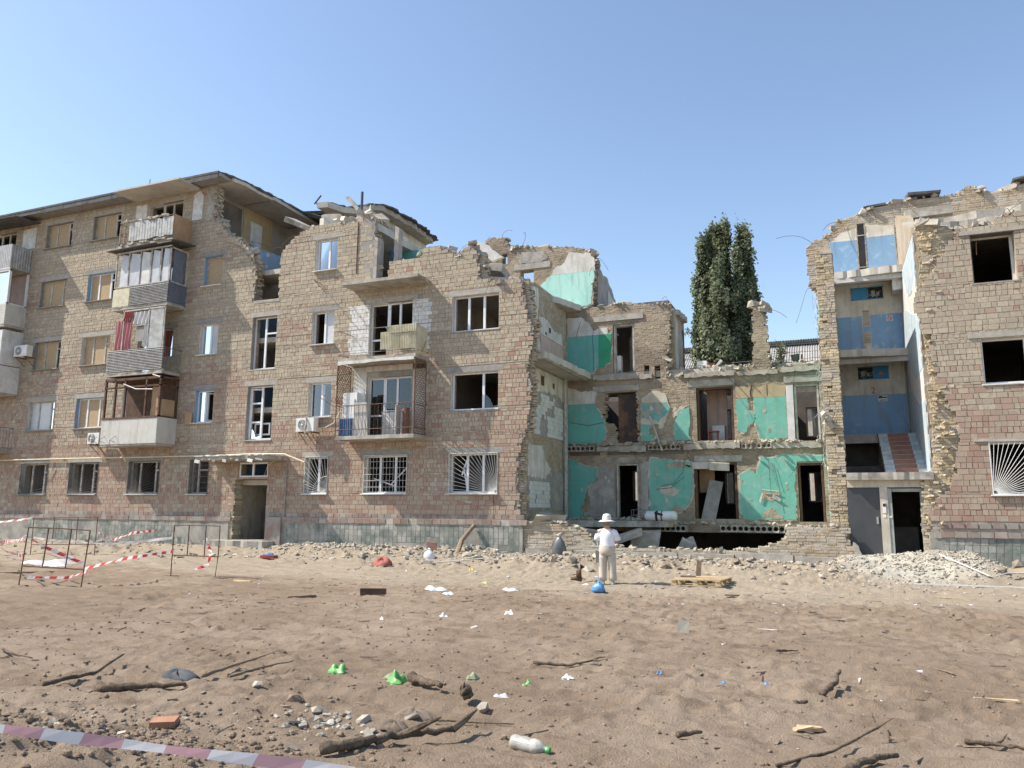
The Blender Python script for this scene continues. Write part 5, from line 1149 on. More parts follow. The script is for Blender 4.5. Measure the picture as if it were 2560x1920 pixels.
PB('cellar_wall',MT['roomdark'],MR,lambda m:(m.box((-9.5,.5,-1.4),(-9.3,5.2,.9)),m.box((-9.95,5.6,-1.4),(-9.75,11,.94)),m.box((-.2,5.6,-1.4),(0,11,.94))))
# loose wires and conduits on the wall
def wire(pts,r=.007): return MB().tube(pts,r,4)
mb=MB()
for pts in ([(-6.85,5.12,3.9),(-6.8,5.1,3.5),(-6.6,5.1,3.3)],[(-3.0,5.12,6.5),(-2.7,5.05,6.2),(-2.2,5.1,5.7)],[(-3.3,5.1,6.3),(-2.9,5.08,5.9),(-2.6,5.1,5.5)],[(-5.9,5.1,2.4),(-5.4,5.05,2.5),(-5.05,5.06,2.9),(-4.95,5.08,3.4)],[(-6.05,5.1,2.3),(-5.5,5.05,2.35),(-5.0,5.06,2.75)],[(-4.75,5.1,6.4),(-4.72,5.0,5.5),(-4.7,5.05,5.0)],[(-2.05,5.1,3.35),(-2.03,5.05,2.6),(-2.0,5.02,1.9)],[(-1.95,5.1,3.2),(-1.8,5.08,2.4)],[(-.9,5.1,3.3),(-1.4,5.05,2.7)],[(-9.4,5.12,4.9),(-8.6,5.1,4.75),(-8.0,5.1,4.85)],[(-4.8,5,3.7),(-4.85,4.95,3.5),(-4.7,4.9,3.3)],[(-.3,4.9,3.5),(-.28,4.7,2.9),(-.35,4.8,2.3)],[(-1.1,4.95,5.9),(-1.0,4.9,6.5)]):
    mb.tube(pts,.007,4)
mb.build('loose_wires',MT['black'],MR,kind='stuff')
PB('conduit',MT['oldwood'],MR,lambda m:m.tube([(-6.2,5.02,5.0),(-5.95,4.95,4.3),(-5.75,4.9,3.7)],.03,6))
PB('crack',MT['black'],MR,lambda m:(m.tube([(-8.42,5.158,6.9),(-8.4,5.158,7.6),(-8.44,5.158,8.2),(-8.4,5.158,8.6)],.008,4),m.tube([(-2.55,5.15,5.55),(-2.58,5.15,5.75),(-2.5,5.15,6.0)],.02,4),m.tube([(-2.0,5.158,5.6),(-2.0,5.158,6.0)],.012,4)))
# things left on the ruin
def thing(ob,label,cat,group=None): return tag(ob,label,cat,group)
wh=empty('water_heater',(-6.3,4.25,1.33),'white cylindrical water heater lying on the broken slab above the cellar','water heater',rot=(0,0,-.05))
PB('tank',MT['acwhite'],wh,lambda m:m.lathe([(.0,-.0),(.12,.01),(.17,.05),(.18,.1),(.18,.55),(.18,1.05),(.16,1.12),(.1,1.16),(.0,1.17)],(0,0,0),20,'x'),smooth=True)
PB('strap',MT['black'],wh,lambda m:(m.lathe([(.186,.42),(.186,.5)],(0,0,0),20,'x'),m.lathe([(.186,.62),(.186,.66)],(0,0,0),20,'x')))
PB('mount',MT['black'],wh,lambda m:m.obox((.55,-.16,.08),(.3,.06,.08),(0,.3,.1)))
cr=empty('wire_crate',(-6.75,4.1,1.17),'dark metal frame crate beside the white water heater','crate')
def fr3(m,w,d,h,r):
    for z in (0,h*.5,h):
        m.tube([(0,0,z),(w,0,z)],r,4); m.tube([(0,d,z),(w,d,z)],r,4); m.tube([(0,0,z),(0,d,z)],r,4); m.tube([(w,0,z),(w,d,z)],r,4)
    for x in (0,w):
        for y in (0,d): m.tube([(x,y,0),(x,y,h)],r,4)
PB('frame',MT['darkgrille'],cr,lambda m:fr3(m,.5,.35,.38,.012)); PB('contents',MT['rubble'],cr,lambda m:[m.obox((U(.1,.4),U(.08,.28),U(.05,.15)),(.14,.1,.09),(U(0,1),U(0,1),U(0,1)),.02) for k in range(5)])
bk=empty('bucket',(-.98,5.75,6.79),'dark grey plastic bucket tilted on top of the ruin wall','bucket',rot=(.1,-.12,0))
PB('shell',M('grey plastic',(.09,.09,.095),(.12,.12,.12),4,rough=.6),bk,lambda m:m.lathe([(.11,0),(.15,.32),(.165,.34),(.155,.34),(.14,.3),(.1,.02)],(0,0,0),18)); PB('handle',MT['darkgrille'],bk,lambda m:m.tube([(-.16,0,.32),(-.1,.12,.3),(.1,.12,.3),(.16,0,.32)],.008,5))
ob=PB('red_board',MT['redpaint'],None,lambda m:m.obox((-.80,5.8,6.95),(.06,.2,.34),(0,.1,0))); thing(ob,'narrow red board standing behind the grey bucket','board')
ob=PB('drawer_unit',MT['acwhite'],None,lambda m:(m.box((-4.5,5.6,6.79),(-4.14,5.62,7.09)),m.box((-4.5,5.625,6.79),(-4.14,6.1,7.1)))); thing(ob,'white box unit left on top of the ruined wall','box')
ob=PB('brick_red',M('red common brick',(.36,.15,.10),(.30,.12,.08),6,bump=.4),None,lambda m:m.obox((-4.0,5.85,6.9),(.25,.2,.22),(0,0,.1),.01)); thing(ob,'red block beside the white box on the ruined wall','brick')
for i,(x,y,z,sx,sz,r,l) in enumerate(((-3.36,5.6,6.82,.33,.07,.0,'white plaster slab lying flat on the ruined wall top'),(-3.66,5.5,6.95,.26,.07,-.8,'white plaster piece tilted up on the ruined wall top'),(-3.75,5.25,6.6,.14,.28,.2,'grey chunk hanging over the wall top above the wide lintel'))):
    ob=PB('plaster_piece',MT['whiteplaster'] if i<2 else MT['conc'],None,lambda m:m.obox((x,y,z),(sx,.2,sz),(0,r,0),.012)); thing(ob,l,'debris')
ob=PB('roof_railing',MT['darkgrille'],None,lambda m:(m.tube([(-5.2,7.5,7.28),(-2.6,7.5,7.32)],.012,5),m.tube([(-4.75,7.5,6.78),(-4.75,7.5,7.35)],.025,5),m.tube([(-1.8,8.5,7.45),(0,8.5,7.5)],.01,5))); thing(ob,'thin dark bar fence behind the ruined wall top','railing')
bb=empty('rubbish_bag',(-7.95,-.35,.0),'tied dark grey rubbish bag leaning on the foundation left of the person','bag')
def bag(m,w,h,seed=1,n=14,fold=.12):
    rr=random.Random(seed); ph=[rr.uniform(0,6) for _ in range(6)]; prof=[(.55,0),(.95,.08),(1,.25),(.95,.5),(.75,.72),(.4,.86),(.16,.93),(.24,1.0),(.1,.98)]
    i=len(m.v)
    for (r,hh) in prof:
        for j in range(n):
            t=2*math.pi*j/n; k=1+fold*math.sin(3*t+ph[0]+hh*3)+fold*.7*math.sin(7*t+ph[1]-hh*4); m.v.append((w/2*r*k*math.cos(t),w/2*r*k*math.sin(t)*.8,h*hh))
    K=len(prof)
    for a in range(K-1):
        for j in range(n):
            l=(j+1)%n; m.f.append((i+a*n+j,i+a*n+l,i+(a+1)*n+l,i+(a+1)*n+j)); m.m.append(0)
    m.f.append(tuple(i+j for j in range(n-1,-1,-1))); m.m.append(0)
PB('sack',M('dark grey plastic film',(.07,.075,.08),(.11,.115,.12),5,rough=.35,spec=.5,bump=.5,bscale=15),bb,lambda m:bag(m,.42,.78,3),smooth=True)
PB('knot',M('pale knot',(.4,.38,.33)),bb,lambda m:m.obox((.05,0,.78),(.25,.08,.1),(.3,-.6,.2),.03))
# ------------------------------------------------------------------ right block with the second stairwell
RB=empty('apartment_block',(0,0,0),'right-hand block torn open at a stairwell with blue walls and red striped steps','apartment block')
r_core=[(2.25,-.6),(9,-.6),(9,9.9),(5.5,9.62),(5.14,9.5),(4.78,9.56),(4.51,9.43),(4.36,9.28),(3.88,9.34),(3.5,9.25),(3.1,9.45),(2.81,9.53),(2.66,9.53),(2.62,7.78),(2.56,7.24),(2.58,6.65),(2.62,6.06),(2.62,4.1),(2.6,2.97),(2.55,2.67),(2.25,2.41),(2.21,1.86),(2.19,1.1),(2.22,.4)]
r_face=[(2.32,1.0),(2.38,1.56),(2.61,1.93),(2.92,2.22),(3.08,2.59),(3.18,3.48),(3.19,4.07),(3.01,4.27),(2.76,5.21),(2.71,5.71),(2.73,6.32),(2.53,6.4),(2.49,6.75),(2.38,7.24),(2.46,7.58),(2.65,7.7),(2.95,8.15),(3.09,8.44),(3.31,8.73),(3.51,9.05),(3.6,9.2),(4.4,9.25),(4.51,9.43),(5.1,9.5),(9,9.9),(9,1.0)]
rh=[(3.83,4.86,7.67,9.03),(3.86,5.6,4.9,6.14),(3.83,5.6,2.0,3.37),(6.2,7.9,2.0,3.37),(6.2,7.9,4.9,6.14),(6.2,7.9,7.67,9.03)]
mb=MB(); courses(mb,F0,r_face,rh,-.13,0.0,1,jit=.04); mb.build('outer_leaf',MT['mortar'],RB)
mb=MB(); courses(mb,F0,r_core,rh,-.46,-.13,3,jit=.05); mb.build('wall_core',MT['rawyellow'],RB)
torn=[r for r in lay(r_core,rh+[r_face],.0776,(.25,.125),.008,mode='raw',ragged_drop=.2)]
bricks(torn,F0,-.2,-.115,MT['rawyellow'],RB,keep=0,stuff='torn_bricks',cham=.003,var=.010)
rl=[(3.54,5.2,9.03,9.13),(3.57,5.9,6.14,6.3),(3.5,5.9,3.37,3.46)]
for a,b,c,d in rl: PB('lintel',MT['lintel'],RB,lambda m:m.fbox(F0,a,b,c,d,-.3,.05,.006))
rr_=lay(r_face,rh+rl+[(0,10,-1,1.3)],.153,(.262,.14),.011,phase=1.3)
bricks([r for r in rr_ if r[1]<6.4],F0,-.004,.0135,MT['facing'],RB,cham=.002,var=.0055)
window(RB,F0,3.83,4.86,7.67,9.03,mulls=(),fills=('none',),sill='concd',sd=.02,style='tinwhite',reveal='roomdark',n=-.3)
window(RB,F0,3.86,5.6,4.9,6.14,mulls=(.6,),fills=('none','none'),sill='tinwhite',sd=.05,n=-.2)
window(RB,F0,3.83,5.6,2.0,3.37,mulls=(.6,),fills=('none','none'),sill='tinwhite',sd=.1,grille='fan',n=-.2)
PB('plinth',MT['plinth'],RB,lambda m:(m.fbox(F0,2.28,9,-.6,1.0,-.1,.02),m.fbox(F0,2.4,9,.86,1.02,-.1,.045)))
PB('plinth_footing',MT['conc'],RB,lambda m:m.fbox(F0,2.7,9,-.6,.12,-.1,.06,.01))
x=2.55
while x<6.4:
    if random.random()<.95: PB('ledge_tile',MT['tile_red'],RB,lambda m:m.fbox(F0,x,x+.29,.885+U(-.004,.004),1.03,.03,.075+U(-.006,.006),.005))
    PB('ledge_brick',MT['tile_red'],RB,lambda m:m.fbox(F0,x,x+.25,1.12,1.26,-.02,.035,.005)); x+=.302
tl=[]
for k in range(4):
    z=.13+k*.187; x=2.5+.02*k
    while x<6.4:
        if not (x<2.85 and k==0) and fbm(np.array([x*.7]),np.array([z*2.0]),3,19)[0]<.68: tl.append((x+.004,x+.172,z+.004,z+.182))
        x+=.177
bricks(tl,F0,.015,.031,MT['tile_green'],RB,name='plinth_tile',keep=120,stuff='plinth_tiles',cham=.0008,var=.0008)
# inner (corridor) wall, standing higher than the front
bw=[(-.12,.3),(9,.3),(9,12.5),(6.4,12.26),(6.05,12.23),(5.94,12.08),(5.25,12.11),(5.09,12.3),(4.7,12.37),(4.65,12.16),(3.97,12.22),(3.13,12.22),(2.52,12.14),(1.71,12.08),(1.39,11.9),(1.04,11.82),(.64,11.74),(.45,11.32),(-.08,11.12),(-.37,10.93),(-.36,9.55),(-.12,9.33)]
mb=MB(); courses(mb,FB,bw,[],-.4,0,2,jit=.09); mb.build('inner_wall',MT['raw'],RB)
bricks(lay(bw,[(-1,9,-1,9.2),(.3,9,9.2,10.9)],.0776,(.255,.128),.012,mode='raw',ragged_drop=.03),FB,-.01,.007,MT['raw'],RB,keep=0,stuff='inner_wall_bricks',cham=.007,var=.006)
PB('lintel',MT['conc'],RB,lambda m:m.fbox(front(4.6),2.75,4.2,11.35,11.65,-.3,0,.02))
PB('slab_remnant',MT['conc'],RB,lambda m:(m.slab(jag([(2.9,3.6),(4.4,3.2),(6.5,3.0),(6.6,5.15,1),(2.8,5.15,1)],.1,.25),10.55,10.8),m.slab(jag([(3.0,.4),(4.3,.3),(5.4,.35),(9,.4,1),(9,5.1,1),(2.9,5.1,1)],.08,.25),9.36,9.6)))
PB('roof_scrap',MT['bitumen'],RB,lambda m:(m.obox((3.4,5.3,12.33),(1.0,.5,.1),(0,.03,.1),.04),m.obox((6.5,5.3,12.4),(.9,.6,.12),(0,-.05,0),.04),m.obox((1.9,5.3,12.16),(.7,.4,.06),(0,-.1,0),.03)))
hollow('hollow_core_slab',4.0,6,.17,.45,2.0,9.38,9.58,RB,MT['conc'])
# cross wall between the ruin and the stairwell, broken off in front
pw=[(-.12,-1.3),(.36,-1.3),(.37,4),(.36,9.25),(.22,9.5),(.05,9.35),(-.02,9.0),(-.08,7.6),(-.12,6.8)]
FP=front(.55)
mb=MB(); courses(mb,FP,pw,[],-4.6,-.1,3,jit=.02,zj=.01); mb.build('cross_wall',MT['raw'],RB)
pr_=[]
for k in range(-3,118):
    z=k*.078; n=random.choice((2,2,3,4)); e=[-.12+U(-.012,.02)]+sorted(-.12+.48*(j+U(-.15,.15))/n for j in range(1,n))+[.36+U(-.02,.012)]
    for a,b in zip(e,e[1:]):
        if random.random()>.05: pr_.append((a+.004,b-.004,z+.004,z+.074))
bricks(pr_,FP,-.12,.0,MT['rawyellow'],RB,keep=150,stuff='torn_wall_bricks',cham=.003,var=.010)
LF=leftface(-.12)
plast(LF,[(1.2,4.05),(5.15,4.05),(5.15,8.4),(2.4,8.5),(1.3,7.4),(1.5,6.0)],MT['teal'],parent=RB)
plast(LF,[(1.0,1.2),(5.15,1.2),(5.15,3.6),(1.0,3.6)],MT['tealpale'],parent=RB)
plast(LF,[(2.2,6.7),(5.1,6.7),(5.1,7.6),(2.2,7.5)],MT['green'],parent=RB,n0=.016)
# right side wall of the stairwell and rooms beyond
PB('side_wall',MT['raw'],RB,lambda m:(m.box((2.50,.5,-.3),(2.95,5.2,9.45)),m.prism(leftface(2.50),jag([(5.2,9.4,1),(.6,9.4,1),(.7,9.7),(2.2,10.2),(3.6,11.0),(5.2,11.6)],.08,.2),-.35,0)))
SWR=leftface(2.50)
def sp_(poly,mat,n=.0,t=.014,amp=.03): return plast(SWR,poly,MT[mat],n0=n,n1=t,parent=RB,amp=amp)
sp_([(.5,2.62),(4.0,2.62),(5.15,4.0,1),(5.15,9.4,1),(.5,9.4)],'whiteplaster',0,.008)
sp_([(.5,2.65,1),(1.3,2.65,1),(4.0,4.0,1),(5.15,4.02,1),(5.15,5.46),(3.6,5.3),(2.0,4.7),(.5,4.6,1)],'paleblue',.008,.01)
sp_([(.5,5.5),(2.6,5.5),(5.15,6.8,1),(5.15,8.22),(3.5,7.9),(2.0,7.4),(.5,7.1)],'paleblue',.008,.01)
sp_([(.5,7.9),(2.6,8.1),(4.2,9.3),(.5,9.35)],'paleblue',.008,.01)
sp_([(.6,7.0),(1.5,7.3),(1.3,8.0),(.6,8.2)],'oldplaster',.018,.006)
for zl in LV[:3]: slabpart('floor_slab',MT['roomdark'],RB,2.95,9,.47,5.2,zl-.26,zl-.02)
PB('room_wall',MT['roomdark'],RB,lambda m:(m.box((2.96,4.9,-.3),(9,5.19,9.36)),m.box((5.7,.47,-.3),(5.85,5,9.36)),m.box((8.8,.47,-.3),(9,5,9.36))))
PB('roomback',MT['raw'],RB,lambda m:(m.box((-.1,10.9,-.3),(9,11.3,9.4)),m.box((8.7,5.6,-.3),(9,11,11))))
slabpart('floor_slab',MT['conc'],RB,-.1,9,5.6,11,9.36,9.6)
# painted rear wall of the stairwell
def bp(poly,mat,n=.0,t=.014,amp=.02,step=.15): return plast(FB,poly,MT[mat],n0=n,n1=t,parent=RB,amp=amp,step=step)
bp([(.37,4.0,1),(2.495,4.0,1),(2.495,6.55,1),(.37,6.55,1)],'oldplaster')
bp([(.37,4.02,1),(2.495,4.02,1),(2.495,5.45,1),(.37,5.46,1)],'blue',.014,.008)
bp([(.37,6.8,1),(2.495,6.8,1),(2.495,9.36,1),(.37,9.36,1)],'oldplaster')
bp([(.4,6.82),(1.24,6.82,1),(1.24,8.22,1),(.4,8.22,1)],'blue',.014,.008)
bp([(1.5,6.82),(2.495,6.82,1),(2.495,8.23,1),(1.5,8.23,1)],'blue',.014,.008)
bp([(1.26,7.65),(1.49,7.65,1),(1.49,7.85,1),(1.26,7.85)],'blue',.014,.008)
PB('bare_strip',MT['raw'],RB,lambda m:[m.fbox(FB,1.26+U(0,.02),1.48,z,z+.068,.0,.02,.006) for z in np.arange(7.25,8.35,.078) if not 7.6<z<7.84])
bp([(.36,9.6,1),(2.5,9.6,1),(2.45,11.35),(1.6,11.5),(.75,11.3),(.4,11.0)],'oldplaster')
bp([(.36,9.62,1),(1.25,9.62),(1.23,10.98,1),(.36,11.0,1)],'blue',.014,.008)
bp([(1.52,9.62),(2.45,9.62,1),(2.45,11.0,1),(1.52,11.0,1)],'blue',.014,.008)
bp([(1.5,11.02,1),(2.45,11.02),(2.4,11.2),(1.9,11.12),(1.55,11.2)],'whiteplaster',.015,.008)
for a,b in ((.47,.62),): pass
fl=PB('chimney_flue',MT['black'],RB,lambda m:m.fbox(FB,1.28,1.5,9.75,11.55,.005,.03)); 
PB('flue_edge',MT['raw'],RB,lambda m:[m.fbox(FB,x,x+.03,z,z+.07,.02,.035,.006) for x in (1.25,1.5) for z in np.arange(9.75,11.5,.08)])
PB('flue_band',MT['conc'],RB,lambda m:(m.fbox(FB,1.24,1.52,9.95,9.98,.02,.045),m.fbox(FB,1.24,1.52,11.1,11.14,.02,.045)))
# landings
for zl,poly in ((4.0,[(.37,4.0),(2.495,4.0),(2.495,5.2,1),(.37,5.2,1)]),(6.8,[(.37,3.75),(1.4,3.9),(2.495,4.1),(2.495,5.2,1),(.37,5.2,1)]),(9.6,[(.1,4.2),(1.4,4.15),(2.495,4.05),(2.495,5.2,1),(.1,5.2,1)])):
    PB('landing',MT['ceil'],RB,lambda m:m.slab(jag(poly,.05,.15),zl-.24,zl))
    if zl>4: PB('landing_beam',MT['whiteplaster'],RB,lambda m:m.box((.37,4.2,zl-.40),(2.495,4.4,zl-.243)))
PB('ceiling_box',MT['whiteplaster'],RB,lambda m:m.box((2.2,4.4,8.85),(2.495,5.18,9.2)))
PB('half_landing',MT['conc'],RB,lambda m:m.slab(jag([(.35,0.02),(2.5,.04),(2.5,1.35,1),(.37,1.35,1)],.02,.15),2.4,2.6))
PB('landing_edge_beam',MT['conc'],RB,lambda m:m.box((.37,3.9,3.72),(1.42,4.0,4.0)))
PB('stairwell_shade',MT['roomdark'],RB,lambda m:(m.box((.37,5.0,.3),(1.42,5.18,3.72)),m.box((.37,3.4,2.62),(1.42,3.5,2.95))))  # dark panels: shade of the opening beside the flight put into colour
stx=empty('stair_flight',(0,0,0),parent=RB); stx['label']='flight of steps with a red stripe between pale blue edges'
N=9
for k in range(N):
    z0=2.6+k*(1.4/N); z1=z0+1.4/N; y0=1.3+k*.3
    s=PB('step',MT['conc'],stx,lambda m:(m.box((1.42,y0,z0-.12),(2.495,y0+.32,z1-.012)),m.box((1.40,y0-.02,z1-.012),(2.495,y0+.32,z1))))
for k in range(N):
    for a,b,nm,mt in ((1.42,1.68,'riser_paint','paleblue'),(2.27,2.495,'riser_paint','paleblue'),(1.68,2.27,'riser_stripe','redstep')): PB(nm,MT[mt],stx,lambda m:m.fbox(front(1.3+k*.3),a,b,2.6+k*1.4/N+.004,2.6+(k+1)*1.4/N-.014,0,.006))
PB('riser_pipe',MT['greysteel'],RB,lambda m:m.tube([(2.45,5.1,4.0),(2.45,5.1,6.55)],.03,8))
# electrical cabinets
MT['cabblue']=M('blue cabinet paint',(.045,.22,.40),(.055,.25,.44),3,rough=.5)
def cabinet(x0,x1,xm,z0,z1,door_left):
    c=empty('meter_cabinet',(0,0,0),parent=RB); n=.022
    PB('recess_shade',MT['black'],c,lambda m:m.fbox(FB,x0,x1,z0,z1,.0,n))  # flat black panel: shade inside the open cabinet put into colour
    a,b=(x0,xm) if door_left else (xm,x1)
    PB('cabinet_door',MT['cabblue'],c,lambda m:m.fbox(FB,a,b,z0,z1,n,n+.03))
    PB('cabinet_frame',MT['cabblue'],c,lambda m:(m.fbox(FB,x0-.02,x1+.02,z1,z1+.03,.0,n+.02),m.fbox(FB,x0-.02,x1+.02,z0-.03,z0,.0,n+.02)))
    o=(xm,x1) if door_left else (x0,xm)
    PB('meter',MT['greysteel'],c,lambda m:(m.fbox(FB,o[0]+.1,o[0]+.22,z0+.1,z0+.26,n,n+.04),m.fbox(FB,o[0]+.27,o[0]+.36,z0+.08,z0+.2,n,n+.03)))
    mb=MB()
    for k in range(9): x=U(o[0]+.04,o[1]-.04); mb.tube([(x,5.15,z0+U(.02,.3)),(x+U(-.2,.2),5.1,z0+U(0,.3)),(x+U(-.2,.2),5.14,z0+U(0,.3))],.006,4)
    mb.build('wiring',MT['oldwood'],c); return c
c2=cabinet(1.0,1.95,1.46,6.02,6.4,False)
cabinet(.95,1.95,1.48,8.82,9.2,True)
MT['warn']=M('orange warning print',(.75,.28,.03),(.7,.26,.03),5,rough=.5); MT['signwhite']=M('sign white',(.72,.70,.68),(.66,.64,.62),5,rough=.5); MT['signred']=M('sign red',(.55,.05,.05),(.5,.05,.05),5,rough=.5)
PB('warning_sign',MT['warn'],c2,lambda m:m.prism(FB,[(1.64,6.14),(1.79,6.14),(1.715,6.27)],.052,.056)); PB('warning_bolt',MT['black'],c2,lambda m:m.prism(FB,[(1.71,6.16),(1.73,6.2),(1.72,6.2),(1.725,6.24),(1.705,6.195),(1.715,6.195)],.056,.059))
ns=PB('no_smoking_sign',MT['signwhite'],RB,lambda m:m.fbox(FB,2.0,2.2,7.98,8.18,.022,.027))
PB('ring',MT['signred'],ns,lambda m:(m.tube([(2.1+.075*math.cos(t),5.17,8.08+.075*math.sin(t)) for t in [2*math.pi*k/20 for k in range(21)]],.011,4),m.tube([(2.05,5.17,8.13),(2.15,5.17,8.03)],.010,4)))
PB('cigarette',MT['black'],ns,lambda m:m.fbox(FB,2.055,2.145,8.072,8.086,.027,.03))
nt=PB('notice',MT['signwhite'],RB,lambda m:m.fbox(FB,1.57,1.85,5.22,5.41,.022,.027)); PB('notice_print',MT['black'],nt,lambda m:(m.fbox(FB,1.58,1.84,5.33,5.37,.027,.03),m.fbox(FB,1.6,1.7,5.37,5.4,.027,.03),m.fbox(FB,1.62,1.82,5.25,5.27,.027,.03)))
def text_mesh(body,size,mat,name,parent,loc,rot):
    cu=bpy.data.curves.new(name,'FONT'); cu.body=body; cu.size=size; cu.extrude=.003; cu.align_x='CENTER'
    to=bpy.data.objects.new(name,cu); C.objects.link(to); dg=bpy.context.evaluated_depsgraph_get()
    me=bpy.data.meshes.new_from_object(to.evaluated_get(dg)); bpy.data.objects.remove(to)
    me.materials.clear(); me.materials.append(mat); o=link(name,me,parent); o.location=loc; o.rotation_euler=rot; return o
text_mesh('2',.30,MT['signred'],'floor_number',RB,(1.44,5.17,5.50),(R(90),0,0))
# entrance below
PB('entrance_lintel',MT['creamplaster'],RB,lambda m:m.box((.36,.22,2.2),(2.25,.5,2.4)))
ed=PB('entrance_door',MT['steel'],RB,lambda m:m.box((.34,.28,.36),(1.16,.33,2.22))); PB('door_handle',MT['greysteel'],ed,lambda m:m.box((1.05,.24,1.2),(1.1,.28,1.4)))
PB('door_post',MT['creamplaster'],RB,lambda m:m.box((1.165,.2,.34),(1.36,.5,2.2)))
PB('door_frame',MT['greysteel'],RB,lambda m:(m.box((1.36,.22,.34),(1.46,.45,2.17)),m.box((1.46,.3,2.08),(2.22,.42,2.17)),m.box((2.16,.3,.36),(2.22,.4,2.08))))
ic=PB('intercom',MT['signwhite'],RB,lambda m:m.box((1.22,.185,1.5),(1.30,.2,1.78))); PB('keypad',MT['black'],ic,lambda m:m.box((1.225,.178,1.68),(1.295,.185,1.76)))
PB('notice',MT['signwhite'],RB,lambda m:(m.box((1.22,.19,1.38),(1.29,.2,1.46)),m.box((1.36,.205,1.38),(1.44,.219,1.42))))
PB('entrance_floor',MT['conc'],RB,lambda m:m.box((.36,.02,-.4),(2.6,5,.36)))
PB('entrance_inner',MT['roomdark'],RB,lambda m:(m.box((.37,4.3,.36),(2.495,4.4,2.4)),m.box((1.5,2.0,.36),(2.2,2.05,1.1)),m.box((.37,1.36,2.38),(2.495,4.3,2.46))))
plast(F0,[(.40,-.1),(.95,-.1),(.8,.25),(.62,.38),(.55,.6),(.42,.72)],MT['conc'],n0=.0,n1=.12,parent=RB,name='broken_concrete')
mb=MB()
for k in range(130):                       # shattered brick stubs clinging to the torn edge
    z=U(1.2,9.4); xs=np.interp(z,[1.2,2.4,2.7,4.1,6,7.2,9.5],[2.26,2.32,2.6,2.66,2.65,2.6,2.7])
    mb.obox((xs+U(.0,.42),U(.0,.2),z),(U(.06,.16),U(.06,.14),U(.04,.07)),(U(-.3,.3),U(-.3,.3),U(-.5,.5)),.012)
mb.build('brick_stubs',MT['rawyellow'],RB,kind='stuff')
mb=MB()
for k in range(46):
    z=U(3.5,9.2); x=U(-.2,-.05); y=U(.6,2.5); pts=[(x,y,z)]
    for j in range(4): pts.append((pts[-1][0]+U(-.1,.08),pts[-1][1]+U(-.2,.2),pts[-1][2]-U(.05,.3)))
    mb.tube(pts,.006,3)
mb.build('hanging_reinforcement',MT['oldwood'],RB,kind='stuff')
PB('hanging_concrete',MT['conc'],RB,lambda m:[m.obox((-.1+U(-.08,.12),.55+U(-.1,.1),4.25+U(-.25,.25)),(.2,.18,.14),(U(0,1),U(0,1),U(0,1)),.03) for k in range(5)])
# ragged crumbs along every broken wall top
def crumbs(polys,parent):
    mb=MB()
    for poly,yy in polys:
        for (p,q) in zip(poly,poly[1:]):
            L=math.hypot(q[0]-p[0],q[1]-p[1])
            if abs(q[0]-p[0])<.05 or L>5: continue
            for k in range(int(L*11)):
                t=random.random(); s=U(.03,.13); mb.obox((p[0]+(q[0]-p[0])*t,yy+U(-.18,.2),p[1]+(q[1]-p[1])*t+s*.3),(s*U(.8,1.8),s,s*.7),(U(-.5,.5),U(-.5,.5),U(0,3)),s*.2)
    mb.build('wall_top_debris',MT['rubblepale'],parent,kind='stuff')
def wreck(polys,parent,n,m):                                   # bigger chunks and bent bars on the broken tops
    segs=[(p,q,yy) for poly,yy in polys for (p,q) in zip(poly,poly[1:]) if abs(q[0]-p[0])>.05 and math.hypot(q[0]-p[0],q[1]-p[1])<5]
    for k in range(n):
        p,q,yy=random.choice(segs); t=random.random(); s=U(.14,.34)
        PB('broken_chunk',MT['conc'] if k%2 else MT['rubblepale'],parent,lambda b:b.obox((p[0]+(q[0]-p[0])*t,yy+U(-.1,.15),p[1]+(q[1]-p[1])*t+s*.12),(s*U(.9,1.9),s*U(.6,1),s*U(.35,.7)),(U(-.5,.5),U(-.4,.4),U(0,3)),s*.16))
    mb=MB()
    for k in range(m):
        p,q,yy=random.choice(segs); t=random.random(); a=[(p[0]+(q[0]-p[0])*t,yy+U(-.2,.1),p[1]+(q[1]-p[1])*t-.05)]
        d=[U(-.2,.2),U(-.25,.1),U(-.05,.16)]
        for j in range(5): d=[c+U(-.1,.1) for c in d]; d[2]-=.045*j; a.append(tuple(a[-1][i]+d[i]*.7 for i in range(3)))
        mb.tube(a,.0075,4)
    mb.build('bent_bars',MT['rust'],parent,kind='stuff')
wreck(((out_core[18:],.2),),LB,26,26); wreck(((mw[2:38],5.3),),MR,30,40); wreck(((bw[2:],5.3),(r_core[2:14],.2)),RB,26,30)
crumbs(((out_core[18:],.2),),LB); crumbs(((mw[2:38],5.35),(ff[4:],.2),([(-9.4,3.98),(-7,3.97),(-5.0,3.95),(-2.6,3.95),(-.3,3.92)],5.02),([(-9.4,1.19),(-7,1.18),(-5.3,1.17)],4.8),([(-9.4,1.18),(-7,1.18),(-6,1.17)],4.0),([(-5.2,1.07),(-3.2,1.07),(-1.4,1.07)],4.95),([(-8.4,6.8),(-6,6.8),(-3,6.8),(-.4,6.8)],5.6)),MR); crumbs(((bw[2:],5.35),(r_core[2:14],.25)),RB)
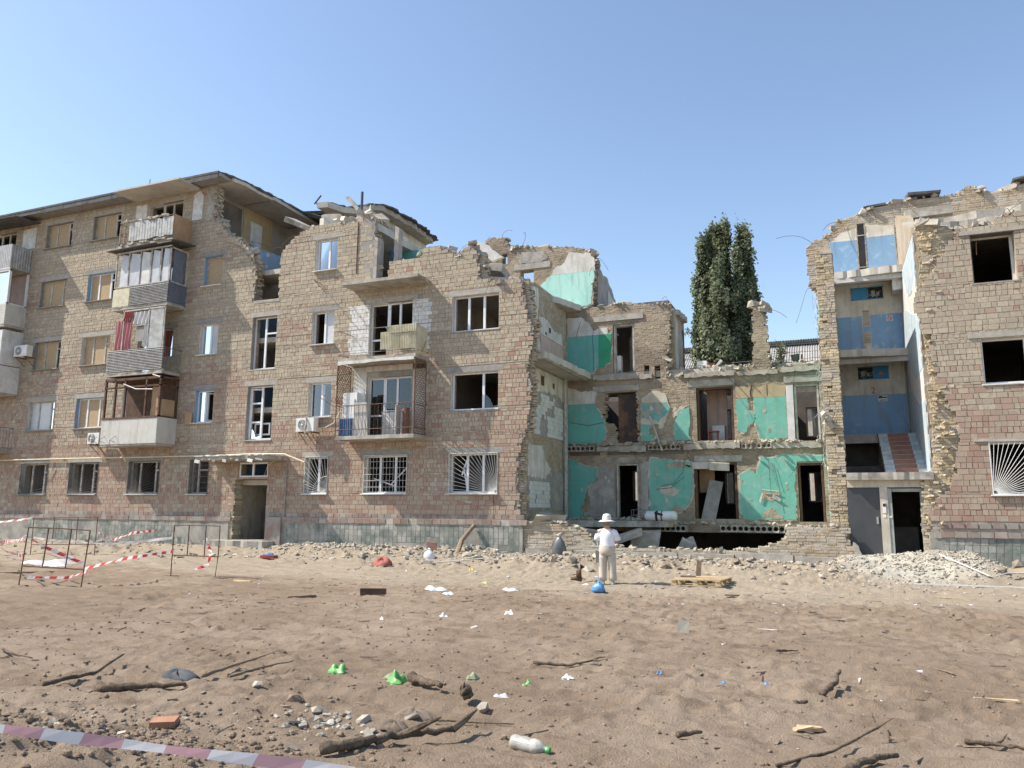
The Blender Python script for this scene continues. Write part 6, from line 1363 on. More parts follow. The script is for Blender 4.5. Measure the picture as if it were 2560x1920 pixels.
# ------------------------------------------------------------------ house with asbestos roof behind
HS=empty('house',(0,0,0),'long house behind the ruin with a pale corrugated cement roof','house')
PB('wall',MT['creamplaster'],HS,lambda m:m.box((-15.5,25.6,-.2),(4.5,34.4,9.6)))
rf=empty('roof',(0,0,0),parent=HS)
def sheet():
    m=MB(); n=44; w=1.12; L=1.95
    for t in (0,.008):
        for j in range(n+1):
            u=w*j/n; d=.026*math.sin(2*math.pi*u/.15)-t
            for s in (0,1): m.v.append((u,L*s,d))
    for o in (0,2*(n+1)):
        for j in range(n):
            a=o+2*j; f=(a,a+2,a+3,a+1); m.f.append(f if o==0 else f[::-1]); m.m.append(0)
    return m.mesh('roof_sheet',MT['asbest'])
sh=sheet(); ang=math.atan2(3.0,5.2)
for side in (0,1):
    for r in range(4):
        for c in range(18):
            o=link('roof_sheet',sh,rf); 
            d=r*1.52; z=9.35+d*math.sin(ang)+.012*(r%2)+.004*(c%2)+.02*r
            if side==0: o.location=(-15.6+c*1.09,24.8+d*math.cos(ang),z); o.rotation_euler=(ang,0,U(-.003,.003))
            else: o.location=(-14.5+c*1.09,35.2-d*math.cos(ang),z); o.rotation_euler=(ang,0,math.pi)
PB('ridge_cap',MT['asbest'],rf,lambda m:m.prism(Fr((-15.7,0,0),(0,1,0),(1,0,0)),[(29.75,12.40),(30.25,12.40),(30.2,12.47),(30,12.53),(29.8,12.47)],0,20))
PB('snow_rail',MT['darkgrille'],rf,lambda m:m.tube([(-15,26.6,10.65),(4,26.6,10.65)],.03,5))

# ------------------------------------------------------------------ poplars
def leaf_material(name,a,b):
    m,t,bs=nodes(name); pos,r=rnd(t)
    col=mixc(t,r,a,b); col=mixc(t,ramp(t,noise(t,pos,1.1,3),.4,.65),col,tuple(k*.62 for k in a))
    t.links.new(col,bs.inputs['Base Color']); bs.inputs['Roughness'].default_value=.55; bs.inputs['Specular IOR Level'].default_value=.35
    o=[n for n in t.nodes if n.type=='OUTPUT_MATERIAL'][0]; tr=t.nodes.new('ShaderNodeBsdfTranslucent'); mx=t.nodes.new('ShaderNodeMixShader'); mx.inputs[0].default_value=.45
    t.links.new(col,tr.inputs[0]); t.links.new(bs.outputs[0],mx.inputs[1]); t.links.new(tr.outputs[0],mx.inputs[2]); t.links.new(mx.outputs[0],o.inputs[0]); return m
MT['leaf']=leaf_material('poplar leaf',(.16,.195,.10),(.27,.295,.19))
def poplar(name,base,cols,label,n,leaf=.15,group='poplars behind the ruin',lo=7.4):
    t=empty(name,base,label,'tree',group); tm=MB(); P=[]; bx,by,bz=base
    for (tx,tz,r,w) in cols:
        oy=U(-.7,.7); pts=[]; K=9; st=U(.12,.3)
        for k in range(K+1):
            s=k/K; x=(tx-bx)*max(0,min(1,(tz*s-5.5)/5.2))**.8; pts.append((x+.05*math.sin(5*s+tx*9),oy*min(1,s*1.5)+.05*math.cos(6*s),tz*s*.97))
        tm.tube(pts,[.30*(1-.88*k/K)*(.5+.5*w) for k in range(K+1)],7)
        z0=lo; m=int(n*w)
        cl=max(10,int(m/46))
        for c in range(cl):                                   # leaf clumps on short upright twigs
            u=random.random()**.75; z=z0+(tz-z0)*u; s=z/tz
            cx=np.interp(s,[k/K for k in range(K+1)],[p[0] for p in pts]); cy=np.interp(s,[k/K for k in range(K+1)],[p[1] for p in pts])
            prof=min(1,(1-u)*2.6+.22)*(.5+.5*math.sin(u*17+tx*7))*(1.25-.55*u)
            a=U(0,6.28); rr=r*max(.25,prof)*(random.random()**.4)
            if random.random()<.2: rr*=U(1.3,1.8)
            ox,oy2=cx+rr*math.cos(a),cy+rr*math.sin(a)
            if random.random()<.35: tm.tube([(cx,cy,z-.9),(cx+(ox-cx)*.7,cy+(oy2-cy)*.7,z-.2),(ox,oy2,z+.25)],[.028,.02,.006],4)
            sg=U(.07,.13); sz=U(.14,.30)
            for q in range(random.randint(26,58)):
                P.append((ox+random.gauss(0,sg),oy2+random.gauss(0,sg),z+random.gauss(0,sz)))
    tm.build('trunk',MT['barkpoplar'],t,True)
    P=np.array(P); N=len(P)
    ax=np.array([(np.mean(P[:,0]),np.mean(P[:,1]),0.0)]); nn=(P-ax)*np.array([1,1,0])/.8+np.array([0,0,.45])+rng.normal(size=(N,3))*.75; nn/=np.linalg.norm(nn,axis=1)[:,None]
    d=rng.normal(size=(N,3)); d-=nn*(d*nn).sum(1)[:,None]; d/=np.linalg.norm(d,axis=1)[:,None]; e=np.cross(nn,d); e-=d*(e*d).sum(1)[:,None]; e/=np.linalg.norm(e,axis=1)[:,None]
    s=rng.uniform(.55,1.15,N)[:,None]*leaf*.5
    V=np.stack([P-d*s,P+e*s*.75,P+d*s,P-e*s*.75],1).reshape(-1,3); Q=np.arange(N*4).reshape(-1,4)
    link('crown',np_mesh('crown',V,Q,MT['leaf']),t)
    return t
poplar('poplar_tree',(-5.0,18,.1),[(-5.49,16.9,.38,1),(-5.14,16.9,.42,1),(-4.70,17.0,.48,1.3),(-6.0,16.1,.55,1.2),(-6.15,13.9,.55,1.1),(-6.3,11.9,.5,.9),(-5.6,13.6,.8,1.5),(-5.1,14.6,.7,1.5),(-5.7,11.6,.7,1.1)],'broad multi-stemmed poplar, the left and larger of the two tall trees',6000,.19)
poplar('poplar_tree',(-4.2,18.6,.1),[(-3.95,16.8,.46,1.1),(-3.6,16.4,.46,1.1),(-3.5,14.3,.55,1),(-3.95,13.4,.65,1.1),(-4.1,15.4,.5,1.1)],'slimmer tall poplar with a bare pale lower trunk, right of its broad neighbour',5600,.19)
poplar('young_tree',(-3.9,18.2,.1),[(-3.8,11.2,.2,.25),(-3.55,11.6,.18,.25),(-3.45,10.6,.2,.2)],'thin half-bare young tree beside the brick pier',3600,.13,None,8.8)
poplar('far_tree',(-2.25,20.5,.1),[(-2.25,10.6,.22,.22)],'small dark tree top showing just above the brick pier',2600,.14,None,9.4)

# ------------------------------------------------------------------ person
def skin(name,V,E,Rd,mat,parent=None,sub=2,root=0,loc=(0,0,0),rot=(0,0,0),vox=0):
    me=bpy.data.meshes.new(name); me.from_pydata(V,E,[]); o=bpy.data.objects.new(name,me); C.objects.link(o)
    sk_=o.modifiers.new('s','SKIN'); sk_.use_smooth_shade=True
    L=me.skin_vertices[0].data if me.skin_vertices else None
    for i,r in enumerate(Rd):
        L[i].radius=r if isinstance(r,tuple) else (r,r); L[i].use_root=(i==root)
    ss=o.modifiers.new('u','SUBSURF'); ss.levels=sub; ss.render_levels=sub
    if vox:
        sm=o.modifiers.new('m','SMOOTH'); sm.factor=.5; sm.iterations=5
    bpy.context.view_layer.update(); dg=bpy.context.evaluated_depsgraph_get()
    m2=bpy.data.meshes.new_from_object(o.evaluated_get(dg)); bpy.data.objects.remove(o)
    m2.name=name; m2.materials.clear(); m2.materials.append(mat); m2.polygons.foreach_set('use_smooth',[True]*len(m2.polygons))
    ob=link(name,m2,parent); ob.location=loc; ob.rotation_euler=rot; return ob
MT['skin']=M('skin',(.46,.26,.18),(.42,.235,.16),6,rough=.55); MT['tshirt']=cloth('white t-shirt cotton',(.74,.74,.78),(.68,.68,.72),2); MT['trouser']=cloth('beige trousers',(.50,.445,.375),(.44,.39,.33),3); MT['hat']=cloth('straw white hat',(.72,.70,.63),(.64,.62,.55),6); MT['shoe']=cloth('white shoes',(.72,.72,.71),(.6,.6,.58),5); MT['hair']=M('grey brown hair',(.17,.13,.10),(.24,.19,.15),20,rough=.7)
px,py=-5.17,-4.85; pz=min(gz(px-.1,py),gz(px+.1,py))
V=[(0,0,.84),(0,-.005,1.0),(0,0,1.16),(0,-.01,1.29),(0,.0,1.38),(0,.015,1.45),(0,.02,1.54),(0,.015,1.60),
   (-.09,0,.80),(-.115,.015,.46),(-.105,-.01,.10),(-.11,.05,.03),(-.12,.15,.025),
   (.09,0,.80),(.115,.015,.46),(.125,-.01,.10),(.13,.05,.03),(.15,.15,.025),
   (-.16,-.005,1.28),(-.215,-.01,1.08),(-.15,.17,.97),(-.08,.24,1.0),
   (.16,-.005,1.28),(.225,-.005,1.07),(.19,.17,.99),(.12,.25,1.08)]
E=[(0,1),(1,2),(2,3),(3,4),(4,5),(5,6),(6,7),(0,8),(8,9),(9,10),(10,11),(11,12),(0,13),(13,14),(14,15),(15,16),(16,17),(3,18),(18,19),(19,20),(20,21),(3,22),(22,23),(23,24),(24,25)]
Rd=[(.15,.11),(.13,.10),(.14,.10),(.12,.085),.05,(.06,.07),(.075,.09),(.06,.07),.085,.058,.042,.04,.032,.085,.058,.042,.04,.032,.055,.046,.035,.028,.055,.046,.035,.028]
person=skin('person',V,E,Rd,MT['skin'],None,2,0,(px,py,pz),(0,0,.16))
tag(person,'person in white t-shirt, beige trousers and wide pale hat seen from behind','person')
mbh=MB()
for (wx,wy,wz,dx) in ((-.08,.24,1.0,1),(.12,.25,1.08,-1)):            # fingers curled towards each other in front of the chest
    for k,(l,oz) in enumerate(((.062,.03),(.07,.012),(.066,-.008),(.052,-.026))):
        mbh.tube([(wx,wy+.01,wz+oz),(wx+dx*l*.5,wy+.035,wz+oz+.012),(wx+dx*l,wy+.03,wz+oz+.01)],[.0095,.009,.007],6)
    mbh.tube([(wx,wy-.005,wz+.03),(wx+dx*.025,wy+.0,wz+.06),(wx+dx*.045,wy+.015,wz+.075)],[.011,.01,.008],6)
mbh.build('fingers',MT['skin'],person,True)
def loft(m,rings,n=22,cx=0.0,fold=.012,seed=1):                # stacked elliptical rings (z, rx, ry, oy)
    rr=random.Random(seed); i=len(m.v); ph=[rr.uniform(0,6) for _ in range(3)]
    for (z,ax,ay,oy) in rings:
        for j in range(n):
            t=2*math.pi*j/n; k=1+fold*math.sin(5*t+z*21+ph[0])+fold*math.sin(9*t-z*33+ph[1]); m.v.append((cx+ax*k*math.cos(t),oy+ay*k*math.sin(t),z+.006*math.sin(4*t+ph[2])))
    for k in range(len(rings)-1):
        for j in range(n):
            l=(j+1)%n; m.f.append((i+k*n+j,i+k*n+l,i+(k+1)*n+l,i+(k+1)*n+j)); m.m.append(0)
    m.f.append(tuple(i+j for j in range(n-1,-1,-1))); m.m.append(0); m.f.append(tuple(i+(len(rings)-1)*n+j for j in range(n))); m.m.append(0)
def shirt(m):
    loft(m,[(.765,.208,.160,-.005),(.83,.202,.155,-.005),(.90,.192,.148,-.005),(.98,.186,.142,-.005),(1.06,.188,.140,-.008),(1.13,.195,.138,-.01),(1.19,.198,.132,-.01),(1.24,.19,.12,-.01),(1.285,.168,.102,-.008),(1.32,.132,.085,-.004),(1.345,.095,.073,0),(1.365,.07,.066,.004)])
    for sx,ex in ((-1,-.243),(1,.252)): m.tube([(sx*.12,-.006,1.275),(sx*.175,-.008,1.245),(sx*.212,-.01,1.18),(ex*.96,-.008,1.115),(ex,-.004,1.055)],[.07,.084,.082,.08,.083],14)
PB('t_shirt',MT['tshirt'],person,shirt,smooth=True)
def pants(m):
    loft(m,[(.97,.178,.135,-.008),(.92,.19,.145,-.01),(.85,.2,.158,-.014),(.79,.203,.162,-.016),(.74,.196,.152,-.012),(.70,.18,.13,-.008)][::-1],fold=.008,seed=3)
    for sx,fx in ((-1,-.112),(1,.132)): m.tube([(sx*.098,-.006,.76),(sx*.105,-.002,.62),(sx*.114,.012,.46),((sx*.114+fx)/2,.004,.30),(fx,-.004,.20),(fx,-.004,.105)],[.108,.108,.098,.092,.09,.092],14)
PB('trousers',MT['trouser'],person,pants,smooth=True)
PB('hat',MT['hat'],person,lambda m:m.lathe([(.205,1.505),(.215,1.50),(.16,1.535),(.108,1.55),(.106,1.60),(.098,1.655),(.07,1.69),(.02,1.70),(0,1.70)],(0,.015,0),28),smooth=True)
PB('hat_band',MT['whitecloth'],person,lambda m:m.lathe([(.109,1.55),(.109,1.585)],(0,.015,0),28),smooth=True)
PB('hair',MT['hair'],person,lambda m:m.lathe([(.05,1.42),(.075,1.44),(.09,1.48),(.09,1.54),(.05,1.56)],(0,-.005,0),16),smooth=True)
for s in (-1,1):
    V=[(.0,-.055,.05),(.0,.02,.045),(.0,.10,.035),(.0,.17,.03)]
    o=skin('shoe',V,[(0,1),(1,2),(2,3)],[(.045,.05),(.045,.05),(.048,.04),(.038,.03)],MT['shoe'],person,2,1,((s*.118+.0,.0,.0)),(0,0,-.25 if s>0 else .05))
ob=PB('phone',MT['black'],None,lambda m:m.box((-.035,-.004,-.07),(.035,.004,.07))); ob.location=(px+.02,py+.29,pz+1.1); ob.rotation_euler=(.2,0,.16); tag(ob,'dark phone held up in front of the chest of the person','phone')
bg=empty('shoulder_bag',(px-.22,py+.02,pz+.66),'grey cloth bag hanging at the left hip of the person','bag',rot=(0,0,.16))
PB('pouch',cloth('grey canvas',(.33,.32,.30),(.27,.26,.24)),bg,lambda m:m.obox((0,0,0),(.11,.24,.3),(0,.1,0),.02)); PB('strap',cloth('grey strap',(.30,.29,.27)),bg,lambda m:m.tube([(0,.0,.14),(.02,-.09,.4),(.08,-.10,.6),(.14,-.03,.68)],.013,5))
MT['bluefilm']=M('blue plastic film',(.06,.20,.42),(.10,.28,.52),5,rough=.35,spec=.5,bump=.6,bscale=20)
bl=empty('plastic_bag',(-4.75,-7.05,gz(-4.75,-7.05)-.01),'crumpled blue plastic bag on the ground in front of the person','bag'); PB('sack',MT['bluefilm'],bl,lambda m:bag(m,.27,.22,9,16,.2),smooth=True); PB('handle_loop',MT['bluefilm'],bl,lambda m:m.tube([(-.06,0,.19),(-.05,0,.28),(.03,.02,.3),(.05,0,.2)],.01,5))

# ------------------------------------------------------------------ barriers and tape
def barrier(p,q,h,label,lean=.1,mid=.45,bend=0):
    bx,by=p; b=empty('crowd_barrier',(bx,by,gz(bx,by)-.03),label,'barrier','steel barrier frames')
    dx,dy=q[0]-p[0],q[1]-p[1]; dz=gz(*q)-gz(*p)
    A=lambda t,z:(dx*t+lean*z,dy*t,dz*t+z)
    PB('leg',MT['rust'],b,lambda m:m.tube([A(0,0),A(0,h)],.0135,6))
    PB('leg',MT['rust'],b,lambda m:m.tube([A(1,0) if not bend else (dx*(1-bend),dy+.2,dz),A(1,mid),A(1,h)],.0135,6))
    PB('top_rail',MT['rust'],b,lambda m:m.tube([A(0,h),A(.5,h+.01),A(1,h)],.0135,6))
    PB('lower_rail',MT['rust'],b,lambda m:m.tube([A(0,mid),A(1,mid)],.017,6))
    for t in (.33,.7): PB('upright',MT['rust'],b,lambda m:m.tube([A(t,mid),A(t,h)],.014,6))
    PB('foot_bar',MT['rust'],b,lambda m:(m.tube([(-.25,-.1,.03),(.2,.08,.03)],.016,5)))
    return b
barrier((-16.5,-11.6),(-15.1,-11.2),1.28,'rusty barrier frame, largest and nearest, wound with striped tape')
barrier((-15.66,-8.2),(-14.3,-8.05),1.3,'rusty barrier frame with a bent right leg near the doorway',0,.55,.18)
barrier((-26.4,-4.2),(-23.5,-4.0),1.32,'wide thin barrier frame standing farthest back by the plinth',0,.4)
def tape_material(name,c):
    m,t,b=nodes(name); b.inputs['Base Color'].default_value=(*c,1); b.inputs['Roughness'].default_value=.4
    o=[n for n in t.nodes if n.type=='OUTPUT_MATERIAL'][0]; tr=t.nodes.new('ShaderNodeBsdfTranslucent'); tr.inputs[0].default_value=(*c,1); mx=t.nodes.new('ShaderNodeMixShader'); mx.inputs[0].default_value=.45
    t.links.new(b.outputs[0],mx.inputs[1]); t.links.new(tr.outputs[0],mx.inputs[2]); t.links.new(mx.outputs[0],o.inputs[0]); return m
MT['tapew']=tape_material('tape white',(.74,.73,.74)); MT['taper']=tape_material('tape red',(.62,.07,.08))
def tape(pts,w,label,twist=2.0,seg=.17,sag=.0,parent=None,stripe=1,mats=('tapew','taper'),group='red and white barrier tape'):
    P=[Vector(p) for p in pts]; L=[0]
    for a,b in zip(P,P[1:]): L.append(L[-1]+(b-a).length)
    n=max(4,int(L[-1]/(seg/2))); m=MB(); pr=None
    for k in range(n+1):
        s=L[-1]*k/n; i=min(len(P)-2,max(j for j in range(len(P)) if L[j]<=s+1e-6)); t=(s-L[i])/(L[i+1]-L[i]+1e-9); c=P[i].lerp(P[i+1],t)
        c.z-=sag*4*(k/n)*(1-k/n); d=(P[i+1]-P[i]).normalized(); side=d.cross(Vector((0,0,1))).normalized(); up=side.cross(d)
        a=math.sin(k/n*twist*3.1)*.8+.2*math.sin(k*.7); v=(up*math.cos(a)+side*math.sin(a))*w/2; sh=d*w*.35
        r=[c-v-sh,c+v+sh]
        for q in r: m.v.append(tuple(q))
    for k in range(n):
        m.f.append((2*k,2*k+2,2*k+3,2*k+1)); m.m.append(((k//2)%2) if stripe else 0)
    return tag(m.build('barrier_tape',[MT[mats[0]],MT[mats[1]]],parent,False),label,'tape',group)
g=lambda x,y,h:(x,y,gz(x,y)+h)
tape([g(-16.47,-11.6,1.08),g(-16.0,-11.45,.85),g(-15.5,-11.3,.62),g(-15.12,-11.2,.55)],.075,'striped tape drooping across the nearest barrier frame from its left post')
tape([g(-15.1,-11.2,.42),g(-15.3,-10,.55),g(-15.6,-8.25,.62)],.075,'striped tape strung from the nearest barrier to the one with the bent leg')
tape([g(-26.3,-4.2,.6),g(-22,-6,.75),g(-18.5,-7.5,.8),g(-15.7,-8.2,.95)],.07,'white strip of tape stretched behind the barriers low along the plinth',1,.3,.15,None,0)
tape([g(-23.4,-4.0,.75),g(-22.2,-4.4,.55),g(-20.9,-4.8,.8),g(-19.6,-5.1,.85)],.09,'striped tape sagging between the farthest frame and the doorway barrier',3)
tape([g(-20.5,-9.5,.75),g(-18.5,-10.6,.85),g(-16.55,-11.55,1.0)],.075,'striped tape entering from the left edge to the top of the nearest barrier',2)
tape([g(-21,-9.0,.62),g(-18.8,-10.4,.62),g(-16.6,-11.5,.66)],.075,'lower striped tape entering from the left edge to the nearest barrier',1)
tape([g(-30,-6,.9),g(-28.5,-5,1.05),g(-26.5,-4.2,1.28)],.085,'striped tape rising from the left edge to the farthest barrier frame',2)
tape([g(-14.75,-8.0,.95),g(-14.5,-8.1,.6),g(-14.45,-8.2,.35),g(-14.8,-8.3,.2)],.09,'loose pale tape hanging from the barrier with the bent leg',5)
tape([g(-17.2,-10.9,.05),g(-16.3,-10.6,.06),g(-15.3,-10.9,.3)],.07,'striped tape trailing on the ground behind the nearest barrier',2)
MT['tapew2']=tape_material('tape white back',(.70,.72,.77)); MT['taper2']=tape_material('tape red back',(.56,.35,.40))  # back of the tape, its backlit look put into both colours
tape([(-6.3,-21.55,.78),(-4.6,-21.25,.665),(-3.4,-21.05,.615),(-2.44,-20.93,.60),(-1.55,-20.8,.585),(-.6,-20.7,.55)],.054,'close striped tape stretched across the lower left corner in front of everything',.3,.2,mats=('tapew2','taper2'))

# ------------------------------------------------------------------ litter on the ground
def lump(m,c,s,seed=None,flat=.7,k=.25):                        # an irregular stone
    i=len(m.v); t=(1+5**.5)/2
    for (x,y,z) in ((-1,t,0),(1,t,0),(-1,-t,0),(1,-t,0),(0,-1,t),(0,1,t),(0,-1,-t),(0,1,-t),(t,0,-1),(t,0,1),(-t,0,-1),(-t,0,1)):
        r=s/1.9*U(1-k,1+k); m.v.append((c[0]+x*r,c[1]+y*r,c[2]+z*r*flat))
    for f in ((0,11,5),(0,5,1),(0,1,7),(0,7,10),(0,10,11),(1,5,9),(5,11,4),(11,10,2),(10,7,6),(7,1,8),(3,9,4),(3,4,2),(3,2,6),(3,6,8),(3,8,9),(4,9,5),(2,4,11),(6,2,10),(8,6,7),(9,8,1)):
        m.f.append(tuple(i+q for q in f)); m.m.append(m.mi)
def clod(m,c,s):                                                # a rounder, rougher lump of earth
    i=len(m.v); n=8; K=5; ph=[U(0,6) for _ in range(4)]
    for k in range(K):
        t=math.pi*(k+.5)/K
        for j in range(n):
            a=2*math.pi*j/n; r=s*math.sin(t)*(1+.2*math.sin(2*a+ph[0])+U(-.14,.14)); m.v.append((c[0]+r*math.cos(a),c[1]+r*math.sin(a)*.85,c[2]+s*.75*math.cos(t)*(1+U(-.12,.12))))
    for k in range(K-1):
        for j in range(n):
            l=(j+1)%n; m.f.append((i+k*n+j,i+(k+1)*n+j,i+(k+1)*n+l,i+k*n+l)); m.m.append(m.mi)
    m.f.append(tuple(i+j for j in range(n))); m.m.append(m.mi); m.f.append(tuple(i+(K-1)*n+j for j in range(n-1,-1,-1))); m.m.append(m.mi)
def many(x,y):
    X_=np.array(x); Y_=np.array(y); return g_macro(X_,Y_)+g_fine(X_,Y_)
def scatter(name,n,fx,smin,smax,mat,label,cat,pw=2.5,flat=.7,slab=.3):
    xs,ys=[],[]
    while len(xs)<n:
        p=fx()
        if p: xs.append(p[0]); ys.append(p[1])
    zs=many(xs,ys); m=MB()
    for x,y,z in zip(xs,ys,zs):
        s=smin+(smax-smin)*random.random()**pw
        if random.random()<slab: m.obox((x,y,z+s*.12),(s*U(1.2,2.2),s*U(.7,1.2),s*U(.3,.7)),(U(-.5,.5),U(-.5,.5),U(0,6)),s*.15)
        elif mat is MT['clod'] and s>.025: clod(m,(x,y,z+s*.08),s*.5)
        else: lump(m,(x,y,z+s*.1),s*.55,None,flat)
    o=m.build(name,mat); tag(o,label,cat,None,'stuff'); return o
def gauss(cx,cy,sx,sy): return lambda:(random.gauss(cx,sx),random.gauss(cy,sy))
def clampy(f,y1=-.12): 
    def q():
        p=f(); return p if p[1]<y1 else None
    return q
scatter('rubble',2600,clampy(gauss(2.6,-1.0,.9,.65)),.012,.075,MT['rubblepale'],'heap of grey mortar rubble at the second entrance','rubble')
scatter('rubble',1300,clampy(lambda:(U(-.5,3.2),-abs(random.gauss(0,1.6))-.2)),.012,.07,MT['rubblepale'],'fine grey crumbs fanning out from the second entrance','rubble',2)
scatter('rubble',1500,clampy(lambda:(U(-9.2,.2),-abs(random.gauss(.9,.8))-.3)),.02,.16,MT['rubble'],'sandy rubble bank below the open cellar','rubble',3)
scatter('rubble',2600,clampy(lambda:(U(-18.6,-9.2),-abs(random.gauss(.6,.9))-.15)),.012,.14,MT['rubblepale'],'rubble strip along the foot of the left wall','rubble',3)
scatter('rubble',700,clampy(lambda:(U(-34,-18),-abs(random.gauss(1,2.2))-.2)),.02,.17,MT['rubble'],'broken rubble behind the barrier frames','rubble',3)
scatter('gravel',1500,lambda:(U(-14,5),U(-19.8,-3)),.006,.028,MT['rubble'],'scattered pebbles and crumbs over the bare earth','gravel',3,.6,.2)
scatter('soil_clods',7000,lambda:(U(-11,4.5),-19.9+13*random.random()**1.5),.006,.045,MT['clod'],'dry soil clods over the bare earth','soil',3,.7,0)
scatter('soil_clods',1500,lambda:(lambda x,y:(x,y) if x<-2.6-(-18.9-y)*-.4 or random.random()<.1 else None)(random.gauss(-4.7,1.1),random.gauss(-19.25,.5)),.008,.065,MT['clod'],'lumpy spoil in the near left corner','soil',2.0,.75,0)
scatter('gravel',260,lambda:(random.gauss(-4.9,1.0),random.gauss(-18.9,.4)),.008,.045,MT['rubble'],'stones lying in the near left spoil','gravel',2.4)
scatter('gravel',90,lambda:(random.gauss(-3.85,.22),random.gauss(-18.0,.16)),.01,.07,MT['rubblepale'],'spill of pale mortar crumbs near the broken clods','gravel',2)
# chips and splinters
m=MB(); n=420; xs=[U(-13,5) for _ in range(n)]; ys=[U(-19.5,-3.5) for _ in range(n)]
for x,y,z in zip(xs,ys,many(xs,ys)):
    L=U(.04,.22); a=U(0,3.14); m.obox((x,y,z+.01),(L,U(.006,.02),U(.005,.015)),(U(-.15,.15),U(-.12,.12),a),.003)
tag(m.build('wood_splinters',MT['woodgrey']),'wood splinters strewn over the bare earth','splinters',None,'stuff')
m=MB(); n=110; xs=[U(-14,5) for _ in range(n)]; ys=[-3-abs(random.gauss(0,5)) for _ in range(n)]
for x,y,z in zip(xs,ys,many(xs,ys)):
    L=U(.02,.09); m.obox((x,y,z+.012),(L,L*U(.3,.9),.006),(U(-.4,.4),U(-.4,.4),U(0,3)),.012)
tag(m.build('paper_scraps',MT['tapew']),'white paper and plastic scraps over the ground','litter',None,'stuff')

def dome(name,x,y,w,d,h,mat,label,cat,seed=1,rz=0.,dz=0.):      # a heaped cloth or bag with folds
    rr=random.Random(seed); ph=[rr.uniform(0,6) for _ in range(8)]; m=MB(); K,n=9,26
    for k in range(K):
        t=k/(K-1); r=math.cos(t*math.pi/2)**.7; z=math.sin(t*math.pi/2)**.9
        for j in range(n):
            a=2*math.pi*j/n; e=1+.16*math.sin(2*a+ph[0])+.10*math.sin(3*a+ph[1])+.05*math.sin(9*a+ph[2]+3*t)+rr.uniform(-.02,.02)
            zz=z*(1+.25*math.sin(3*a+ph[3])+.26*math.sin(7*a+ph[4]+4*t))+.11*math.sin(11*a+7*t+ph[5])*(1-t*.5)+rr.uniform(-.06,.06)
            m.v.append((w/2*r*e*math.cos(a),d/2*r*e*math.sin(a),max(-.02,h*zz)))
    for k in range(K-1):
        for j in range(n):
            l=(j+1)%n; m.f.append((k*n+j,k*n+l,(k+1)*n+l,(k+1)*n+j)); m.m.append(0)
    m.f.append(tuple((K-1)*n+j for j in range(n))); m.m.append(0)
    o=m.build(name,mat,None,True); o.location=(x,y,gz(x,y)-.005+dz); o.rotation_euler=(0,0,rz); tag(o,label,cat); return o
def stick(pts,r,label,mat='bark',cat='branch',forks=(),name='branch',group=None):
    Q=[(x,y,gz(x,y)+h) for x,y,h in pts]; b=Q[0]; e=empty(name,b,label,cat,group)
    rel=[tuple(a-c for a,c in zip(q,b)) for q in Q]
    pp=[]
    for (p,q) in zip(rel,rel[1:]):
        for k in range(6):
            t=k/6; pp.append(tuple(p[i]+(q[i]-p[i])*t+(U(-.22,.22)*r if k else 0) for i in range(3)))
    pp.append(rel[-1]); n=len(pp)
    PB('stem',MT[mat],e,lambda m:m.tube(pp,[r*.68*(1-.55*k/(n-1))*U(.82,1.18) for k in range(n)],9),smooth=True)
    for (i,d) in forks:
        p=rel[i]; PB('twig',MT[mat],e,lambda m:m.tube([p,tuple(p[j]+d[j]*.5+U(-.01,.01) for j in range(3)),tuple(p[j]+d[j] for j in range(3))],[r*.5,r*.35,r*.12],6))
    return e
stick([(-3.3,-18.8,.05),(-3.1,-18.55,.03),(-2.95,-18.3,.07),(-2.68,-18.05,.09)],.062,'thick dark curved log, largest in the foreground','bark','log',((2,(.25,.1,.12)),(3,(.1,.2,.1))),'log')
stick([(-6.28,-18.08,.05),(-5.95,-17.9,.05),(-5.6,-17.7,.04)],.055,'straight cut log lying in front of the dark cloth','bark','log',(),'log')
stick([(-3.85,-16.6,.06),(-3.62,-16.75,.06),(-3.38,-16.9,.06)],.075,'short sandy log beside the dark stump','bark','log',(),'log')
stick([(-6.95,-18.1,.03),(-6.88,-17.6,.05),(-7.25,-16.95,.12)],.035,'charred branch ending in a pale split board','bark','branch')
stick([(-5.65,-17.45,.03),(-5.7,-17.0,.06),(-5.75,-16.45,.10)],.028,'split branch lying right of the dark cloth','woodgrey','branch',((1,(.25,.35,.1)),))
stick([(-5.45,-17.3,.03),(-5.4,-16.9,.05),(-5.3,-16.55,.08)],.022,'thin split branch, second one right of the dark cloth','woodgrey','branch')
stick([(-9.2,-16.95,.03),(-8.8,-17.1,.05),(-8.4,-17.15,.02)],.024,'bent twig at the left edge of the picture','bark','branch')
stick([(-.45,-17.75,.02),(-.1,-17.3,.05),(.2,-16.8,.10),(.18,-16.45,.14)],.018,'long crooked twig in the lower right foreground','bark','branch',((2,(.12,.1,.06)),))
stick([(0.8,-16.5,.03),(1.0,-16.5,.05),(1.25,-16.55,.03)],.028,'dark branch lying near the right edge','bark','branch',((1,(.1,.15,.05)),))
stick([(-.2,-15.5,.03),(-.1,-15.2,.06),(-.04,-14.95,.13)],.05,'dark knotty stump end sticking up on the right','bark','branch')
stick([(-.42,-15.85,.03),(-.32,-15.8,.04)],.05,'small dark lump of wood just left of the knotty stump','bark','branch')
stick([(-1.15,-17.45,.03),(-1.0,-17.3,.05)],.035,'short charred stick in the lower middle foreground','bark','branch')
stick([(-.75,-13.15,.03),(-.64,-13.0,.04),(-.52,-12.9,.03)],.025,'small dark branch in the middle distance on the right','bark','branch')
stick([(-3.0,-17.75,.02),(-2.9,-17.7,.03),(-2.4,-17.55,.02)],.014,'thin twig beside the muddy cloth','bark','branch')
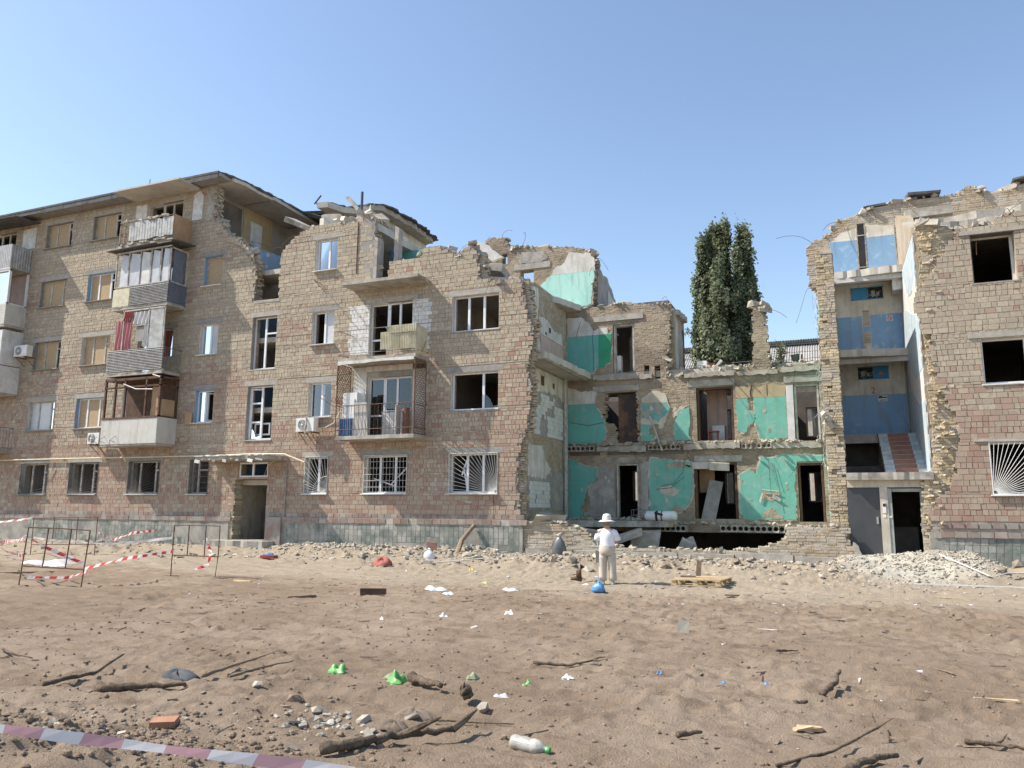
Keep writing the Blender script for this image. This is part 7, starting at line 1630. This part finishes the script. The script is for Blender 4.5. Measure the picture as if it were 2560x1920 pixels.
stick([(-3.1,-15.3,.03),(-2.75,-15.2,.03),(-2.5,-15.05,.04)],.03,'frayed dark branch lying above the short sandy log','bark','branch',((2,(.12,.06,.03)),(2,(.13,-.03,.02))))
stick([(-.1,-17.9,.02),(.05,-17.6,.05),(.3,-17.25,.07)],.055,'rough bark log at the lower right edge','bark','log',(),'log')
stick([(-3.05,-17.1,.1),(-3.0,-17.16,.11)],.10,'round dark log end standing beside the short sandy log','bark','log',(),'log')
def plank(x,y,L,w,t,rz,label,mat='woodgrey',tilt=(0,0),cat='plank',dz=0):
    o=PB('plank',MT[mat],None,lambda m:m.obox((0,0,0),(L,w,t),(0,0,0),.006)); o.location=(x,y,gz(x,y)+t/2+.01+dz); o.rotation_euler=(tilt[0],tilt[1],rz); return tag(o,label,cat)
plank(-8.6,-9.85,.5,.16,.12,.45,'dark reddish board lying left of the white plastic sheet','brownwood')
plank(-9.65,-10.75,.55,.12,.03,.9,'pale flat board left of the dark reddish board')
plank(-.28,-9.25,.58,.06,.03,-.1,'straight brown batten in the middle distance on the right')
plank(-1.08,-10.83,.36,.04,.02,.1,'thin white strip lying flat right of the person','tinwhite')
plank(-.28,-16.55,.18,.07,.03,.3,'split pale wood piece in the right foreground','wood')
plank(-.32,-16.68,.16,.04,.02,.7,'thin splinter leaning on the split pale wood piece','wood')
plank(1.25,-15.0,.35,.05,.02,.1,'pale batten at the right edge of the foreground','wood')
plank(2.2,-4.6,.75,.06,.03,-.15,'long pale batten on the ground near the right edge','wood')
plank(.6,-6.1,.3,.05,.02,.3,'small pale batten ahead of the second entrance','wood')
plank(-19.5,-9.3,1.3,.12,.04,.7,'long flat plank lying in front of the nearest barrier')
plank(-13.0,-8.6,.6,.08,.03,-.2,'short plank on the sand before the doorway step','wood')
plank(-1.9,-6.9,.5,.05,.03,.2,'thin brown batten in front of the pallet')
ob=PB('broken_brick',M('loose red brick',(.38,.20,.13),(.33,.17,.11),6,bump=.5,bscale=30),None,lambda m:m.obox((0,0,0),(.19,.1,.07),(0,0,0),.006)); ob.location=(-4.86,-18.64,gz(-4.86,-18.64)+.03); ob.rotation_euler=(.1,-.05,.4); tag(ob,'orange-red brick lying in the near left spoil','brick')
ob=PB('tile_shard',MT['rubblepale'],None,lambda m:m.obox((0,0,0),(.16,.02,.2),(0,0,0),.008)); ob.location=(-2.05,-12.15,gz(-2.05,-12.15)+.07); ob.rotation_euler=(-.4,.1,.2); tag(ob,'square brown tile standing up in the earth','tile')

# pallet
pl=empty('pallet',(-3.02,-4.25,gz(-3.0,-4.3)+.0),'pale wooden pallet lying tilted on the sand right of the person','pallet',rot=(.0,-.03,-.12))
for k in range(7): PB('deck_board',MT['wood'],pl,lambda m:m.obox((0,-.5+k*.165,.135),(1.2,.1,.022),(0,0,0),.004))
for k in range(3): PB('stringer',MT['wood'],pl,lambda m:m.obox((-.52+k*.52,-.0,.113),(.1,1.1,.022),(0,0,0),.003))
for a in (-.52,0,.52):
    for b in (-.48,0,.48): PB('block',MT['wood'],pl,lambda m:m.obox((a,b,.06),(.13,.1,.085),(0,0,0),.004))
for b in (-.48,0,.48): PB('bottom_board',MT['wood'],pl,lambda m:m.obox((0,b,.008),(1.2,.1,.02),(0,0,0),.003))
ob=PB('upright_board',MT['woodgrey'],None,lambda m:m.obox((0,0,.22),(.12,.04,.46),(0,.08,0),.006)); ob.location=(-3.2,-3.55,gz(-3.2,-3.55)+.02); tag(ob,'short brown board stuck upright in the sand behind the pallet','board')
ob=PB('board',MT['woodgrey'],None,lambda m:m.obox((0,0,0),(.36,.14,.04),(0,0,.2),.006)); ob.location=(-3.4,-3.95,gz(-3.4,-3.95)+.16); tag(ob,'brown board lying on the back corner of the pallet','board')
# bottle
MT['petfilm']=M('crushed clear bottle plastic',(.46,.44,.39),(.33,.31,.27),9,lo=.4,hi=.6,rough=.18,spec=.6,bump=.7,bscale=18)
bt=empty('plastic_bottle',(-2.22,-18.03,gz(-2.15,-18.03)+.045),'crushed clear plastic bottle with a green cap in the foreground','bottle',rot=(0,.06,-.12))
PB('body',MT['petfilm'],bt,lambda m:m.lathe([(.0,0),(.045,.004),(.055,.03),(.05,.07),(.058,.11),(.049,.15),(.055,.18),(.05,.22),(.03,.255),(.016,.27),(.016,.285)],(0,0,0),14,'x'),smooth=True)
PB('cap',M('green plastic cap',(.05,.32,.08),(.06,.36,.09),4,rough=.4,spec=.5),bt,lambda m:m.lathe([(.0,.275),(.022,.276),(.024,.29),(.022,.305),(0,.306)],(0,0,0),14,'x'))
# crumpled sheets: bags, cloths, foil
def crumple(name,x,y,w,d,h,mat,label,cat,seed=1,n=13,rz=0.,dz=0.):
    rr=random.Random(seed); ph=[rr.uniform(0,6) for _ in range(12)]; m=MB(); top=[]
    z0=gz(x,y)
    for i in range(n):
        for j in range(n):
            u=i/(n-1)*2-1; v=j/(n-1)*2-1; a=math.atan2(v,u); k=.78+.16*math.sin(3*a+ph[0])+.10*math.sin(5*a+ph[1]); r=max(abs(u),abs(v)); s=r/(math.hypot(u,v)+1e-6) if r else 0
            uu,vv=u*s*k,v*s*k
            f=max(0,1-r**2.2); hh=h*f*(.55+.25*math.sin(uu*6+ph[2]+vv*3)+.25*math.sin(vv*7+ph[3]-uu*4)+.07*math.sin(uu*13+vv*11+ph[4])+rr.uniform(-.05,.05))
            m.v.append((uu*w/2,vv*d/2,max(.0,hh)+.008))
    N=n*n
    for i in range(N): p=m.v[i]; m.v.append((p[0],p[1],max(-.02,p[2]-.014)))
    for i in range(n-1):
        for j in range(n-1):
            a=i*n+j; m.f.append((a,a+n,a+n+1,a+1)); m.m.append(0); m.f.append((N+a,N+a+1,N+a+n+1,N+a+n)); m.m.append(0)
    o=m.build(name,mat,None,True); o.location=(x,y,z0-.005+dz); o.rotation_euler=(0,0,rz); tag(o,label,cat); return o
MT['greenfilm']=M('green plastic film',(.08,.30,.055),(.13,.38,.10),9,rough=.4,spec=.5,bump=.4,bscale=25); MT['darkcloth']=cloth('dark grey cloth',(.075,.08,.088),(.11,.115,.12),4); MT['mudcloth']=cloth('muddy cloth',(.14,.11,.088),(.18,.145,.115),5); MT['palefilm']=M('pale plastic film',(.68,.70,.72),(.58,.60,.62),5,rough=.35,spec=.5,bump=.4,bscale=20); MT['olive']=M('olive film',(.20,.23,.13),(.28,.30,.19),6,rough=.5,bump=.4); MT['redrag']=cloth('dusty red cloth',(.36,.10,.085),(.30,.12,.10),5)
dome('cloth',-6.03,-17.38,.42,.26,.075,MT['darkcloth'],'dark grey crumpled cloth in the left foreground','cloth',4)
crumple('plastic_wrapper',-4.82,-16.42,.24,.2,.10,MT['greenfilm'],'bright green plastic wrapper, leftmost of the green ones','wrapper',5)
crumple('plastic_wrapper',-4.03,-16.58,.24,.2,.12,MT['greenfilm'],'bright green plastic wrapper lying on grey film','wrapper',6)
crumple('plastic_wrapper',-4.12,-16.45,.36,.22,.06,MT['olive'],'grey olive film under the bright green wrapper','wrapper',7)
crumple('plastic_wrapper',-3.38,-16.23,.16,.12,.07,MT['olive'],'dull green scrap standing beyond the log end','wrapper',8)
crumple('plastic_wrapper',-2.77,-16.3,.12,.1,.06,MT['greenfilm'],'small green wrapper, rightmost of the green ones','wrapper',9)
crumple('paper_scrap',-2.47,-15.99,.14,.08,.04,MT['palefilm'],'small white scrap right of the smallest green wrapper','scrap',10)
crumple('paper_scrap',-2.85,-16.75,.22,.12,.05,MT['tapew'],'torn pinkish white packaging near the smallest green wrapper','scrap',11)
dome('cloth',-3.22,-17.66,.34,.13,.06,MT['mudcloth'],'muddy brown cloth twisted on the ground behind the big log','cloth',12)
dome('cloth',-3.25,-17.92,.22,.14,.05,MT['mudcloth'],'bunched muddy rag right behind the big log','cloth',13)
crumple('plastic_sheet',-8.1,-8.2,.7,.35,.12,MT['palefilm'],'white plastic sheet at the edge of the sand','sheet',14)
crumple('plastic_sheet',-6.6,-7.6,.5,.2,.08,MT['palefilm'],'flattened white plastic right of the larger white sheet','sheet',15)
crumple('plastic_sheet',-7.4,-8.9,.3,.2,.06,MT['palefilm'],'small white plastic piece before the larger white sheet','sheet',34)
crumple('paper_scrap',-5.93,-11.95,.18,.14,.07,MT['palefilm'],'grey-white crumpled scrap in mid ground, left of its brighter twin','scrap',16)
crumple('paper_scrap',-5.1,-11.17,.22,.14,.09,MT['palefilm'],'bright white crumpled scrap in mid ground','scrap',17)
crumple('paper_scrap',-6.65,-12.65,.22,.08,.04,MT['palefilm'],'narrow white scrap lying left of the crumpled scraps','scrap',18,rz=-.9)
dome('cloth',-12.45,-3.3,.7,.5,.18,MT['redrag'],'dusty red cloth thrown on the rubble below the barred windows','cloth',19)
sk2=empty('sack',(-11.75,-1.75,gz(-11.75,-1.75)-.04),'round white sack on the rubble strip','sack'); PB('fill',MT['palefilm'],sk2,lambda m:bag(m,.36,.34,21,14,.06),smooth=True); PB('neck',MT['palefilm'],sk2,lambda m:m.obox((0,0,.34),(.08,.06,.06),(.3,.2,0),.02))
crumple('cloth',-17.6,-2.2,.9,.6,.16,MT['bluecloth'],'dark blue cloth on the rubble by the doorway','cloth',22)
ob=PB('red_box',MT['redpaint'],None,lambda m:m.obox((0,0,.05),(.5,.25,.1),(0,0,.1),.01)); ob.location=(-16.9,-3.0,gz(-16.9,-3.0)); tag(ob,'flat red panel lying on the sand by the doorway','panel')
crumple('cloth',-9.2,.75,.9,.5,.12,MT['bluecloth'],'dark blue cloth heaped on the broken floor edge','cloth',23,dz=2.4)
crumple('plastic_sheet',-5.6,-5.2,.5,.25,.05,MT['palefilm'],'white film lying just left of the person','sheet',24)
crumple('plastic_wrapper',-9.6,-3.2,.2,.14,.08,M('yellow film',(.6,.5,.08),(.5,.42,.08),5,rough=.4),'small yellow wrapper on the sand below the torn corner','wrapper',25)
crumple('plastic_wrapper',-7.9,-6.0,.3,.12,.05,M('lime film',(.42,.45,.12),(.36,.38,.10),5,rough=.5),'dull yellow-green wrapper on the sand','wrapper',26)
crumple('plastic_sheet',-21.6,-7.0,2.6,1.3,.16,MT['tapew'],'wide dirty white sheet spread on the ground by the barriers','sheet',27,17)
crumple('plastic_sheet',-20.6,-7.7,1.0,.6,.16,MT['palefilm'],'torn white film bunched at the right end of the wide sheet','sheet',28)
crumple('plastic_wrapper',-1.75,-15.2,.07,.06,.04,MT['bluefilm'],'tiny blue scrap in the right middle foreground, leftmost of three','scrap',29)
crumple('plastic_wrapper',-1.1,-15.35,.08,.05,.02,MT['bluefilm'],'tiny blue scrap in the right middle foreground, middle of three','scrap',30)
crumple('plastic_wrapper',-.7,-15.3,.07,.05,.03,MT['bluefilm'],'tiny blue scrap in the right middle foreground, rightmost of three','scrap',31)
def boot(x,y):
    b=empty('boot',(x,y,gz(x,y)),'dark brown boot standing on the sand left of the person','boot',rot=(0,.12,.4)); 
    PB('shaft',MT['brownwood'],b,lambda m:m.tube([(0,0,.1),(-.02,0,.25),(.06,0,.4)],[.075,.07,.08],10),smooth=True); PB('foot',MT['brownwood'],b,lambda m:m.tube([(.08,0,.06),(-.05,0,.06),(-.2,0,.045)],[.06,.065,.04],10),smooth=True)
boot(-6.05,-4.4)
# loose chunks that can be told apart
ch=[(-11.35,-2.55,.34,'grey tilted slab chunk on the rubble below the fan-grilled window'),(-10.55,-1.5,.26,'mossy stone on the rubble strip near the leaning beam'),(-10.0,-1.9,.22,'pale angular chunk right of the mossy stone'),(-6.9,-2.3,.3,'pinkish stone slab on the bank left of the person'),(-6.2,-3.0,.24,'flat grey stone just behind the left of the person'),(-4.2,-2.6,.28,'dark clod on the bank above the pallet'),(-3.9,-2.4,.24,'second dark clod on the bank above the pallet, nearer the cellar'),(-1.2,-3.9,.14,'small brown brick piece right of the pallet'),(3.55,-2.0,.2,'pinkish brick chunk below the green tiles at right'),(-2.82,-17.2,.11,'pale rounded stone right of the dark log end'),(-4.45,-17.6,.12,'dark jagged clod above the pale mortar spill'),(-4.05,-17.8,.1,'grey lump at the top of the pale mortar spill'),(-5.0,-17.45,.09,'small upright stone left of the pale mortar spill'),(-13.9,-2.2,.3,'pinkish plaster slab on the rubble near the vent'),(.9,-1.9,.2,'grey block at the left foot of the entrance heap'),(2.9,-2.2,.22,'upright pale chunk in the entrance heap')]
for x,y,s,l in ch:
    o=PB('rubble_chunk',MT['clod'] if 'clod' in l else MT['rubblepale'] if ('grey' in l or 'pale' in l) else MT['rubble'],None,lambda m:lump(m,(0,0,s*.2),s*.6,None,.7,.3)); o.location=(x,y,gz(x,y)); o.rotation_euler=(U(-.3,.3),U(-.3,.3),U(0,6)); tag(o,l,'debris')
bmx=PB('leaning_beam',MT['woodgrey'],None,lambda m:m.tube([(-10.95,-1.5,.0),(-11.1,-.8,.55),(-11.0,-.12,1.0)],[.09,.08,.07],7)); tag(bmx,'old timber beam leaning into the basement hole','beam')
ob=PB('red_brown_board',MT['redstep'],None,lambda m:m.obox((0,0,.15),(.34,.03,.32),(.2,.1,0))); ob.location=(-11.95,-1.2,gz(-11.95,-1.2)); tag(ob,'rust red board standing behind the white sack','board')
ob=PB('thin_pipe',MT['oldwood'],None,lambda m:m.tube([(-11.2,-2.6,gz(-11.2,-2.6)+.08),(-9.6,-2.4,gz(-9.6,-2.4)+.1)],.022,6)); tag(ob,'thin pale pipe lying along the rubble strip','pipe')
ob=PB('white_batten',MT['tinwhite'],None,lambda m:m.obox((2.9,-2.95,gz(2.9,-2.95)+.03),(2.6,.04,.03),(0,0,.02))); tag(ob,'long white batten lying across the foot of the right heap','batten')
ob=PB('thin_pipe',MT['tinwhite'],None,lambda m:m.tube([(2.35,-1.2,.50),(3.3,-2.4,.05)],.016,5)); tag(ob,'white plastic pipe slanting down the right heap','pipe')
ob=PB('cable_conduit',MT['oldwood'],None,lambda m:m.tube([(3.0,-2.6,.0),(3.6,-2.2,.16),(4.4,-2.0,.18),(5.6,-2.0,.15)],.018,5)); tag(ob,'grey conduit arching over the debris at the right edge','pipe')
ob=PB('mattress_piece',cloth('dusty upholstery',(.30,.24,.16),(.24,.19,.13)),None,lambda m:m.obox((3.95,-1.75,.16),(.75,.4,.1),(.15,-.25,.1),.03)); tag(ob,'dusty cushion slab propped on debris at the right edge','cushion')
for i,(x,l) in enumerate(((4.0,'round tan lump, left of the pair behind the dusty cushion'),(4.3,'round grey lump, right of the pair behind the dusty cushion'))):
    o=PB('ball',MT['rubble'],None,lambda m:lump(m,(0,0,0),.16,None,1.0,.1)); o.location=(x,-1.3,.28); tag(o,l,'debris')
ob=PB('appliance_lid',MT['acwhite'],None,lambda m:m.obox((4.62,-1.5,.25),(.35,.3,.22),(0,.1,0),.01)); tag(ob,'white appliance piece at the right edge','appliance')
ob=PB('red_box',MT['redpaint'],None,lambda m:m.obox((4.3,-2.5,.05),(.34,.24,.16),(0,.1,.1),.01)); tag(ob,'bright red plastic box at the right edge','box')
